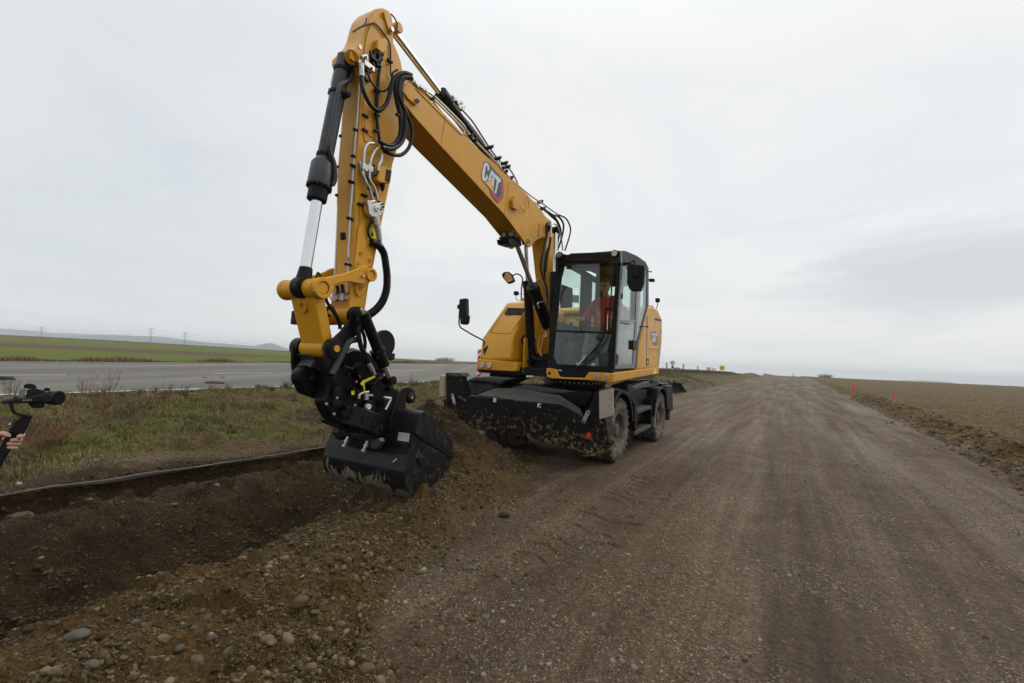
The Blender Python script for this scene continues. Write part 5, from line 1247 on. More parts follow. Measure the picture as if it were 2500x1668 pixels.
# wheels
WU = (.98, -1.84); WR = .525
def tyre_mb(cu, lc, w=.135):
    c = K(cu, lc, WR); mb = MB()
    mb.ring(c, CL, [(.27, -w * .7), (.33, -w), (.43, -w * 1.05), (.495, -w * .95), (.512, -w * .75), (.515, 0), (.512, w * .75), (.495, w * .95), (.43, w * 1.05), (.33, w), (.27, w * .7)], 56)
    for k in range(26):
        for s_ in (-1, 1):
            a = 2 * math.pi * (k + (.5 if s_ > 0 else 0)) / 26; e = CF * math.cos(a) + Vector((0, 0, math.sin(a))); tn = -CF * math.sin(a) + Vector((0, 0, math.cos(a)))
            mb.box(c + e * .512 + CL * s_ * w * .52, (CL * .95 + tn * .3 * s_).normalized() * w * .46, tn * .026, e * .020)
            mb.box(c + e * .475 + CL * s_ * w * .97, CL * .014, tn * .024, e * .038)
    return mb
def wheel(cu, side):
    root = empty('wheel', (0, 0, 0)); root.location = K(cu, side * 1.0, WR); root.matrix_parent_inverse = EX.matrix_basis.inverted(); root.parent = EX
    bpy.context.view_layer.update()
    for lc in (side * 1.09, side * .78): P_(tyre_mb(cu, lc), 'tyre', 'tyre', root, smooth=45)
    c = K(cu, side * 1.09, WR); s_ = CL * side; h = lambda v: v
    mb = MB().ring(c, s_, [(.285, -.13), (.285, .115), (.272, .12), (.262, .10), (.25, .02), (.18, -.04), (.16, -.04), (.16, -.13)], 48)
    rim = P_(mb, 'rim', 'rim', root, smooth=45)
    P_(MB().ring(c, s_, [(.17, -.06), (.17, .03), (.155, .05), (.10, .065), (.095, .10), (.04, .11), (.001, .11), (.001, -.06)], 40), 'hub', 'rim', root, smooth=35)
    for k in range(10):
        a = 2 * math.pi * k / 10; e = CF * math.cos(a) + Vector((0, 0, math.sin(a)))
        P_(MB().cyl(c + e * .128 + s_ * .045, c + e * .128 + s_ * .085, .015, n=6), 'wheel_nut', 'rim', root)
for cu in WU:
    for sd_ in (1, -1): wheel(cu, sd_)
mbx = MB().cyl(K(WU[0], -.8, WR), K(WU[0], .8, WR), .12, n=20); P_(mbx, 'axle', 'rim', CH)
P_(MB().cyl(K(WU[1], -.8, WR), K(WU[1], .8, WR), .12, n=20).bx(K, WU[1] - .2, WU[1] + .2, -.25, .25, .33, .75), 'axle', 'rim', CH, bevel=.02)
P_(MB().bx(K, WU[0] - .2, WU[0] + .2, -.25, .25, .33, .75), 'axle_housing', 'rim', CH, bevel=.03)
# fenders
def fender(cu, side, a0, a1, flat=0):
    n_ = 14; vo = []; vi = []
    for i in range(n_ + 1):
        a = R(a0 + (a1 - a0) * i / n_); e = CF * math.cos(a) + Vector((0, 0, math.sin(a)))
        for rr_, arr in ((.66, vo), (.635, vi)): arr.append(K(cu, 0, WR) + e * rr_)
    ring_ = vo + vi[::-1]; l0, l1 = side * .66, side * 1.25
    mb = MB().prism([p + CL * l0 for p in ring_], [p + CL * l1 for p in ring_])
    o = P_(mb, 'fender', 'blackclean', bevel=.005)
    ring2 = [K(cu, 0, WR) + (p - K(cu, 0, WR)) * 1.02 for p in vo] + [K(cu, 0, WR) + (p - K(cu, 0, WR)) * .93 for p in vo[::-1]]
    P_(MB().prism([p + CL * (l1 - side * .002) for p in ring2], [p + CL * (l1 + side * .02) for p in ring2]), 'fender_lip', 'blackclean', o, bevel=.004)
fender(WU[0], 1, 5, 172); fender(WU[1], 1, 5, 172); fender(WU[0], -1, 8, 165); fender(WU[1], -1, 5, 172)
# left toolbox / fender top (grey lid with handle bar)
P_(KP(z6, [(310, 240), (340, 175), (400, 148), (640, 150), (760, 165), (700, 185), (640, 215), (600, 250), (420, 318), (330, 305)], 1.2, 1.85), 'front_cover', 'bladetop', bevel=.03)
P_(MB().tube([K(1.88, *ku(*z6(365, 183), 1.88)), K(1.88, *ku(*z6(470, 190), 1.88)), K(1.88, *ku(*z6(660, 215), 1.88))], .022, 10), 'cover_bar', 'blackclean')
for q_ in (((430, 172), (405, 215)), ((590, 190), (565, 232))):
    P_(MB().tube([K(1.89, *ku(*z6(*q_[0]), 1.89)), K(1.9, *ku(*z6(*q_[1]), 1.9))], .018, 6), 'rubber_latch', 'blackclean')
P_(MB().tube([U(1.3, *pu(*z6(550, 128), 1.3)), U(1.3, *pu(*z6(870, 140), 1.3))], .035, 8), 'drag_link', 'black')
# tread plate stripe: serrated edge in front of swing ring
mb = MB(); pa2 = U(1.32, *pu(*z6(600, 118), 1.32)); pb2 = U(1.32, *pu(*z6(840, 118), 1.32))
for k in range(30): mb.box(pa2.lerp(pb2, k / 29), (pb2 - pa2).normalized() * .006, UF * .03, Vector((0, 0, .014)))
P_(mb, 'step_teeth', 'bladetop')
P_(MB().box((pa2 + pb2) / 2 - Vector((0, 0, .03)), (pb2 - pa2) / 2 * 1.05, UF * .05, Vector((0, 0, .02))), 'step_plate', 'black')
# covers between the swing ring and blade
P_(KP(z6, [(640, 245), (700, 240), (830, 215), (900, 222), (1160, 262), (1230, 262), (1330, 280), (1480, 290), (1400, 420), (1240, 400), (1180, 310)], 1.3, 1.75, 1.75), 'lower_cover', 'black', bevel=.02)
P_(KP(z6, [(860, 222), (1340, 285), (1180, 300), (1100, 300), (720, 258)], .9, 1.76, 1.76), 'belly_plate', 'bladetop', bevel=.01)
# side box with steps between the wheels
P_(MB().bx(K, -1.10, .22, .62, 1.12, .52, 1.13), 'tank_box', 'black', bevel=.02)
P_(KL(z6, [(1850, 270), (2080, 225), (2085, 195), (1980, 190), (1850, 238)], .8, 1.22), 'box_lid', 'bladetop', bevel=.01)
for pts in ([(1885, 455), (2010, 412), (2022, 440), (1888, 488)], [(1868, 650), (2010, 585), (2016, 605), (1880, 680), (1868, 678)]):
    P_(KL(z6, pts, 1.0, 1.28), 'step', 'bladetop', bevel=.006)
P_(MB().bx(K, .14, .17, 1.0, 1.26, .35, .95).bx(K, -.98, -.95, 1.0, 1.26, .4, .95), 'step_bracket', 'black', bevel=.004)
P_(KL(z6, [(1800, 225), (1842, 222), (1846, 260), (1880, 350), (1885, 640), (1868, 640), (1860, 400), (1800, 300)], 1.14, 1.27), 'fender_stay', 'blackclean', bevel=.006)
P_(KL(z6, [(2020, 185), (2078, 182), (2078, 205), (2022, 208)], 1.0, 1.25), 'clamp_block', 'black', bevel=.006)
# ---------------- dozer blade
BU = 2.34
bl = [(1082, 975), (1138, 966), (1366, 987), (1392, 1000), (1424, 1019), (1440, 1045), (1452, 1078), (1462, 1095), (1460, 1108), (1440, 1113), (1412, 1102), (1330, 1081), (1243, 1057), (1181, 1051), (1085, 1040)]
BL = P_(KP(z0, bl, BU - .05, BU), 'dozer_blade', 'blade', bevel=.012)
tp = [(z6(430, 310), 0), (z6(1180, 402), 0), (z6(1395, 520), 0), (z6(1370, 440), 1), (z6(1180, 315), 1), (z6(800, 255), 1), (z6(600, 250), 1)]
f_ = []
for (q_, k_) in tp:
    u_ = BU - .01 if not k_ else BU - .33; l, zz = ku(q_[0], q_[1], u_); f_.append(K(u_, l, zz))
P_(MB().prism(f_, [p - Vector((0, 0, .03)) for p in f_]), 'top_plate', 'bladetop', BL, bevel=.006)
for x in (640, 1075):
    a = K(BU, *ku(*z6(x, 275 if x < 700 else 318), BU - .2)); b = K(BU, *ku(*z6(x - 50, 330 if x < 700 else 385), BU))
    a = f_[0].lerp(f_[0], 0)
P_(MB().tube(bez([K(BU + .005, *ku(*z6(*q_), BU)) for q_ in [(575, 345), (530, 350), (508, 385), (512, 430)]], 5), .012, 8), 'lift_loop', 'blade', BL)
P_(MB().tube(bez([K(BU + .005, *ku(*z6(*q_), BU)) for q_ in [(1045, 400), (1005, 410), (985, 445), (990, 490)]], 5), .012, 8), 'lift_loop', 'blade', BL)
for q_ in ((590, 362), (995, 412)):
    l, zz = ku(*z6(*q_), BU); P_(MB().box(K(BU + .006, l, zz), CL * .028, CF * .003, Vector((0, 0, .032))), 'pale_tab', 'pale_green', BL)
for q_, r in (((775, 500), .10), ((710, 440), .04), ((857, 460), .04)):
    l, zz = ku(*z6(*q_), BU); P_(MB().ring(K(BU, l, zz), CF, [(r, -.02), (r, .015), (r * .78, .015), (r * .78, -.02)], 28), 'blade_ring', 'blade', BL)
l, zz = ku(*z6(1445, 680), BU); P_(MB().cyl(K(BU, l, zz), K(BU + .012, l, zz), .035, n=20), 'red_reflector', 'red', BL)
P_(KP(z6, [(1500, 290), (1545, 262), (1560, 420), (1600, 560), (1630, 760), (1600, 800), (1560, 830), (1530, 860), (1490, 700), (1400, 560)], BU - .35, BU - .06, BU - .06), 'side_arm', 'blade', BL, bevel=.012)
P_(KP(z6, [(1380, 870), (1500, 850), (1560, 800), (1570, 840), (1540, 875), (1440, 885)], BU - .12, BU + .03, BU + .03), 'corner_shoe', 'blade', BL, bevel=.015)
P_(KP(z6, [(1538, 285), (1665, 252), (1670, 500), (1540, 538)], BU - .03, BU + .0, BU + .0), 'marker_board', 'board', BL, bevel=.004)
P_(MB().tube([K(BU - .3, *ku(*z6(1600, 520), BU - .3)), K(BU - .3, *ku(*z6(1605, 780), BU - .3))], .02, 8), 'board_post', 'blade', BL)
def link(p, q_, nm='lock_link'):
    a = K(BU + .03, *ku(*z6(*p), BU + .03)); b = K(BU + .03, *ku(*z6(*q_), BU + .03)); d_ = (b - a).normalized(); s_ = d_.cross(CF)
    ptl = []
    for c_, sg in ((a, -1), (b, 1)):
        for k in range(7):
            an = math.pi * (k / 6 - .5); ptl.append(c_ + d_ * sg * math.cos(an) * .028 + s_ * math.sin(an) * .028 * sg)
    o = P_(MB().prism(ptl, [x + CF * .012 for x in ptl]), nm, 'steel', BL, bevel=.002)
    for c_ in (a, b): P_(MB().cyl(c_ + CF * .012, c_ + CF * .024, .013, n=8), 'link_bolt', 'blackclean', o)
link((1440, 472), (1402, 555)); link((205, 318), (225, 392))
P_(KP(z6, [(140, 112), (275, 115), (332, 312), (250, 370), (150, 470)], BU - .15, BU + .0), 'left_upright', 'blade', BL, bevel=.01)
P_(KP(z6, [(140, 110), (150, 130), (220, 150), (295, 145), (275, 113)], BU - .2, BU + .02), 'upright_cap', 'bladetop', BL, bevel=.006)
P_(KP(z6, [(82, 140), (100, 130), (132, 142), (128, 300), (140, 330), (80, 345)], BU - .2, BU - .1, BU - .1), 'marker_board', 'board', BL, bevel=.02)
# mud lumps on the top edge
mb = MB(); r_ = random.Random(12)
for (x0, x1, y0, y1, n_) in ((690, 900, 345, 385, 26), (230, 330, 310, 370, 16), (1300, 1360, 540, 590, 8)):
    for k in range(n_):
        t_ = r_.random(); l, zz = ku(*z6(x0 + (x1 - x0) * t_, y0 + (y1 - y0) * t_ + r_.uniform(-6, 6)), BU)
        mb.ball(K(BU + r_.uniform(-.02, .015), l, zz), r_.uniform(.008, .022), 6, 1, 1, .7)
o = P_(mb, 'caked_mud', 'mud', BL, smooth=180); o['kind'] = 'stuff'
# rear support seen past the rear wheel
P_(KL(z6, [(2150, 235), (2205, 225), (2215, 450), (2195, 462), (2160, 440)], .9, 1.28), 'outrigger', 'black', bevel=.015)
P_(KL(z6, [(2110, 212), (2180, 208), (2195, 235), (2120, 240)], .9, 1.2), 'outrigger_arm', 'blackclean', bevel=.015)
# rear blade on the far side of machine
P_(MB().bx(K, -3.0, -2.85, -1.2, 1.2, .35, .9), 'rear_blade', 'blade', bevel=.02)
# ------------------------------------------------------------------ helpers on the terrain
def hit(px, py, y0=1.2, y1=400):
    d = ray(px, py); Y = y0; prev = None
    while Y < y1:
        p = Vector((0, 0, EYE)) + d * (Y / d.y)
        if p.z < tz(p.x, p.y):
            a, b = prev or Y, Y
            for _ in range(18):
                m_ = (a + b) / 2; q = Vector((0, 0, EYE)) + d * (m_ / d.y)
                if q.z < tz(q.x, q.y): b = m_
                else: a = m_
            q = Vector((0, 0, EYE)) + d * (b / d.y); return q
        prev = Y; Y *= 1.012
    return onY(px, py, y1)
def stand(px, Y, py=900):
    p = onY(px, py, Y); return Vector((p.x, p.y, tz(p.x, p.y)))
def WR_(o, base, up=Vector((0, 0, 1))): pass

# ------------------------------------------------------------------ kerb edge of cut asphalt along the trench
kb = MB(); ss = np.linspace(-1.5, 9.5, 120)
for a, b in zip(ss[:-1], ss[1:]):
    def q(s, t, dz): 
        p = ST(s, t); return Vector((p.x, p.y, .109 + .012 * math.sin(s * 1.3) + .022 * mnoise.noise(Vector((s * 2.3, 0, 0))) + dz + .32 * float(sst(4, 34, np.array([s]))[0])))
    w0, w1 = TS - .03 + .01 * math.sin(a * 2.1), TS - .03 + .01 * math.sin(b * 2.1)
    kb.prism([q(a, w0, 0), q(a, TS + .03, 0), q(a, TS + .03, -.02 - .012 * math.sin(a * 3.7)), q(a, w0, -.02)], [q(b, w1, 0), q(b, TS + .03, 0), q(b, TS + .03, -.02 - .012 * math.sin(b * 3.7)), q(b, w1, -.02)])
M['kerb'] = simple('weathered_edge', (.062, .050, .038), .85, var=.3, vs=14, dirt=(.04, .026, .014), dirtamt=.12, dscale=3.5)
tag(kb.build('kerb', 'kerb'), kind='structure')

# ------------------------------------------------------------------ road markings, 5 mm sheets on the asphalt
M['marking'] = simple('road_paint', (.62, .61, .57), .7, var=.15, vs=8, dirt=(.2, .19, .17), dirtamt=.08, dscale=6)
def strip(tf, w, s0, s1, step=.5):
    mb = MB(); n_ = max(2, int((s1 - s0) / step)); L_ = []; R_ = []
    for i in range(n_ + 1):
        s = s0 + (s1 - s0) * i / n_; t = tf(s)
        for tt, arr in ((t - w / 2, L_), (t + w / 2, R_)):
            p = ST(s, tt); arr.append(Vector((p.x, p.y, tz(p.x, p.y) + .012)))
    mb.add(L_ + R_, [(i, i + 1, n_ + 1 + i + 1, n_ + 1 + i) for i in range(n_)]); return mb
mk = strip(lambda s: float(asph(s)) - .35, .16, -4, 60).build('road_marking', 'marking'); tag(mk, kind='structure')
mk = strip(lambda s: float(far_line(s)), .18, -20, 110).build('road_marking', 'marking'); tag(mk, kind='structure')
cl_ = lambda s: (float(asph(s)) + float(far_line(s))) / 2 + .2
for s0, s1 in ((-9, -3), (-1.2, 5.0), (10, 13), (22, 25), (34, 37), (46, 49)):
    tag(strip(cl_, .15, s0, s1).build('road_marking', 'marking'), kind='structure')

# ------------------------------------------------------------------ stones
def ico(sub):
    bm = bmesh.new(); bmesh.ops.create_icosphere(bm, subdivisions=sub, radius=1)
    v = np.array([x.co[:] for x in bm.verts]); f = np.array([[q.index for q in p.verts] for p in bm.faces]); bm.free(); return v, f
def stone_mesh(name, X, Y, size, cols, sub, sink=.35, flat=(.45, .85), smooth=True, rough=0.0, mat='stone'):
    v, f = ico(sub); n = len(X); nv = len(v)
    a = rng.uniform(0, 2 * np.pi, n); sx = size * rng.uniform(.8, 1.25, n) * .5; sy = size * rng.uniform(.6, 1.0, n) * .5; sz = size * rng.uniform(*flat, n) * .5
    tilt = rng.normal(0, .3, (n, 2))
    V = np.repeat(v[None], n, 0)
    if rough:
        V = V * (1 + rng.normal(0, rough, (n, nv, 1)))
    else:
        ph = rng.uniform(0, 6.28, (n, 3))[:, None, :]
        V = V * (1 + .10 * np.sin(V[:, :, [1, 2, 0]] * 2.4 + ph).sum(2, keepdims=True) * .6)
    V = V * np.stack([sx, sy, sz], 1)[:, None, :]
    x, y, z = V[..., 0], V[..., 1], V[..., 2]
    z, x = z + x * tilt[:, :1], x - z * tilt[:, :1]; z, y = z + y * tilt[:, 1:], y - z * tilt[:, 1:]
    ca, sa = np.cos(a)[:, None], np.sin(a)[:, None]
    x, y = x * ca - y * sa, x * sa + y * ca
    Z = terrain(X, Y)
    x = x + X[:, None]; y = y + Y[:, None]; z = z + (Z + sz * (1 - 2 * sink))[:, None]
    co = np.stack([x, y, z], -1).reshape(-1, 3).astype(np.float32)
    F_ = (f[None] + (np.arange(n) * nv)[:, None, None]).reshape(-1, 3)
    me = bpy.data.meshes.new(name)
    me.vertices.add(len(co)); me.vertices.foreach_set('co', co.ravel())
    me.loops.add(F_.size); me.loops.foreach_set('vertex_index', F_.ravel().astype(np.int32))
    me.polygons.add(len(F_)); me.polygons.foreach_set('loop_start', (np.arange(len(F_)) * 3).astype(np.int32)); me.update(calc_edges=True)
    if smooth: me.polygons.foreach_set('use_smooth', np.ones(len(F_), bool))
    at_ = me.attributes.new('tone', 'FLOAT_COLOR', 'POINT')
    c4 = np.concatenate([cols, np.ones((n, 1))], 1); at_.data.foreach_set('color', np.repeat(c4, nv, 0).astype(np.float32).ravel())
    o = bpy.data.objects.new(name, me); COL.objects.link(o); me.materials.append(M[mat]); return o
def stonemat(name, mud_amt):
    m, nt, b = newmat(name)
    a = N(nt, 'ShaderNodeAttribute', attribute_name='tone'); oi = N(nt, 'ShaderNodeObjectInfo')
    c = mixc(nt, .75, a.outputs['Color'], ramp(nt, noise(nt, 55, 6, .7), [(.3, (.55, .55, .55)), (.7, (1.4, 1.4, 1.4))]).outputs[0], 'MULTIPLY')
    d = ramp(nt, noise(nt, 13, 6, .65), [(.62 - mud_amt, (0, 0, 0)), (.74 - mud_amt, (1, 1, 1))]).outputs[0]
    c = mixc(nt, d, c, (.085, .058, .028)); L(nt, c, b.inputs['Base Color'])
    b.inputs['Roughness'].default_value = .82; b.inputs['Specular IOR Level'].default_value = .3
    bump(nt, noise(nt, 90, 5, .7), .35, .006, b); M[name] = m
stonemat('stone', .11)
m_, nt_, b_ = newmat('clod'); a_ = N(nt_, 'ShaderNodeAttribute', attribute_name='tone'); L(nt_, mixc(nt_, .8, a_.outputs['Color'], ramp(nt_, noise(nt_, 60, 5, .7), [(.3, (.5, .5, .5)), (.7, (1.5, 1.5, 1.5))]).outputs[0], 'MULTIPLY'), b_.inputs['Base Color']); b_.inputs['Roughness'].default_value = .95; b_.inputs['Specular IOR Level'].default_value = .1; bump(nt_, noise(nt_, 120, 4, .7), .6, .006, b_); M['clod'] = m_
pal = np.array([(.14, .098, .05), (.11, .075, .036), (.17, .125, .068), (.085, .058, .030), (.095, .082, .062), (.20, .15, .085), (.13, .08, .048), (.065, .055, .042), (.25, .20, .13), (.14, .10, .045)]); pal = (pal * .55 + np.array([(.085, .062, .028)]) * .45) * 1.0
def pick(n, p=None, jit=.18): return np.clip(pal[rng.choice(len(pal), n, p=p)] * rng.uniform(1 - jit, 1 + jit, (n, 1)), 0, 1)
def sample_soil(n, apron=.7):
    outX = []; outY = []; tot = 0
    while tot < n:
        s = rng.uniform(-1.2, 7.0, n); t = rng.uniform(-6.2, -1.1, n)
        e = t_edge(s) + .32 * fbm(s, t, .5, 3, 91)
        w = np.where(t > -3.75, 1.0, 1 - apron) * (t < e) + .05 * (t < e + .8)
        d = np.sqrt((s - PILE[0]) ** 2 + (t - PILE[1]) ** 2); w = np.where((d < 1.4), np.maximum(w, .8), w)
        w = w * np.clip(.62 + 1.5 * fbm(s, t, .6, 3, 93), .08, 1) * np.where(s < 3, 1, .6)
        k = rng.uniform(0, 1, n) < w; X = S31 * s + C31 * t; Y = C31 * s - S31 * t
        k &= (Y > 1.3) & (np.abs(X) < Y * 1.35 + .5)
        outX.append(X[k]); outY.append(Y[k]); tot += k.sum()
    X = np.concatenate(outX)[:n]; Y = np.concatenate(outY)[:n]; return X, Y
grv = []
X, Y = sample_soil(330, .97); o = stone_mesh('gravel', X, Y, rng.uniform(.030, .054, 330), pick(330), 3, .46); tag(o, 'loose rounded brown pebbles and cobbles over the dug soil', 'gravel', kind='stuff')
X, Y = sample_soil(6200, .93); o = stone_mesh('pebbles', X, Y, .010 + .024 * rng.uniform(0, 1, 6200) ** 1.7, pick(6200), 2, .42); tag(o, 'small brown and grey pebbles between the cobbles', 'pebbles', kind='stuff')
n_ = 46000; X, Y = sample_soil(n_, .45); o = stone_mesh('grit', X, Y, rng.uniform(.006, .017, n_) , pick(n_) * .8, 1, .3, smooth=False); tag(o, 'fine grit and crumbs of soil on the excavated ground', 'grit', kind='stuff')
# soil crumbs: dark irregular clods
n_ = 12000; X, Y = sample_soil(n_, .45); cc_ = np.array([(.070, .051, .022)]) * rng.uniform(.6, 1.3, (n_, 1)); o = stone_mesh('soil_clods', X, Y, rng.uniform(.012, .055, n_) * rng.uniform(.3, 1, n_) ** 1.5, cc_, 2, .45, smooth=False, rough=.16, mat='clod'); tag(o, 'dark crumbly soil clods on the dug trench and heap', 'soil clods', kind='stuff')
# road chippings
def sample_road(n, far=9):
    Y = 1.4 * (far / 1.4) ** (rng.uniform(0, 1, n * 3) ** .85); X = rng.uniform(-1.35, 1.35, n * 3) * Y
    s, t = st_of(X, Y); k = (t > t_edge(s) - .1) & (t < 3.6) & (rng.uniform(0, 1, n * 3) < np.clip(.35 + 2.2 * fbm(X, Y * .5, .45, 4, 95), .04, 1)); return X[k][:n], Y[k][:n]
X, Y = sample_road(26000); n_ = len(X)
rp2 = np.array([(.17, .145, .115), (.24, .215, .18), (.12, .095, .07), (.32, .29, .25), (.09, .075, .06)])
cc_ = rp2[rng.choice(5, n_, p=[.34, .2, .26, .06, .14])] * rng.uniform(.5, .95, (n_, 1)) * np.array([(1, .95, .86)])
o = stone_mesh('road_chippings', X, Y, rng.uniform(.005, .016, n_) * (1 + .07 * Y), cc_, 1, .55, (.35, .6), smooth=False); tag(o, 'pale crushed stone chips pressed in the gravel road', 'chippings', kind='stuff')
X, Y = sample_road(1300, 12); n_ = len(X); cc_ = rp2[rng.choice(5, n_)] * .62
o = stone_mesh('loose_stones', X, Y, rng.uniform(.010, .036, n_), cc_, 2, .5, (.4, .7)); tag(o, 'scattered loose stones on the gravel road', 'stones', kind='stuff')
# clods along the field edge
def sample_edge(n):
    s = rng.uniform(2, 45, n) ; te = np.interp(s, [0, 9, 30, 60, 200], [3.0, 3.15, 4.1, 4.6, 5.5]); t = te + rng.normal(.45, .35, n); return S31 * s + C31 * t, C31 * s - S31 * t
n_ = 2600; X, Y = sample_edge(n_); cc_ = np.array([(.10, .068, .032)]) * rng.uniform(.5, 1.5, (n_, 1))
o = stone_mesh('field_clods', X, Y, rng.uniform(.03, .13, n_) * rng.uniform(.4, 1, n_), cc_, 2, .4, smooth=False, rough=.12); tag(o, 'brown clods heaped along the field edge', 'clods', kind='stuff')
n_ = 9000; s_a = 6 + 60 * rng.uniform(0, 1, n_) ** 1.6; t_a = 3.8 + rng.uniform(0, 1, n_) ** 1.3 * 45; X = S31 * s_a + C31 * t_a; Y = C31 * s_a - S31 * t_a; k = Y > 3; X = X[k]; Y = Y[k]; n_ = len(X)
cc_ = np.array([(.12, .085, .038)]) * rng.uniform(.5, 1.3, (n_, 1))
o = stone_mesh('field_crumbs', X, Y, rng.uniform(.03, .08, n_), cc_, 1, .35, smooth=False, rough=.1); tag(o, 'crumbled tilth on the ploughed field', 'field crumbs', kind='stuff')
# along the verge bank / trench wall
n_ = 4200; s_a = rng.uniform(-1.5, 8.5, n_); t_a = TS + .30 - .42 * rng.uniform(0, 1, n_) ** .8; X = S31 * s_a + C31 * t_a; Y = C31 * s_a - S31 * t_a
cc_ = np.array([(.050, .035, .017)]) * rng.uniform(.5, 1.7, (n_, 1))
o = stone_mesh('wall_crumbs', X, Y, rng.uniform(.010, .06, n_) * rng.uniform(.4, 1, n_), cc_, 2, .45, smooth=False, rough=.16, mat='clod'); tag(o, 'earth crumbs and small stones clinging to the trench wall and its top edge', 'earth crumbs', kind='stuff')
n_ = 1500; s_a = rng.uniform(0, 9, n_); t_a = TS - rng.uniform(.1, .9, n_) ** 1.2; X = S31 * s_a + C31 * t_a; Y = C31 * s_a - S31 * t_a
o = stone_mesh('verge_pebbles', X, Y, rng.uniform(.008, .03, n_), pick(n_), 1, .4, smooth=False); tag(o, 'pebbles and crumbs on the bare strip beside the trench', 'pebbles', kind='stuff')

# named single stones
COB = [(899, 1360, 28, (.21, .16, .09), .75, 'light brown round cobble beside its twin near the middle of the gravel bank'),
 (926, 1375, 31, (.17, .12, .07), .8, 'darker egg shaped cobble leaning right of the light brown round one'),
 (1033, 1395, 21, (.38, .31, .20), .7, 'cream coloured stone where the gravel bank meets the road'),
 (1142, 1388, 31, (.12, .10, .07), .4, 'flat dark stone lying alone on the gravel road'),
 (733, 1473, 46, (.15, .10, .055), .6, 'large brown boulder like cobble in the middle of the gravel bank'),
 (700, 1563, 43, (.22, .17, .095), .55, 'broad flat tan cobble below the large brown cobble'),
 (398, 1563, 34, (.19, .12, .07), .7, 'reddish tan cobble left of the bluish grey pebble'),
 (188, 1553, 58, (.13, .13, .095), .4, 'long flat greenish grey stone at lower left of the gravel bank'),
 (893, 1638, 42, (.17, .10, .075), .7, 'reddish rounded cobble at the bottom edge near the road'),
 (758, 1634, 36, (.18, .13, .075), .65, 'oblong brown cobble left of the reddish rounded one'),
 (655, 1389, 20, (.27, .235, .15), .8, 'pale round pebble by itself high on the gravel bank'),
 (141, 1642, 37, (.19, .155, .10), .7, 'pale brown cobble in the bottom left corner'),
 (481, 1614, 35, (.15, .11, .08), .6, 'angular purplish brown cobble at the bottom of the bank'),
 (1153, 1284, 18, (.33, .20, .07), .8, 'orange tinted pebble at the foot of the soil heap'),
 (529, 1187, 16, (.24, .17, .085), .8, 'lone pebble perched on the soil ridge in the trench'),
 (649, 1562, 33, (.25, .19, .10), .5, 'yellowish flat cobble left of the broad tan one'),
 (849, 1371, 23, (.15, .115, .065), .75, 'dull brown cobble left of the pair of round cobbles'),
 (227, 1625, 35, (.15, .12, .075), .6, 'slanting brown cobble right of the bottom left one'),
 (592, 1366, 21, (.20, .11, .075), .7, 'small brick red stone on the upper gravel bank'),
 (46, 1183, 16, (.42, .40, .34), .7, 'whitish stone on the verge beside the kerb'),
 (47, 1262, 62, (.17, .12, .075), .35, 'broken flat slab of earth at the left end of the ridge'),
 (440, 1585, 30, (.12, .125, .125), .6, 'bluish grey pebble near the reddish tan cobble'),
 (1230, 1262, 34, (.05, .036, .022), .6, 'dark soil lump at the right foot of the heap'),
 (770, 1495, 26, (.14, .12, .08), .5, 'greenish flat pebble right of the large brown cobble')]
for i, (px, py, w_, c_, fl, lab) in enumerate(COB):
    p = hit(px, py); sz_ = w_ / F * p.y * .92; c_ = tuple(k * .66 for k in c_)
    v, f = ico(4); V = [Vector(x) for x in v]; rx = random.Random(i + 3); ph = [rx.uniform(0, 6) for _ in range(6)]; a = rx.uniform(-.5, .5)
    out = []
    for x in V:
        r_ = 1 + .10 * math.sin(x.x * 2.2 + ph[0]) * math.cos(x.y * 2 + ph[1]) + .05 * math.sin(x.z * 4 + ph[2] + x.x * 3) + .05 * mnoise.noise(x * 2 + Vector((i * 3, 0, 0)))
        q = Vector((x.x * sz_ * .5, x.y * sz_ * .38, x.z * sz_ * .5 * fl)) * r_
        q = Matrix.Rotation(a, 3, 'Y') @ q if fl > .5 else q
        q = Matrix.Rotation(rx.uniform(-.01, .01) + (ph[3] - 3) * .12, 3, 'Z') @ q; out.append(q)
    me = bpy.data.meshes.new('cobble'); me.from_pydata([tuple(x) for x in out], [], [tuple(int(k) for k in x) for x in f]); me.shade_smooth()
    at_ = me.attributes.new('tone', 'FLOAT_COLOR', 'POINT'); at_.data.foreach_set('color', [x for _ in out for x in (*[k * 1.0 for k in c_], 1)])
    me.materials.append(M['stone']); o = bpy.data.objects.new('cobble' if 'lump' not in lab and 'slab' not in lab else ('soil_lump' if 'lump' in lab else 'earth_slab'), me); COL.objects.link(o)
    o.location = (p.x, p.y, p.z + sz_ * fl * .5 * .22); tag(o, lab, 'stone' if 'lump' not in lab else 'soil lump', 'larger single stones on the dug ground')

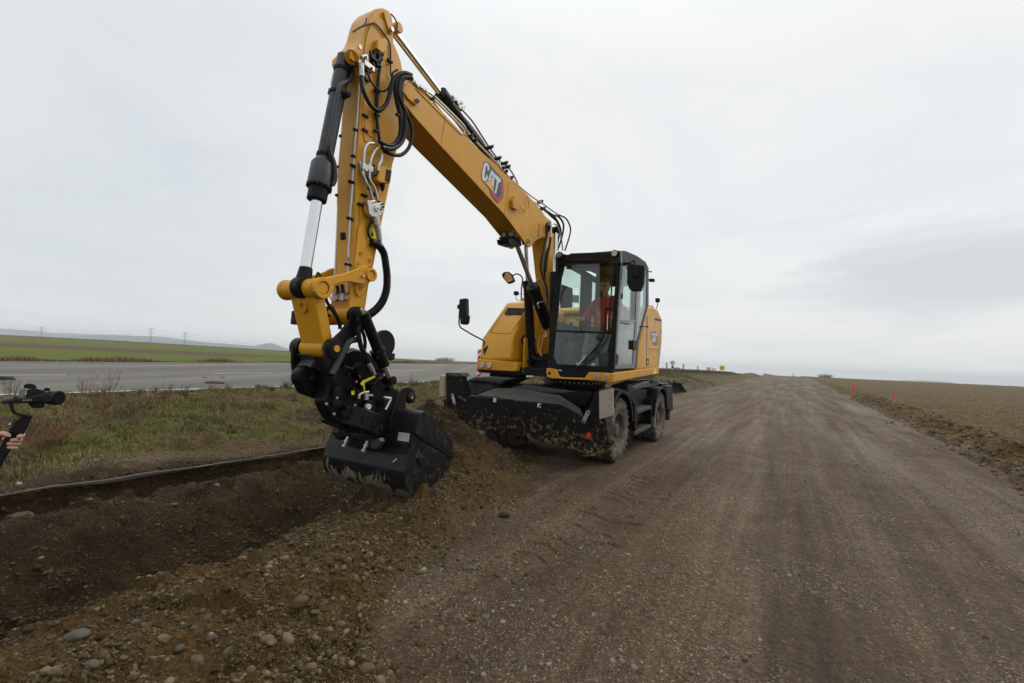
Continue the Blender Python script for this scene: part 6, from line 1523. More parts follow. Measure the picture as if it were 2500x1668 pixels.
# ------------------------------------------------------------------ grass
def leafmat(name, rough=.8):
    m, nt, b = newmat(name); a = N(nt, 'ShaderNodeAttribute', attribute_name='tone')
    L(nt, a.outputs['Color'], b.inputs['Base Color']); b.inputs['Roughness'].default_value = rough; b.inputs['Specular IOR Level'].default_value = .2; M[name] = m
leafmat('blades')
def blades(name, X, Y, h, w, cols, lean=.5, zoff=0):
    n = len(X); Z = terrain(X, Y) + zoff; a = rng.uniform(0, 2 * np.pi, n); b = rng.uniform(0, 2 * np.pi, n); ln = rng.uniform(.1, 1, n) * lean * h
    dx, dy = np.cos(a) * w / 2, np.sin(a) * w / 2; lx, ly = np.cos(b) * ln, np.sin(b) * ln
    P0 = np.stack([X - dx, Y - dy, Z - .01], 1); P1 = np.stack([X + dx, Y + dy, Z - .01], 1)
    P2 = np.stack([X + dx * .7 + lx * .35, Y + dy * .7 + ly * .35, Z + h * .55], 1); P3 = np.stack([X - dx * .7 + lx * .35, Y - dy * .7 + ly * .35, Z + h * .55], 1)
    P4 = np.stack([X + lx, Y + ly, Z + h * (1 - .3 * lean * rng.uniform(0, 1, n))], 1)
    co = np.stack([P0, P1, P2, P3, P4], 1).reshape(-1, 3).astype(np.float32); i = np.arange(n)[:, None] * 5
    t1 = np.concatenate([i + 0, i + 1, i + 2, i + 0, i + 2, i + 3, i + 3, i + 2, i + 4], 1).reshape(-1, 3)
    me = bpy.data.meshes.new(name); me.vertices.add(len(co)); me.vertices.foreach_set('co', co.ravel()); me.loops.add(t1.size); me.loops.foreach_set('vertex_index', t1.ravel().astype(np.int32))
    me.polygons.add(len(t1)); me.polygons.foreach_set('loop_start', (np.arange(len(t1)) * 3).astype(np.int32)); me.update(calc_edges=True)
    at_ = me.attributes.new('tone', 'FLOAT_COLOR', 'POINT'); c4 = np.concatenate([cols, np.ones((n, 1))], 1); at_.data.foreach_set('color', np.repeat(c4, 5, 0).astype(np.float32).ravel())
    o = bpy.data.objects.new(name, me); COL.objects.link(o); me.materials.append(M['blades']); return o
def gcol(n, green, dry, f): 
    g = np.array(green)[None] * rng.uniform(.7, 1.35, (n, 1)); d = np.array(dry)[None] * rng.uniform(.6, 1.35, (n, 1)); k = (rng.uniform(0, 1, n) < f)[:, None]; return np.where(k, g, d)
n_ = 260000; s_a = -3 + 55 * rng.uniform(0, 1, n_) ** 1.9; t_a = TS - .25 - rng.uniform(0, 1, n_) * 10
k = (t_a > asph(s_a) + .02); s_a, t_a = s_a[k], t_a[k]; X = S31 * s_a + C31 * t_a; Y = C31 * s_a - S31 * t_a
cov = fbm(X, Y, 1.3, 5, 101, .6) + .10 * sst(0, 4, TS - t_a); k = (Y > 2) & (X > -Y * 1.4 - 1) & (rng.uniform(0, 1, len(X)) < np.clip(.25 + 2.2 * cov, .03, 1)); X, Y, cov, t_a = X[k], Y[k], cov[k], t_a[k]
gf = np.clip(.22 + 1.2 * fbm(X, Y, .9, 4, 103), .05, .95)
n_ = len(X); dist = np.hypot(X, Y); cl = gcol(n_, (.080, .125, .022), (.175, .125, .055), 0); g_ = np.array([(.092, .120, .020)]) * rng.uniform(.6, 1.4, (n_, 1)); cl = np.where((rng.uniform(0, 1, n_) < gf)[:, None], g_, cl)
tag(blades('grass', X, Y, rng.uniform(.02, .075, n_) * (1 + .8 * np.clip(cov, 0, 1)), .003 + .0006 * dist, cl, 1.6), 'short patchy green and dry grass on the verge', 'grass', kind='stuff')
# taller separate tufts
nt_f = 1500; sc_ = -2 + 40 * rng.uniform(0, 1, nt_f) ** 1.7; tc_2 = TS - .5 - rng.uniform(0, 1, nt_f) ** .8 * 9; k = tc_2 > asph(sc_) + .05; sc_, tc_2 = sc_[k], tc_2[k]; nb = 34
s_b = np.repeat(sc_, nb) + rng.normal(0, .055, len(sc_) * nb); t_b = np.repeat(tc_2, nb) + rng.normal(0, .055, len(sc_) * nb); X = S31 * s_b + C31 * t_b; Y = C31 * s_b - S31 * t_b
base_c = np.where((rng.uniform(0, 1, len(sc_)) < .5)[:, None], np.array([(.075, .105, .018)]), np.array([(.17, .13, .065)])) * rng.uniform(.6, 1.4, (len(sc_), 1)); hh = np.repeat(rng.uniform(.05, .17, len(sc_)), nb) * rng.uniform(.5, 1, len(X)); n_ = len(X)
tag(blades('grass_tufts', X, Y, hh, .0045 + .0005 * np.hypot(X, Y), np.repeat(base_c, nb, 0) * rng.uniform(.7, 1.3, (n_, 1)), 1.1), 'green and straw coloured grass tufts on the verge', 'grass tufts', kind='stuff')
# dry fringe beyond the far side of the asphalt and on the crest by the barrier
n_ = 26000; s_a = rng.uniform(-30, 120, n_); t_a = green_edge(s_a) + rng.normal(-.5, .6, n_); X = S31 * s_a + C31 * t_a; Y = C31 * s_a - S31 * t_a; k = Y > 5; X, Y, s_a = X[k], Y[k], s_a[k]; n_ = len(X)
hh = rng.uniform(.08, .34, n_) * np.clip(.7 + 2 * fbm(s_a, s_a * 0, 3.0, 3, 107), .15, 1.5)
tag(blades('dry_grass', X, Y, hh, .03 + 0 * X, gcol(n_, (.10, .085, .03), (.15, .088, .048), .25), .6), 'brown dry grass fringe along the far edge of the asphalt', 'dry grass', kind='stuff')
n_ = 14000; s_a = rng.uniform(34, 120, n_); t_a = rng.normal(-12.0, 1.3, n_); X = S31 * s_a + C31 * t_a; Y = C31 * s_a - S31 * t_a
tag(blades('brown_scrub', X, Y, rng.uniform(.1, .5, n_), .03 + 0 * X, gcol(n_, (.07, .075, .025), (.13, .085, .05), .3), .6), 'low brown scrub on the verge below the striped posts', 'scrub', kind='stuff')

# ------------------------------------------------------------------ dry weeds as single plants
leafmat('twig')
M['twig'] = simple('dry_twig', (.11, .07, .042), .9, var=.35, vs=30); M['twig_dark'] = simple('dark_twig', (.07, .045, .03), .9, var=.3, vs=30)
M['twig_red'] = simple('rusty_twig', (.16, .078, .032), .9, var=.35, vs=30); M['twig_pale'] = simple('straw_twig', (.24, .185, .11), .9, var=.3, vs=30)
def weed(px, py, wpx, hpx, n, mat, lab, seed, spread=1.0, cat='dry weed', name='dry_weed', th=1.0):
    p = hit(px, py); k = p.y / F; W = wpx * k; H = hpx * k; rx = random.Random(seed); mb = MB()
    for i in range(n):
        a = rx.uniform(0, 2 * math.pi); r0 = rx.random() ** .6 * W * .18; b = Vector((math.cos(a) * r0, math.sin(a) * r0, -.02))
        h = H * rx.uniform(.45, 1); o_ = W * .5 * rx.uniform(.1, 1) * spread; tip = Vector((math.cos(a) * o_, math.sin(a) * o_, h)); mid = b.lerp(tip, .5) + Vector((rx.uniform(-1, 1), rx.uniform(-1, 1), 0)) * W * .04 + Vector((0, 0, h * .08))
        r = .0015 * th * (1 + p.y * .12); mb.tube([b, mid, tip], r, 3, r1=r * .4, cap=False)
        for j in range(rx.randint(2, 5)):
            t_ = rx.uniform(.35, .95); q = b.lerp(tip, t_) + Vector((0, 0, h * .06 * (1 - t_))); dd_ = Vector((rx.uniform(-1, 1), rx.uniform(-1, 1), rx.uniform(.2, 1.1))).normalized() * H * rx.uniform(.08, .22)
            mb.tube([q, q + dd_], r * .7, 3, r1=r * .3, cap=False)
    o = mb.build(name, mat, smooth=0); o.location = p; tag(o, lab, cat, 'weeds on the grass verge'); return o
weed(245, 1000, 95, 100, 34, 'twig_red', 'tall reddish dry weed with thin stems right of the camera gimbal', 1)
weed(310, 1015, 95, 50, 46, 'twig', 'low sprawling brown weed right of the tallest reddish one', 2, 1.3)
weed(120, 1090, 110, 62, 90, 'twig_red', 'dense rusty brown bush just behind the camera handle', 3, 1.1)
weed(452, 968, 22, 30, 18, 'twig_dark', 'small dark seed stalk by the white edge line', 4)
weed(412, 966, 30, 34, 16, 'twig', 'thin pale stems left of the small dark seed stalk', 5)
weed(702, 950, 38, 26, 40, 'twig_dark', 'dark tufted weed at the verge edge left of the bucket coupler', 6)
weed(30, 975, 60, 62, 22, 'twig', 'sparse tall stems behind the camera screen', 7)
weed(525, 975, 60, 60, 9, 'twig', 'few bending single stems in front of the mud lumps', 8, 1.4)
weed(1005, 945, 30, 36, 14, 'twig', 'sparse stalks at the asphalt edge right of the tilt cylinder', 9)
weed(645, 985, 60, 22, 34, 'twig_pale', 'low straw coloured tuft in the middle of the verge', 10, 1.2)
weed(540, 1000, 26, 26, 16, 'twig_dark', 'short dark weed in the mid verge', 11)
weed(205, 965, 44, 40, 14, 'twig', 'thin brown stems left of the tall reddish weed', 12)
weed(365, 1000, 34, 40, 22, 'twig_red', 'rust coloured stalks between the two brown weeds and the verge edge', 13)

# ------------------------------------------------------------------ mud on the asphalt, rubber slab
for (px, py, w_, lab) in ((523, 936, 46, 'widest flat patch of dark mud on the asphalt'), (499, 923, 10, 'small dark mud crumb left of the widest patch'), (543, 922, 11, 'small dark mud crumb above the widest patch'), (403, 924, 5, 'tiny dark crumb alone on the asphalt'), (516, 944, 10, 'small mud crumb in front of the widest patch')):
    p = hit(px, py); sc2 = p.y / F; rx = random.Random(px); mb = MB()
    mb.ball((0, 0, 0), 1, 12, 1, .6, .18)
    W = w_ * sc2
    n0 = len(mb.v)
    mb.v = [v * (W / 2) * (1 + .35 * mnoise.noise(Vector((v.x * 3, v.y * 3, px)))) for v in mb.v]
    o = mb.build('mud_patch', 'darkmud', smooth=180); o.location = p + Vector((0, 0, .01)); tag(o, lab, 'mud', 'mud lumps dropped on the asphalt')
p = hit(2, 927); o = MB().prism([Vector((-.3, -.15, 0)), Vector((.28, -.15, 0)), Vector((.28, .15, 0)), Vector((-.3, .15, 0))], [Vector((-.25, -.12, .09)), Vector((.2, -.12, .09)), Vector((.2, .12, .09)), Vector((-.25, .12, .09))]).build('rubber_slab', 'blackclean', bevel=.02)
o.location = p; tag(o, 'dark rubber slab lying on the asphalt at the left edge', 'rubber slab')
M['spray'] = simple('pink_spray', (.55, .06, .06), .9, var=.3, vs=30)
p = hit(1845, 978); mb = MB(); mb.ring(p + Vector((0, 0, .01)), Vector((0, 0, 1)), [(.001, .004), (.16, .002), (.16, -.01), (.001, -.01)], 14); tag(mb.build('paint_mark', 'spray'), 'red sprayed survey spot on the gravel road', 'paint mark')

# ------------------------------------------------------------------ posts with red-white stripes
M['foot'] = simple('rubber_foot', (.05, .05, .045), .9)
def beacon(name, pos, h, w, yaw, lab, base=True):
    e = empty(name, pos, yaw, label=lab, cat='traffic beacon', group='striped traffic beacons along the road')
    up = Vector((0, 0, 1)); ex = Vector((1, 0, 0)); ey = Vector((0, 1, 0)); L0 = .12
    loc = lambda x, y, z: Vector((x, y, z))
    mb = MB().box(loc(0, 0, L0 + h / 2), ex * w / 2, ey * .02, up * h / 2); b = mb.build('panel', 'white', bevel=.006); b.parent = e
    n_ = 5
    for k in range(n_):
        z0_ = L0 + h * (k + .15) / n_; z1_ = z0_ + h / n_ * .5; sk_ = h / n_ * .55
        for sy in (-.0215, .0185):
            zs = [z0_, z1_, z1_ + sk_, z0_ + sk_]; zs = [min(v_, L0 + h - .004) for v_ in zs]
            A = [loc(-w / 2 + .006, sy, zs[0]), loc(-w / 2 + .006, sy, zs[1]), loc(w / 2 - .006, sy, zs[2]), loc(w / 2 - .006, sy, zs[3])]
            s_ = MB().prism(A, [v_ + ey * .003 for v_ in A]).build('stripe', 'red', smooth=0); s_.parent = b
    f_ = MB().prism([loc(-.38, -.2, 0), loc(.38, -.2, 0), loc(.38, .2, 0), loc(-.38, .2, 0)], [loc(-.3, -.13, .12), loc(.3, -.13, .12), loc(.3, .13, .12), loc(-.3, .13, .12)]).build('foot', 'foot', bevel=.02); f_.parent = e
    return e
for (px, pt, pb_, lab) in ((1627.3, 885, 904, 'nearest striped beacon just left of the round sign'), (1668, 888.6, 907, 'striped beacon right of the blue truck'), (1703, 893.6, 909, 'lone striped beacon halfway to the yellow sign'),
                           (1726.3, 896.5, 911, 'leftmost striped beacon in the tight cluster of three'), (1730, 897, 911, 'middle striped beacon in the tight cluster of three'), (1733.6, 897.3, 911, 'rightmost striped beacon in the tight cluster of three'),
                           (1739.6, 898, 911.3, 'striped beacon just right of the cluster of three'), (1745, 899, 911.5, 'last striped beacon before the yellow sign')):
    Y = F * 1.12 / (pb_ - pt); p = onY(px, pb_, Y); g = tz(p.x, p.y)
    beacon('traffic_beacon', Vector((p.x, p.y, g)), max(.75, onY(px, pt, Y).z - g - .12), .26, R(-20), lab)
Y = 22.5; p = onY(1170, 909, Y); g = tz(p.x, p.y)
beacon('traffic_beacon', Vector((p.x, p.y, g)), onY(1170, 852, Y).z - g - .12, .25, R(8), 'striped beacon on a rubber foot behind the left of the excavator')
# concrete barrier behind them
M['concrete'] = simple('concrete', (.42, .40, .37), .85, var=.15, vs=3)
for k_, (s0, s1) in enumerate(((52, 60), (60.1, 68), (68.1, 76), (76.1, 84), (84.1, 92), (92.1, 100))):
    a = ST(s0, -15.0 - .02 * s0); b = ST(s1, -15.0 - .02 * s1); za, zb_ = tz(a.x, a.y), tz(b.x, b.y); n_ = DT
    pr_ = lambda p, z: [p - n_ * .25 + Vector((0, 0, z - .03)), p + n_ * .25 + Vector((0, 0, z - .03)), p + n_ * .12 + Vector((0, 0, z + .18)), p + n_ * .08 + Vector((0, 0, z + .42)), p - n_ * .08 + Vector((0, 0, z + .42)), p - n_ * .12 + Vector((0, 0, z + .18))]
    o = MB().prism(pr_(a, za), pr_(b, zb_)).build('concrete_barrier', 'concrete', bevel=.01)
    tag(o, ['first', 'second', 'third', 'fourth', 'fifth', 'farthest'][k_] + ' low concrete barrier segment counted from the excavator', 'barrier', 'barrier segments behind the beacons')
# round sign from behind
Y = 47; p = onY(1641, 904, Y); g = tz(p.x, p.y); e = empty('round_sign', (p.x, p.y, g), label='round road sign seen from behind with grey back on a post', cat='road sign')
top = onY(1641, 886, Y).z - g
o = MB().tube([Vector((0, 0, -.05)), Vector((0, 0, top + .2))], .03, 10).build('post', 'concrete'); o.parent = e
o = MB().cyl(Vector((0, -.05, top)), Vector((0, -.035, top)), .24, n=32).build('sign_plate', 'plate_pale', bevel=.003); o.parent = e
o2 = MB().box(Vector((0, -.065, top)), Vector((.2, 0, 0)), Vector((0, .01, 0)), Vector((0, 0, .02))).build('back_rail', 'concrete'); o2.parent = o
o = MB().box(Vector((0, -.05, top - .42)), Vector((.11, 0, 0)), Vector((0, .02, 0)), Vector((0, 0, .12))).build('supplementary_plate', 'grey', bevel=.003); o.parent = e
# yellow sign
Y = 84; p = onY(1762.5, 911, Y); g = tz(p.x, p.y); e = empty('yellow_sign', (p.x, p.y, g), label='square yellow lane sign with dark bars on a post', cat='road sign')
M['signyellow'] = simple('sign_yellow', (.80, .50, .02), .5, var=.05)
zt = onY(1762.5, 893, Y).z - g; zb2 = onY(1762.5, 904, Y).z - g; w2 = 5.7 / F * Y
o = MB().tube([Vector((0, .03, -.05)), Vector((0, .03, zt))], .035, 8).build('post', 'concrete'); o.parent = e
o = MB().box(Vector((0, 0, (zt + zb2) / 2)), Vector((w2, 0, 0)), Vector((0, .015, 0)), Vector((0, 0, (zt - zb2) / 2))).build('sign_plate', 'signyellow', bevel=.003); o.parent = e
for x, m_ in ((-.5, .5), (.0, .7), (.42, .6)):
    a = MB().box(Vector((x * w2, -.019, (zt + zb2) / 2 + .0)), Vector((.035, 0, 0)), Vector((0, .003, 0)), Vector((0, 0, (zt - zb2) / 2 * m_))).build('dark_bar', 'blackclean', smooth=0); a.parent = o
# far vehicles: cab + box, mostly hidden by the rise
M['bluebox'] = simple('truck_blue', (.10, .20, .42), .5, var=.1); M['greyblue'] = simple('truck_greyblue', (.20, .27, .33), .5)
def truck(px, Y, wpx, ytop, mat, lab, yaw):
    p = onY(px, 905, Y); g = tz(p.x, p.y); zt = onY(px, ytop, Y).z; W = wpx / F * Y; H = max(2.2, zt - g)
    e = empty('truck', (p.x, p.y, zt - H), yaw, label=lab, cat='truck', group='vehicles far off on the road')
    for nm, mb, m_ in (('cargo_box', MB().box(Vector((0, 0, H * .6)), Vector((W * .5, 0, 0)), Vector((0, 1.1, 0)), Vector((0, 0, H * .4))), mat),
                       ('cab', MB().box(Vector((W * .5 + .9, 0, H * .45)), Vector((.85, 0, 0)), Vector((0, 1.0, 0)), Vector((0, 0, H * .3))), 'white')):
        o = mb.build(nm, m_, bevel=.05); o.parent = e
    for x in (-W * .3, W * .3, W * .5 + .9):
        for y in (-.95, .95):
            o = MB().cyl(Vector((x, y - .12, .42)), Vector((x, y + .12, .42)), .42, n=20).build('wheel', 'tyre', bevel=.02); o.parent = e
truck(1652, 150, 11, 897.5, 'bluebox', 'blue truck box showing above the rise beside the round sign', 0)
truck(1772, 170, 11, 907.5, 'greyblue', 'grey blue vehicle roof behind the rise right of the yellow sign', 0)
# spare grading bucket on the verge
zg4 = zf(1580, 860, 7.34); GY = 30
gb = lambda q, Y=GY: onY(*zg4(*q), Y)
p0 = gb((460, 545)); gz = tz(p0.x, p0.y); GYs = GY
e = empty('grading_bucket', (p0.x, p0.y, gz), label='rusty black spare grading bucket standing on the verge behind the excavator', cat='excavator bucket')
def g_(q, dy=0): v = gb(q); return Vector((v.x - p0.x, v.y - p0.y + dy, v.z - p0.z))
A = [(225, 400), (300, 405), (310, 460), (335, 510), (375, 550), (345, 552), (290, 530), (240, 480)]
# curved sheet: open towards the camera
secL = [(300, 390, .0), (300, 400, .35), (318, 470, .55), (350, 530, .45), (400, 560, .0)]
secR = [(600, 375, .0), (604, 390, .35), (615, 460, .55), (655, 520, .45), (712, 553, .0)]
mb = MB(); n_ = len(secL); th = .02
va = [g_((x, y), d_) for x, y, d_ in secL]; vb = [g_((x, y), d_) for x, y, d_ in secR]
mb.add(va + vb + [v_ + Vector((0, .03, .01)) for v_ in va] + [v_ + Vector((0, .03, .01)) for v_ in vb], [(i, i + 1, n_ + i + 1, n_ + i) for i in range(n_ - 1)] + [(2 * n_ + i, 3 * n_ + i, 3 * n_ + i + 1, 2 * n_ + i + 1) for i in range(n_ - 1)])
M['rustblack'] = simple('rusty_black', (.03, .026, .023), .6, var=.3, dirt=(.13, .08, .045), dirtamt=.06, dscale=5)
o = mb.build('bucket_shell', 'rustblack'); o.parent = e
o = MB().prism(va + [g_((240, 480), .3), g_((232, 400), .2)], [v_ - Vector((.03, 0, 0)) for v_ in va + [g_((240, 480), .3), g_((232, 400), .2)]]).build('side_plate', 'rustblack'); o.parent = e
o = MB().prism(vb, [v_ + Vector((.025, 0, 0)) for v_ in vb]).build('side_plate', 'rustblack'); o.parent = e
for x in (395, 505):
    c = g_((x, 348), .1); o = MB().ring(c, Vector((1, 0, 0)), [(.13, -.04), (.13, .04), (.05, .04), (.05, -.04)], 20).build('hook_ear', 'rustblack'); o.parent = e
o = MB().box(g_((450, 380), .1), Vector((.55, 0, 0)), Vector((0, .05, 0)), Vector((0, 0, .03))).build('top_beam', 'rustblack', bevel=.01); o.parent = e
# survey stakes
M['wood'] = simple('stake_wood', (.40, .27, .13), .8, var=.2, vs=25); M['stakered'] = simple('stake_paint', (.70, .09, .05), .7)
for (px, pt, pm, pb_, Y, lab) in ((2081.5, 938, 960, 969, 35, 'left stake of the orange pair at the road edge'), (2086.8, 936.5, 959, 967.5, 35.3, 'right stake of the orange pair at the road edge'), (2094, 934, 946, 951, 60, 'small far stake just right of the orange pair'),
                              (2107.5, 936.5, 948, 954, 56, 'farther small stake standing in the field'), (2183, 958.4, 975, 989, 26, 'single orange topped stake nearer on the field bank')):
    p = hit(px, pb_) if Y < 50 else onY(px, pb_, Y); g = tz(p.x, p.y); k = p.y / F
    e = empty('survey_stake', (p.x, p.y, g), label=lab, cat='survey stake', group='survey stakes along the road edge')
    H = (pb_ - pt) * k; Hm = (pb_ - pm) * k; w3 = .020
    o = MB().box(Vector((0, 0, H / 2 - .05)), Vector((w3, 0, 0)), Vector((0, w3, 0)), Vector((0, 0, H / 2 + .05))).build('shaft', 'wood', bevel=.004); o.parent = e
    o = MB().box(Vector((0, 0, (H + Hm) / 2)), Vector((w3 + .004, 0, 0)), Vector((0, w3 + .004, 0)), Vector((0, 0, (H - Hm) / 2 + .004))).build('painted_top', 'stakered', bevel=.004); o.parent = e
# bare shrubs on the skyline
def shrub(px, pb_, wpx, hpx, Y, lab, seed, n=240):
    p = onY(px, pb_, Y); g = tz(p.x, p.y); k = Y / F; W = wpx * k; top = onY(px, pb_ - hpx, Y).z; H = top - g; rx = random.Random(seed)
    e = empty('bare_shrub', (p.x, p.y, g), label=lab, cat='shrub', group='bare shrubs on the skyline')
    tr = MB(); cr = MB()
    for i in range(7):
        a = rx.uniform(0, 6.28); o_ = rx.uniform(0, .2) * W; tr.tube([Vector((o_ * math.cos(a) * .3, o_ * math.sin(a) * .3, 0)), Vector((o_ * math.cos(a), o_ * math.sin(a), H * .55))], .07, 5, r1=.03)
    for i in range(n):
        a = rx.uniform(0, 6.28); r_ = rx.random() ** .5 * W * .5; zt = H * (1 - .35 * (2 * r_ / W) ** 2) * rx.uniform(.6, 1)
        b = Vector((math.cos(a) * r_ * .75, math.sin(a) * r_ * .75, H * .0)); t_ = Vector((math.cos(a) * r_, math.sin(a) * r_, zt)); cr.tube([b, b.lerp(t_, .5) + Vector((rx.uniform(-1, 1), 0, 0)) * .1, t_], .028, 3, r1=.012, cap=False)
    o = tr.build('trunk', 'twig_dark'); o.parent = e; o = cr.build('crown', 'twig', smooth=0); o.parent = e
shrub(2015, 924, 36, 13, 190, 'bare grey shrub on the skyline right of the road crest', 21)
shrub(1092, 878, 42, 8, 215, 'wide bare hedge bush on the skyline left of the excavator', 22)
shrub(1072, 878, 20, 5, 213, 'small pale bush left of the wide hedge bush', 23, 120)
# tiny marker posts on the crest
for px, pt, Y, lab in ((1936, 911, 165, 'thin marker post on the road crest'), (1937.8, 916.5, 150, 'short marker peg on the road crest')):
    p = onY(px, 918, Y); g = tz(p.x, p.y); H = onY(px, pt, Y).z - g
    o = MB().box(Vector((0, 0, H / 2)), Vector((.06, 0, 0)), Vector((0, .06, 0)), Vector((0, 0, H / 2))).build('marker_post', 'twig_dark'); o.location = (p.x, p.y, g); tag(o, lab, 'marker post')
# ------------------------------------------------------------------ pylons, cables, hills
M['lattice'] = simple('galvanised_lattice', (.22, .24, .25), .6, .3)
PY = []
def pylon(px, pt, pb_, Y, lab):
    k = Y / F; b = onY(px, pb_, Y); t_ = onY(px, pt, Y); H = t_.z - b.z + 6; z0_ = b.z - 6
    e = empty('pylon', (b.x, b.y, z0_), label=lab, cat='pylon', group='power pylons beyond the field')
    mb = MB(); r = .075; Wb, Wm = H * .075, H * .024
    def wz(z): return Wb + (Wm - Wb) * min(1, z / (H * .62))
    nz = 9; zs = [H * i / nz for i in range(nz + 1)]
    for sx in (-1, 1):
        for sy in (-1, 1): mb.tube([Vector((sx * wz(z) , sy * wz(z), z)) for z in zs], r, 4)
    for a, b_ in zip(zs[:-1], zs[1:]):
        for sy in (-1, 1):
            mb.tube([Vector((-wz(a), sy * wz(a), a)), Vector((wz(b_), sy * wz(b_), b_))], r * .6, 3); mb.tube([Vector((wz(a), sy * wz(a), a)), Vector((-wz(b_), sy * wz(b_), b_))], r * .6, 3)
            mb.tube([Vector((-wz(b_), sy * wz(b_), b_)), Vector((wz(b_), sy * wz(b_), b_))], r * .6, 3)
    o = mb.build('tower', 'lattice', smooth=0); o.parent = e; arms = []
    for zz, aw in ((H * .97, H * .17), (H * .80, H * .25)):
        mb = MB()
        for s_ in (-1, 1):
            mb.tube([Vector((0, 0, zz + H * .03)), Vector((s_ * aw, 0, zz))], r * .9, 4); mb.tube([Vector((0, 0, zz - H * .035)), Vector((s_ * aw, 0, zz))], r * .9, 4)
            for q in (.3, .6): mb.tube([Vector((s_ * aw * q, 0, zz + H * .03 * (1 - q))), Vector((s_ * aw * q, 0, zz - H * .035 * (1 - q)))], r * .6, 3)
            arms.append(Vector((b.x + s_ * aw, b.y, z0_ + zz - .8)))
        o = mb.build('cross_arm', 'lattice', smooth=0); o.parent = e
    PY.append(arms)
pylon(100, 797.5, 822, 520, 'leftmost distant lattice pylon above the brown field')
pylon(366, 802, 838, 500, 'middle distant lattice pylon')
pylon(450, 811, 847, 520, 'rightmost distant lattice pylon of the three')
M['cable'] = simple('cable', (.25, .27, .28), .6)
for i, lab in enumerate(('upper left conductor between the pylons', 'upper right conductor between the pylons', 'lower left conductor between the pylons', 'lower right conductor between the pylons')):
    pts = [PY[0][i] - Vector((260, -40, -6))] + [a[i] for a in PY] + [onY(760, 852 + i * 2.5, 520)]
    fine_ = []
    for a, b in zip(pts[:-1], pts[1:]):
        sag = (b - a).length * .022
        for k in range(10): t_ = k / 10; fine_.append(a.lerp(b, t_) - Vector((0, 0, 4 * sag * t_ * (1 - t_))))
    fine_.append(pts[-1]); o = MB().tube(fine_, .035, 4).build('power_line', 'cable', smooth=0); tag(o, lab, 'power line', 'conductors between the pylons')
M['hill'] = simple('hill_woods', (.060, .075, .055), .95, var=.5, vs=.006)
M['hillfar'] = simple('hill_far', (.07, .08, .07), .95, var=.3, vs=.003)
def hill(pts, Y, depth, name, mat):
    xs = [p[0] for p in pts]; mb = MB(); nn = 160; rows = []
    cols_ = []
    for i in range(nn + 1):
        x = xs[0] + (xs[-1] - xs[0]) * i / nn; y = float(np.interp(x, xs, [p[1] for p in pts])) + .7 * mnoise.noise(Vector((x * .06, Y, 0))) + .45 * mnoise.noise(Vector((x * .25, Y, 0)))
        t_ = onY(x, y, Y); cols_.append(t_)
    prof_ = [(-.5, -40), (-.3, .35), (-.12, .8), (0, 1), (.3, .6), (.5, -40)]
    vs = []; m_ = len(prof_)
    for t_ in cols_:
        dirn_ = Vector((t_.x, t_.y, 0)).normalized()
        for f_, h_ in prof_: vs.append(Vector((t_.x, t_.y, 0)) + dirn_ * depth * f_ + Vector((0, 0, (-24 if h_ < -1 else -24 + (t_.z + 24) * h_))))
    mb.add(vs, [(i * m_ + j, (i + 1) * m_ + j, (i + 1) * m_ + j + 1, i * m_ + j + 1) for i in range(nn) for j in range(m_ - 1)])
    o = mb.build(name, mat, smooth=180); tag(o, kind='structure'); return o
hill([(-500, 800), (-200, 812), (0, 817), (191, 820), (271, 818), (351, 821), (415, 831), (510, 837), (575, 841), (622, 845), (641, 840), (655, 838), (668, 839), (702, 852), (735, 859), (900, 880)], 1800, 420, 'hills', 'hill')
hill([(-700, 790), (-300, 800), (0, 803), (60, 806), (128, 813), (240, 817), (400, 822), (520, 838)], 2300, 500, 'hills', 'hillfar')
hill([(2120, 945), (2186, 932), (2213, 928.5), (2251, 929), (2289, 930.5), (2320, 933.5), (2362, 942), (2420, 950)], 1800, 400, 'hills', 'hill')
hill([(2380, 952), (2435, 945), (2500, 948.5), (2700, 955), (2900, 972)], 2100, 400, 'hills', 'hill')
# ------------------------------------------------------------------ operator in the cab
def skin(name, nodes, edges, mat, parent=None, root=0, sub=2):
    """nodes: list of (pos, radius) -> skinned tapered body"""
    me = bpy.data.meshes.new(name); me.from_pydata([tuple(p) for p, r in nodes], edges, [])
    o = bpy.data.objects.new(name, me); COL.objects.link(o)
    o.modifiers.new('skin', 'SKIN'); o.modifiers.new('sub', 'SUBSURF').levels = sub; o.modifiers['sub'].render_levels = sub; o.modifiers['skin'].use_smooth_shade = True
    if not me.skin_vertices: 
        me.attributes  # layer is created by the modifier below
    sv = me.skin_vertices[0].data if me.skin_vertices else None
    if sv is None:
        bpy.context.view_layer.objects.active = o
    for i, (p, r) in enumerate(nodes):
        rr = r if isinstance(r, tuple) else (r, r); sv[i].radius = rr; sv[i].use_root = (i == root)
    me.materials.append(M[mat]); 
    if parent: par(o, parent)
    return o
def skin_ok():
    me = bpy.data.meshes.new('t'); me.from_pydata([(0, 0, 0), (0, 0, 1)], [(0, 1)], []); o = bpy.data.objects.new('t', me); COL.objects.link(o); o.modifiers.new('s', 'SKIN'); r = len(me.skin_vertices); bpy.data.objects.remove(o); return r
hl_, hz_ = pu(1477, 700, .95); HL, HZ = hl_, hz_
head = U(.95, HL, HZ)
OP = empty('person', tuple(U(.5, HL, 1.9)), label='operator in red jacket and orange vest sitting in the excavator cab', cat='person')
bpy.context.view_layer.update()
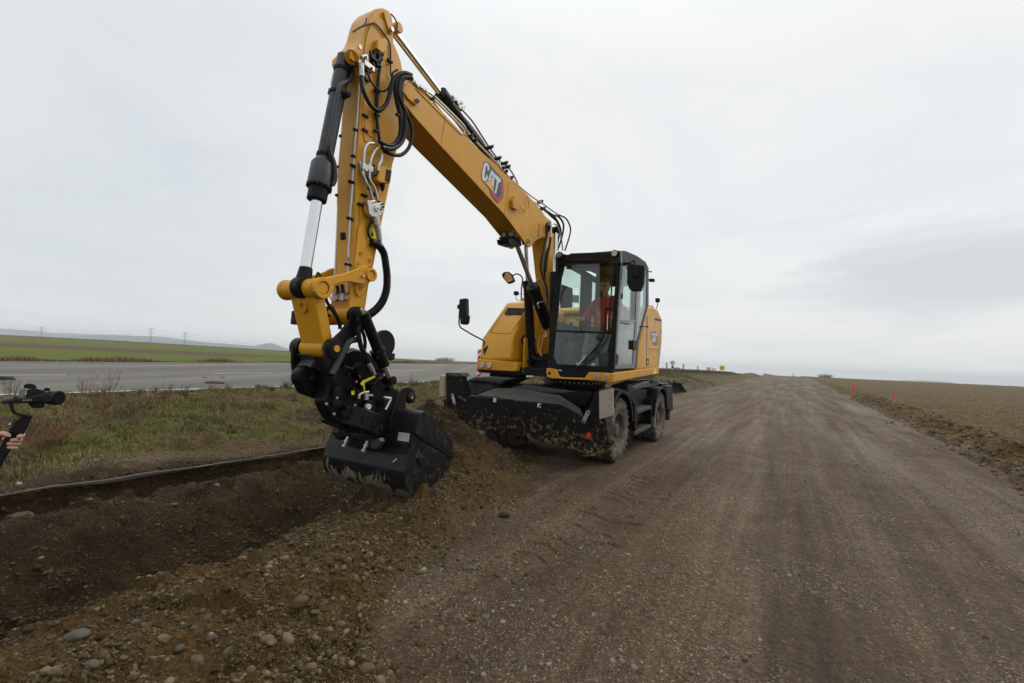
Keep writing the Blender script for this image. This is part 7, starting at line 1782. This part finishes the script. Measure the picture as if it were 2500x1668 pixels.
def sk(nm, nodes, edges, mat, par_, root=0):
    # skin surface built by hand: tapered tubes joined at shared balls (metaball-like remesh) when no skin layer exists
    me = bpy.data.meshes.new(nm); me.from_pydata([tuple(p) for p, r in nodes], edges, [])
    o = bpy.data.objects.new(nm, me); COL.objects.link(o); md = o.modifiers.new('skin', 'SKIN'); md.use_smooth_shade = True; md.branch_smoothing = .5
    sb = o.modifiers.new('sub', 'SUBSURF'); sb.levels = sb.render_levels = 2
    if len(me.skin_vertices) == 0:
        bpy.context.view_layer.objects.active = o; o.select_set(True)
        bpy.ops.object.mode_set(mode='EDIT'); bpy.ops.object.mode_set(mode='OBJECT')
        if len(me.skin_vertices) == 0: bpy.ops.mesh.customdata_skin_add()
        o.select_set(False)
    for i, (p, r) in enumerate(nodes):
        me.skin_vertices[0].data[i].radius = r if isinstance(r, tuple) else (r, r); me.skin_vertices[0].data[i].use_root = (i == root)
    me.materials.append(M[mat]); par(o, par_); return o
cz = HZ - .27
Vv = lambda u, l, z: U(u + .22, HL + l, z)
# body: neck, chest core, arms to hands (one continuous surface)
bn = [(Vv(.52, 0, 2.06), .10), (Vv(.52, 0, 2.3), .11), (Vv(.58, 0, cz + .06), .10), (Vv(.64, 0, cz + .12), .06), (Vv(.68, 0, HZ - .08), .05),
      (Vv(.58, .17, cz + .05), .05), (Vv(.66, .27, cz - .22), .042), (Vv(.88, .24, 2.36), .032), (Vv(.95, .23, 2.37), .030),
      (Vv(.58, -.17, cz + .05), .05), (Vv(.68, -.27, cz - .2), .042), (Vv(.90, -.34, 2.38), .032), (Vv(.97, -.36, 2.39), .030),
      (Vv(.60, .10, 2.06), .08), (Vv(.98, .13, 2.10), .065), (Vv(1.18, .13, 1.68), .045), (Vv(1.34, .13, 1.58), .04),
      (Vv(.60, -.10, 2.06), .08), (Vv(.98, -.16, 2.10), .065), (Vv(1.2, -.17, 1.68), .045), (Vv(1.36, -.17, 1.58), .04)]
be = [(0, 1), (1, 2), (2, 3), (3, 4), (2, 5), (5, 6), (6, 7), (7, 8), (2, 9), (9, 10), (10, 11), (11, 12), (0, 13), (13, 14), (14, 15), (15, 16), (0, 17), (17, 18), (18, 19), (19, 20)]
body = sk('body', bn, be, 'skin', OP)
jk = [(Vv(.52, 0, 2.12), (.21, .18)), (Vv(.53, 0, 2.35), (.21, .19)), (Vv(.58, 0, cz + .0), (.20, .17)), (Vv(.63, 0, cz + .11), .085),
      (Vv(.58, .19, cz + .02), .10), (Vv(.66, .29, cz - .22), .082), (Vv(.85, .245, 2.35), .058), (Vv(.58, -.19, cz + .02), .10), (Vv(.68, -.29, cz - .2), .082), (Vv(.87, -.33, 2.37), .058)]
sk('jacket', jk, [(0, 1), (1, 2), (2, 3), (2, 4), (4, 5), (5, 6), (2, 7), (7, 8), (8, 9)], 'redcloth', OP)
vs_ = [(Vv(.525, .0, 2.2), (.24, .215)), (Vv(.535, .0, 2.4), (.24, .22)), (Vv(.575, 0, cz + .0), (.23, .20)), (Vv(.57, .16, cz + .04), .115), (Vv(.57, -.16, cz + .04), .115)]
sk('vest', vs_[:3] + vs_[3:], [(0, 1), (1, 2), (2, 3), (2, 4)], 'orange', OP)
# the open red front of the jacket between the vest halves
fr_ = MB().prism([Vv(.775, -.045, 2.15), Vv(.775, .045, 2.15), Vv(.77, .05, cz - .04), Vv(.73, .05, cz + .10), Vv(.73, -.05, cz + .10), Vv(.77, -.05, cz - .04)], [Vv(.64, -.055, 2.15), Vv(.64, .055, 2.15), Vv(.64, .06, cz - .02), Vv(.62, .045, cz + .12), Vv(.62, -.045, cz + .12), Vv(.64, -.06, cz - .02)])
P_(fr_, 'jacket_front', 'redcloth', OP, bevel=.02)
tr_ = [(Vv(.52, 0, 2.06), .14), (Vv(.62, .11, 2.06), .095), (Vv(1.0, .14, 2.11), .078), (Vv(1.17, .135, 1.72), .06), (Vv(.62, -.11, 2.06), .095), (Vv(1.0, -.17, 2.11), .078), (Vv(1.19, -.175, 1.72), .06)]
sk('trousers', tr_, [(0, 1), (1, 2), (2, 3), (0, 4), (4, 5), (5, 6)], 'trousers', OP)
for l in (.13, -.17): P_(MB().ball(Vv(1.32, l, 1.58), .06, 12, 1, 1, .8).ball(Vv(1.22, l, 1.60), .055, 12), 'boot', 'blackclean', OP, smooth=180)
# head: sculpted ellipsoid with brow, nose, eyes, mouth, ears
def head_mesh(c, fw, side, up, s=.116):
    bm = bmesh.new(); bmesh.ops.create_icosphere(bm, subdivisions=4, radius=1); vs = []
    for v in bm.verts:
        x, y, z = v.co        # x forward, y side, z up
        X_ = x * .92; Y_ = y * .74; Z_ = z * 1.18
        if z < 0: Y_ *= 1 + .22 * z * abs(z); X_ *= 1 - .06 * (-z)
        if x > 0: X_ = X_ * (1 - .10 * (1 - abs(y)) ** 2 * (z > .1) * .4)
        X_ += .17 * math.exp(-((y / .14) ** 2) - ((z + .08) / .20) ** 2) * (x > 0)      # nose
        X_ += .05 * math.exp(-((y / .5) ** 2) - ((z - .22) / .09) ** 2) * (x > 0)        # brow
        for sy in (-1, 1): X_ -= .09 * math.exp(-(((y - sy * .30) / .15) ** 2) - ((z - .08) / .10) ** 2) * (x > 0)
        X_ += .05 * math.exp(-((y / .25) ** 2) - ((z + .46) / .07) ** 2) * (x > 0)       # lips
        X_ += .08 * math.exp(-((y / .25) ** 2) - ((z + .80) / .14) ** 2) * (x > 0)       # chin
        vs.append(c + fw * X_ * s + side * Y_ * s + up * Z_ * s)
    fs = [[q.index for q in f.verts] for f in bm.faces]; bm.free(); mb = MB().add(vs, fs)
    return mb
upv = Vector((0, 0, 1)); fwh = (UF + Vector((0, 0, -.25)) - UL * .0).normalized(); sdh = UL; uph = fwh.cross(sdh).normalized()
if uph.z < 0: uph = -uph
hd_ = P_(head_mesh(head, fwh, sdh, uph), 'head', 'skin', OP, smooth=180)
mb = MB()
for sy in (-1, 1): mb.ball(head + sdh * sy * .087 + uph * .0, .022, 8, .6, .6, 1.2)
P_(mb, 'ears', 'skin', OP, smooth=180)
for sy in (-1, 1): P_(MB().ball(head + fwh * .091 + sdh * sy * .034 + uph * .011, .0115, 8), 'eye', 'blackgloss', OP, smooth=180); P_(MB().tube([head + fwh * .102 + sdh * sy * .014 + uph * .032, head + fwh * .095 + sdh * sy * .052 + uph * .033], .005, 6), 'eyebrow', 'hair', OP)
P_(MB().tube([head + fwh * .108 - sdh * .024 - uph * .057, head + fwh * .112 - uph * .056, head + fwh * .108 + sdh * .024 - uph * .057], .003, 6), 'mouth', 'redcloth', OP)
hb = head_mesh(head + uph * .012 - fwh * .006, fwh, sdh, uph, .122)
keep = MB(); idx = {}
for f in hb.f:
    cc0 = sum((hb.v[i] for i in f), Vector()) / 3 - head; a_, b_, c_ = cc0.dot(fwh), cc0.dot(sdh), cc0.dot(uph)
    if c_ > .062 + .02 * (a_ > .05) or (a_ < .01 and c_ > -.03):
        for i in f:
            if i not in idx: idx[i] = len(keep.v); keep.v.append(hb.v[i])
        keep.f.append([idx[i] for i in f])
ho = P_(keep, 'hair', 'hair', OP, smooth=180); ho.modifiers.new('t', 'SOLIDIFY').thickness = .008
# glove-free hands on the joysticks: palm with five curled fingers
def hand(c, ax, palm_n, mat='skin', parent=None, s=1.0, nm='hand'):
    """c palm centre; ax = knuckle-to-knuckle direction; palm_n = towards the held stick"""
    fo = ax.cross(palm_n).normalized()
    nodes = [(c - fo * .04 * s, .022 * s), (c, .026 * s)]; edges = [(0, 1)]
    for k in range(4):
        o0 = c + fo * .035 * s + ax * (k - 1.5) * .02 * s; L_ = (.95, 1.05, 1.0, .8)[k] * s
        a = len(nodes); nodes += [(o0, .010 * s), (o0 + fo * .028 * L_ + palm_n * .012 * s, .009 * s), (o0 + fo * .022 * L_ + palm_n * .036 * s, .0085 * s), (o0 + fo * .0 + palm_n * .046 * s, .0075 * s)]
        edges += [(1, a), (a, a + 1), (a + 1, a + 2), (a + 2, a + 3)]
    a = len(nodes); nodes += [(c - fo * .01 * s - ax * .035 * s, .013 * s), (c + fo * .012 * s - ax * .048 * s + palm_n * .02 * s, .011 * s), (c + fo * .02 * s - ax * .03 * s + palm_n * .042 * s, .009 * s)]
    edges += [(1, a), (a, a + 1), (a + 1, a + 2)]
    return sk(nm, nodes, edges, mat, parent)
hand(Vv(.985, .235, 2.385), UL, Vector((0, 0, -1)), 'skin', OP); hand(Vv(1.0, -.365, 2.40), -UL, Vector((0, 0, -1)), 'skin', OP)

# ------------------------------------------------------------------ camera on a gimbal grip, held by a hand at the left edge
zg = zf(0, 900, 6.03); GYm = 2.35
def gy(q, dy=0.0): return onY(*zg(*q), GYm + dy)
GI = empty('camera_gimbal', tuple(gy((300, 850))), label='black camera with long lens on a hand-held gimbal at the left edge', cat='camera gimbal')
bpy.context.view_layer.update()
def gp_(pts, y0, y1, nm, mat, par_=None, bev=.003, **kw):
    return P_(MB().prism([gy(q, y0) for q in pts], [gy(q, y1) for q in pts]), nm, mat, par_ or GI, bevel=bev, **kw)
G_ = lambda mb, nm, mat, par_=None, **kw: P_(mb, nm, mat, par_ or GI, **kw)
M['gim'] = simple('gimbal_black', (.005, .005, .006), .55, var=.2, spec=.25); M['bluegrey'] = simple('motor_cap', (.035, .035, .05), .4)
cb_ = gp_([(395, 310), (520, 290), (600, 312), (655, 320), (665, 420), (655, 560), (620, 582), (460, 580), (440, 540), (400, 500), (375, 430)], -.035, .04, 'camera_body', 'gim', bev=.005)
gp_([(345, 245), (380, 228), (430, 218), (505, 232), (535, 262), (545, 300), (430, 298), (350, 288)], -.025, .03, 'viewfinder', 'gim', cb_, .004)
gp_([(290, 302), (385, 300), (352, 432), (262, 425)], .0, .008, 'flip_screen', 'screen_grey', cb_, .001)
gp_([(652, 288), (690, 282), (742, 292), (735, 332), (640, 338)], -.015, .015, 'hot_shoe_unit', 'gim', cb_, .003)
a_, b_ = gy((640, 425), -.0), gy((868, 434), -.0); dl = (b_ - a_).normalized()
ln_ = G_(MB().tube([a_, a_.lerp(b_, .3), a_.lerp(b_, .32), a_.lerp(b_, .72), a_.lerp(b_, .74), b_], .03, 28, radii=[.026, .026, .031, .031, .036, .037]), 'lens_barrel', 'gim', cb_, bevel=.002)
G_(MB().cyl(b_ - dl * .001, b_ + dl * .003, .029, n=28), 'front_glass', 'blackgloss', ln_)
for t_ in (.15, .45, .6, .82): G_(MB().ring(a_.lerp(b_, t_), dl, [(.0335 if t_ > .3 else .028, -.004), (.0335 if t_ > .3 else .028, .004), (.02, .004), (.02, -.004)], 28), 'focus_ring', 'rubber', ln_)
G_(MB().cyl(gy((80, 478), -.04), gy((232, 458), -.04), .0175, n=24).cyl(gy((66, 480), -.04), gy((86, 478), -.04), .015, n=24), 'roll_motor', 'bluegrey', bevel=.003)
br = gp_([(190, 445), (420, 430), (600, 375), (680, 365), (735, 390), (750, 430), (720, 480), (640, 500), (560, 490), (400, 508), (200, 522)], -.062, -.046, 'gimbal_arm', 'gim', bev=.004)
G_(MB().cyl(gy((690, 432), -.085), gy((690, 432), -.045), .0235, n=28), 'tilt_motor', 'gim', br, bevel=.004)
# white maker's word on the arm
fc = bpy.data.curves.new('word', 'FONT'); fc.body = 'RONIN'; fc.size = 1; fc.extrude = .01; fc.align_x = 'CENTER'; fc.align_y = 'CENTER'
fo_ = bpy.data.objects.new('word', fc); COL.objects.link(fo_); bpy.context.view_layer.update()
me = bpy.data.meshes.new_from_object(fo_.evaluated_get(bpy.context.evaluated_depsgraph_get())); bpy.data.objects.remove(fo_)
wo = bpy.data.objects.new('lettering', me); COL.objects.link(wo); me.materials.clear(); me.materials.append(M['plate_pale'])
pl_, pr2 = gy((338, 470), -.064), gy((467, 464), -.064); wx = (pr2 - pl_); W0 = max(v.co.x for v in me.vertices) - min(v.co.x for v in me.vertices); sc0 = wx.length / W0
ex_ = wx.normalized(); ey_ = Vector((0, 0, 1)); ey_ = (ey_ - ex_ * ey_.dot(ex_)).normalized(); ez_ = ex_.cross(ey_)
mm = Matrix((ex_ * sc0, ey_ * sc0 * .85, ez_ * sc0)).transposed().to_4x4(); mm.translation = (pl_ + pr2) / 2; me.transform(mm); par(wo, br)
gp_([(118, 515), (200, 515), (208, 590), (235, 640), (300, 658), (490, 700), (455, 735), (400, 728), (270, 690), (190, 665), (155, 620)], -.05, -.028, 'yoke', 'gim', bev=.005)
hn_ = gp_([(310, 672), (400, 690), (492, 708), (455, 735), (440, 790), (400, 870), (350, 962), (300, 1050), (215, 1130), (145, 1215), (75, 1330), (10, 1455), (-80, 1600), (-190, 1560), (-110, 1380), (-40, 1220), (30, 1080), (70, 1010), (145, 900), (215, 800), (290, 720)], -.03, .02, 'grip', 'gim', bev=.012)
gp_([(200, 740), (235, 730), (250, 745), (200, 820), (165, 850), (150, 835)], -.033, -.028, 'button_panel', 'bluegrey', hn_, .002)
G_(MB().cyl(gy((148, 815), -.034), gy((148, 815), -.03), .006, n=12), 'button', 'plate_pale', hn_)
gp_([(125, 870), (150, 850), (160, 880), (135, 910)], -.036, -.030, 'rocker', 'bluegrey', hn_, .002)
# hand: palm at the left of the grip, fingers round the back and over the right edge
PH = empty('person', tuple(gy((-60, 1020))), label='person in dark sleeve whose hand grips the gimbal handle', cat='person'); bpy.context.view_layer.update()
g = lambda x, y, d_: gy((x, y), d_)
nd = [(g(-330, 1230, .05), .030), (g(-180, 1130, .05), .026), (g(-70, 1075, .04), .028), (g(20, 1085, .045), (.030, .020))]
ed = [(0, 1), (1, 2), (2, 3)]
# thumb leaves the side of the palm over the grip front
i0 = len(nd); nd += [(g(-30, 990, -.01), .0175), (g(40, 955, -.045), .0135), (g(100, 968, -.052), .0125), (g(148, 1000, -.050), .0105)]; ed += [(2, i0), (i0, i0 + 1), (i0 + 1, i0 + 2), (i0 + 2, i0 + 3)]
FG = [((120, 1000), (300, 985), (335, 978), (300, 995), (238, 1022)), ((110, 1050), (270, 1048), (302, 1050), (240, 1052), (150, 1058)), ((90, 1090), (235, 1105), (268, 1108), (200, 1108), (100, 1108)), ((70, 1130), (200, 1160), (232, 1166), (180, 1165), (104, 1160))]
for k, (a, b, c, d_, e_) in enumerate(FG):
    i0 = len(nd); r = (.0115, .0118, .0112, .0100)[k]
    nd += [(g(*a, .045), r * 1.15), (g(*b, .032), r), (g(*c, -.005), r), (g(*d_, -.040), r * .98), (g(*e_, -.046), r * .80)]
    ed += [(3, i0), (i0, i0 + 1), (i0 + 1, i0 + 2), (i0 + 2, i0 + 3), (i0 + 3, i0 + 4)]
# the rest of the figure stands outside the frame at the edge of the dig
bp = Vector((-3.35, 2.0, 0)); gz0 = tz(bp.x, bp.y); Bq = lambda f_, r_, z_: Vector((bp.x + f_ * .93 + r_ * .37, bp.y + f_ * .37 - r_ * .93, gz0 + z_))   # f towards the machine, r to the right
n0 = len(nd)
nd += [(Bq(.28, .20, 1.12), .042), (Bq(.02, .20, 1.42), .052), (Bq(0, 0, 1.40), .13), (Bq(.02, 0, 1.55), .055), (Bq(.03, 0, 1.64), .055), (Bq(0, 0, 1.10), .12), (Bq(0, 0, .95), .13),
       (Bq(.02, -.20, 1.42), .052), (Bq(.05, -.26, 1.13), .042), (Bq(.24, -.20, .98), .032),
       (Bq(0, .10, .90), .085), (Bq(.03, .11, .50), .06), (Bq(0, .12, .09), .045), (Bq(.13, .13, .05), .04), (Bq(0, -.10, .90), .085), (Bq(.03, -.12, .50), .06), (Bq(-.02, -.13, .09), .045), (Bq(.11, -.15, .05), .04)]
ed += [(0, n0), (n0, n0 + 1), (n0 + 1, n0 + 2), (n0 + 2, n0 + 3), (n0 + 3, n0 + 4), (n0 + 2, n0 + 5), (n0 + 5, n0 + 6), (n0 + 2, n0 + 7), (n0 + 7, n0 + 8), (n0 + 8, n0 + 9),
       (n0 + 6, n0 + 10), (n0 + 10, n0 + 11), (n0 + 11, n0 + 12), (n0 + 12, n0 + 13), (n0 + 6, n0 + 14), (n0 + 14, n0 + 15), (n0 + 15, n0 + 16), (n0 + 16, n0 + 17)]
sk('body', nd, ed, 'skin', PH)
hf = (Bq(1, 0, 0) - Bq(0, 0, 0)).normalized(); hs_ = Vector((0, 0, 1)).cross(hf)
P_(head_mesh(Bq(.05, 0, 1.70), hf, hs_, Vector((0, 0, 1)), .105), 'head', 'skin', PH, smooth=180)
hb2 = head_mesh(Bq(.045, 0, 1.712), hf, hs_, Vector((0, 0, 1)), .111); kp = MB(); ix = {}
for f in hb2.f:
    c0_ = sum((hb2.v[i] for i in f), Vector()) / 3 - Bq(.05, 0, 1.70)
    if c0_.z > .06 or (c0_.dot(hf) < .0 and c0_.z > -.04):
        for i in f:
            if i not in ix: ix[i] = len(kp.v); kp.v.append(hb2.v[i])
        kp.f.append([ix[i] for i in f])
P_(kp, 'hair', 'hair', PH, smooth=180)
sk('jacket', [(Bq(0, 0, .98), (.20, .16)), (Bq(0, 0, 1.2), (.20, .16)), (Bq(0, 0, 1.40), (.19, .15)), (Bq(.02, 0, 1.50), .08), (Bq(.02, .20, 1.42), .085), (Bq(.28, .20, 1.12), .066), (g(-440, 1285, .05), .055), (Bq(.02, -.20, 1.42), .085), (Bq(.05, -.26, 1.13), .066), (Bq(.21, -.21, 1.0), .05)], [(0, 1), (1, 2), (2, 3), (2, 4), (4, 5), (5, 6), (2, 7), (7, 8), (8, 9)], 'gim', PH)
sk('trousers', [(Bq(0, 0, .98), .15), (Bq(0, .10, .88), .11), (Bq(.03, .11, .50), .085), (Bq(0, .12, .14), .065), (Bq(0, -.10, .88), .11), (Bq(.03, -.12, .50), .085), (Bq(-.02, -.13, .14), .065)], [(0, 1), (1, 2), (2, 3), (0, 4), (4, 5), (5, 6)], 'trousers', PH)
for q_ in ((.05, .125, .05), (.03, -.14, .05)): P_(MB().ball(Bq(*q_), .10, 12, 1.2, .7, .55), 'boot', 'blackclean', PH, smooth=180)
P_(MB().ball(g(140, 992, -.0625), .0065, 10, 1.2, .5, .9), 'thumbnail', 'nail', PH, smooth=180)
sl_ = [(g(-520, 1330, .06), .055), (g(-330, 1230, .05), .048), (g(-215, 1155, .05), .040)]
sk('sleeve', sl_, [(0, 1), (1, 2)], 'gim', PH)
# ------------------------------------------------------------------ air between here and the hills
hz = MB().add([Vector((x, y, z)) for x in (-3600, 3600) for y in (-300, 3000) for z in (-26.5, 46)], [(0, 1, 3, 2), (4, 6, 7, 5), (0, 4, 5, 1), (2, 3, 7, 6), (0, 2, 6, 4), (1, 5, 7, 3)])
hm = bpy.data.materials.new('haze'); hm.use_nodes = True; nt = hm.node_tree; nt.nodes.clear()
ho_ = N(nt, 'ShaderNodeOutputMaterial'); hv = N(nt, 'ShaderNodeVolumePrincipled'); hv.inputs['Density'].default_value = HAZE; hv.inputs['Color'].default_value = (.90, .96, 1.0, 1); hv.inputs['Anisotropy'].default_value = 0
L(nt, hv.outputs[0], ho_.inputs['Volume'])
h_ob = hz.build('haze', hm, smooth=0); tag(h_ob, 'pale haze over the distant hills', 'haze', kind='stuff')
sc.cycles.volume_max_steps = 32
# ------------------------------------------------------------------ sky + light
w = bpy.data.worlds.new("World"); sc.world = w; w.use_nodes = True
nt = w.node_tree; bg = nt.nodes['Background']
SUN_EL, SUN_AZ = R(48), R(60)     # azimuth measured from +Y towards +X
sky = N(nt, 'ShaderNodeTexSky', sky_type='NISHITA'); sky.sun_disc = False
sky.sun_elevation = SUN_EL; sky.sun_rotation = SUN_AZ; sky.air_density = 1.2; sky.dust_density = 2.0
tc = N(nt, 'ShaderNodeTexCoord'); sx = N(nt, 'ShaderNodeSeparateXYZ'); L(nt, tc.outputs['Generated'], sx.inputs[0])
vx, vy, vz = sx.outputs
# overcast layer: cloud field on the direction, flattened towards the horizon
zz = math_(nt, 'ADD', math_(nt, 'MAXIMUM', vz, 0.0), .16)
cx = math_(nt, 'DIVIDE', vx, zz); cy = math_(nt, 'DIVIDE', vy, zz)
cb = N(nt, 'ShaderNodeCombineXYZ'); L(nt, cx, cb.inputs[0]); L(nt, cy, cb.inputs[1])
n1 = noise(nt, .9, 7, .58, cb.outputs[0], .6)
cloud = ramp(nt, n1, [(.30, (.66, .71, .75)), (.42, (.78, .81, .83)), (.56, (.88, .888, .885)), (.70, (.95, .945, .93))]).outputs[0]
# brighter where the sun sits behind the cloud, greyer far to the left
def dirn(px, py): return ray(px, py).normalized()
def blob(c, lo, hi):
    d = N(nt, 'ShaderNodeVectorMath', operation='DOT_PRODUCT'); L(nt, tc.outputs['Generated'], d.inputs[0]); d.inputs[1].default_value = c
    r = N(nt, 'ShaderNodeMapRange', interpolation_type='SMOOTHSTEP'); r.inputs[1].default_value = lo; r.inputs[2].default_value = hi
    L(nt, d.outputs['Value'], r.inputs[0]); return r.outputs[0]
glow = blob(dirn(1500, 420), .55, 1.0)
cloud = mixc(nt, math_(nt, 'MULTIPLY', glow, .5), cloud, (.90, .905, .90))
side = blob(dirn(-400, 500), .70, 1.0)
cloud = mixc(nt, math_(nt, 'MULTIPLY', side, .55), cloud, (.66, .72, .76))
low = N(nt, 'ShaderNodeMapRange', interpolation_type='SMOOTHSTEP'); low.inputs[1].default_value = .32; low.inputs[2].default_value = -.02; low.inputs[3].default_value = 0; low.inputs[4].default_value = .45
L(nt, vz, low.inputs[0]); cloud = mixc(nt, low.outputs[0], cloud, (.80, .82, .81))
# the blue-grey bank low on the right
st2 = N(nt, 'ShaderNodeMapping'); L(nt, tc.outputs['Generated'], st2.inputs[0]); st2.inputs['Scale'].default_value = (1, 1, 5)
def sband(px0, py0, hw, hh, amt, colr, ns):
    global cloud
    c = dirn(px0, py0); az0 = math.atan2(c.x, c.y)
    a = math_(nt, 'ARCTAN2', vx, vy)
    ea = math_(nt, 'DIVIDE', math_(nt, 'SUBTRACT', a, az0), hw)
    ez = math_(nt, 'DIVIDE', math_(nt, 'SUBTRACT', vz, c.z), hh)
    r = math_(nt, 'SQRT', math_(nt, 'ADD', math_(nt, 'MULTIPLY', ea, ea), math_(nt, 'MULTIPLY', ez, ez)))
    r = math_(nt, 'ADD', r, math_(nt, 'MULTIPLY', math_(nt, 'SUBTRACT', noise(nt, ns, 5, .55, st2.outputs[0]), .5), 1.6))
    mr = N(nt, 'ShaderNodeMapRange', interpolation_type='SMOOTHSTEP'); mr.inputs[1].default_value = 1.3; mr.inputs[2].default_value = .35
    L(nt, r, mr.inputs[0])
    cloud = mixc(nt, math_(nt, 'MULTIPLY', mr.outputs[0], amt), cloud, colr)
sband(2330, 660, .24, .075, .75, (.585, .635, .675), 5)
sband(1010, 720, .30, .05, .35, (.66, .72, .76), 4)
sband(100, 560, .25, .10, .3, (.66, .71, .74), 4)
# overcast luminance rises towards the zenith
zr = N(nt, 'ShaderNodeMapRange', interpolation_type='SMOOTHSTEP'); zr.inputs[1].default_value = .50; zr.inputs[2].default_value = .95; zr.inputs[3].default_value = 1.0; zr.inputs[4].default_value = 1.55
L(nt, vz, zr.inputs[0]); vm = N(nt, 'ShaderNodeVectorMath', operation='SCALE'); L(nt, cloud, vm.inputs[0]); L(nt, zr.outputs[0], vm.inputs['Scale']); cloud = vm.outputs[0]
hb_ = N(nt, 'ShaderNodeMapRange', interpolation_type='SMOOTHSTEP'); hb_.inputs[1].default_value = .09; hb_.inputs[2].default_value = .0; hb_.inputs[3].default_value = 1.0; hb_.inputs[4].default_value = 1.12
L(nt, vz, hb_.inputs[0]); vm2 = N(nt, 'ShaderNodeVectorMath', operation='SCALE'); L(nt, cloud, vm2.inputs[0]); L(nt, hb_.outputs[0], vm2.inputs['Scale']); cloud = vm2.outputs[0]
add = N(nt, 'ShaderNodeMix', data_type='RGBA', blend_type='MIX'); add.inputs[0].default_value = .93
sk = N(nt, 'ShaderNodeMix', data_type='RGBA', blend_type='MULTIPLY'); sk.inputs[0].default_value = 1; sk.inputs[7].default_value = (.1, .1, .1, 1)
L(nt, sky.outputs[0], sk.inputs[6]); L(nt, sk.outputs[2], add.inputs[6]); L(nt, cloud, add.inputs[7])
L(nt, add.outputs[2], bg.inputs['Color']); bg.inputs['Strength'].default_value = 1.04
sl = bpy.data.lights.new('sun', 'SUN'); sl.energy = 1.2; sl.angle = R(25); sl.color = (1, .96, .9)
so = bpy.data.objects.new('sun', sl); COL.objects.link(so)
sd = Vector((math.cos(SUN_EL) * math.sin(SUN_AZ), math.cos(SUN_EL) * math.cos(SUN_AZ), math.sin(SUN_EL)))
so.rotation_euler = (-sd).to_track_quat('-Z', 'Y').to_euler(); so.location = sd * 50
sc.view_settings.view_transform = 'Standard'; sc.view_settings.look = 'None'
sc.view_settings.exposure = 0; sc.view_settings.gamma = 1
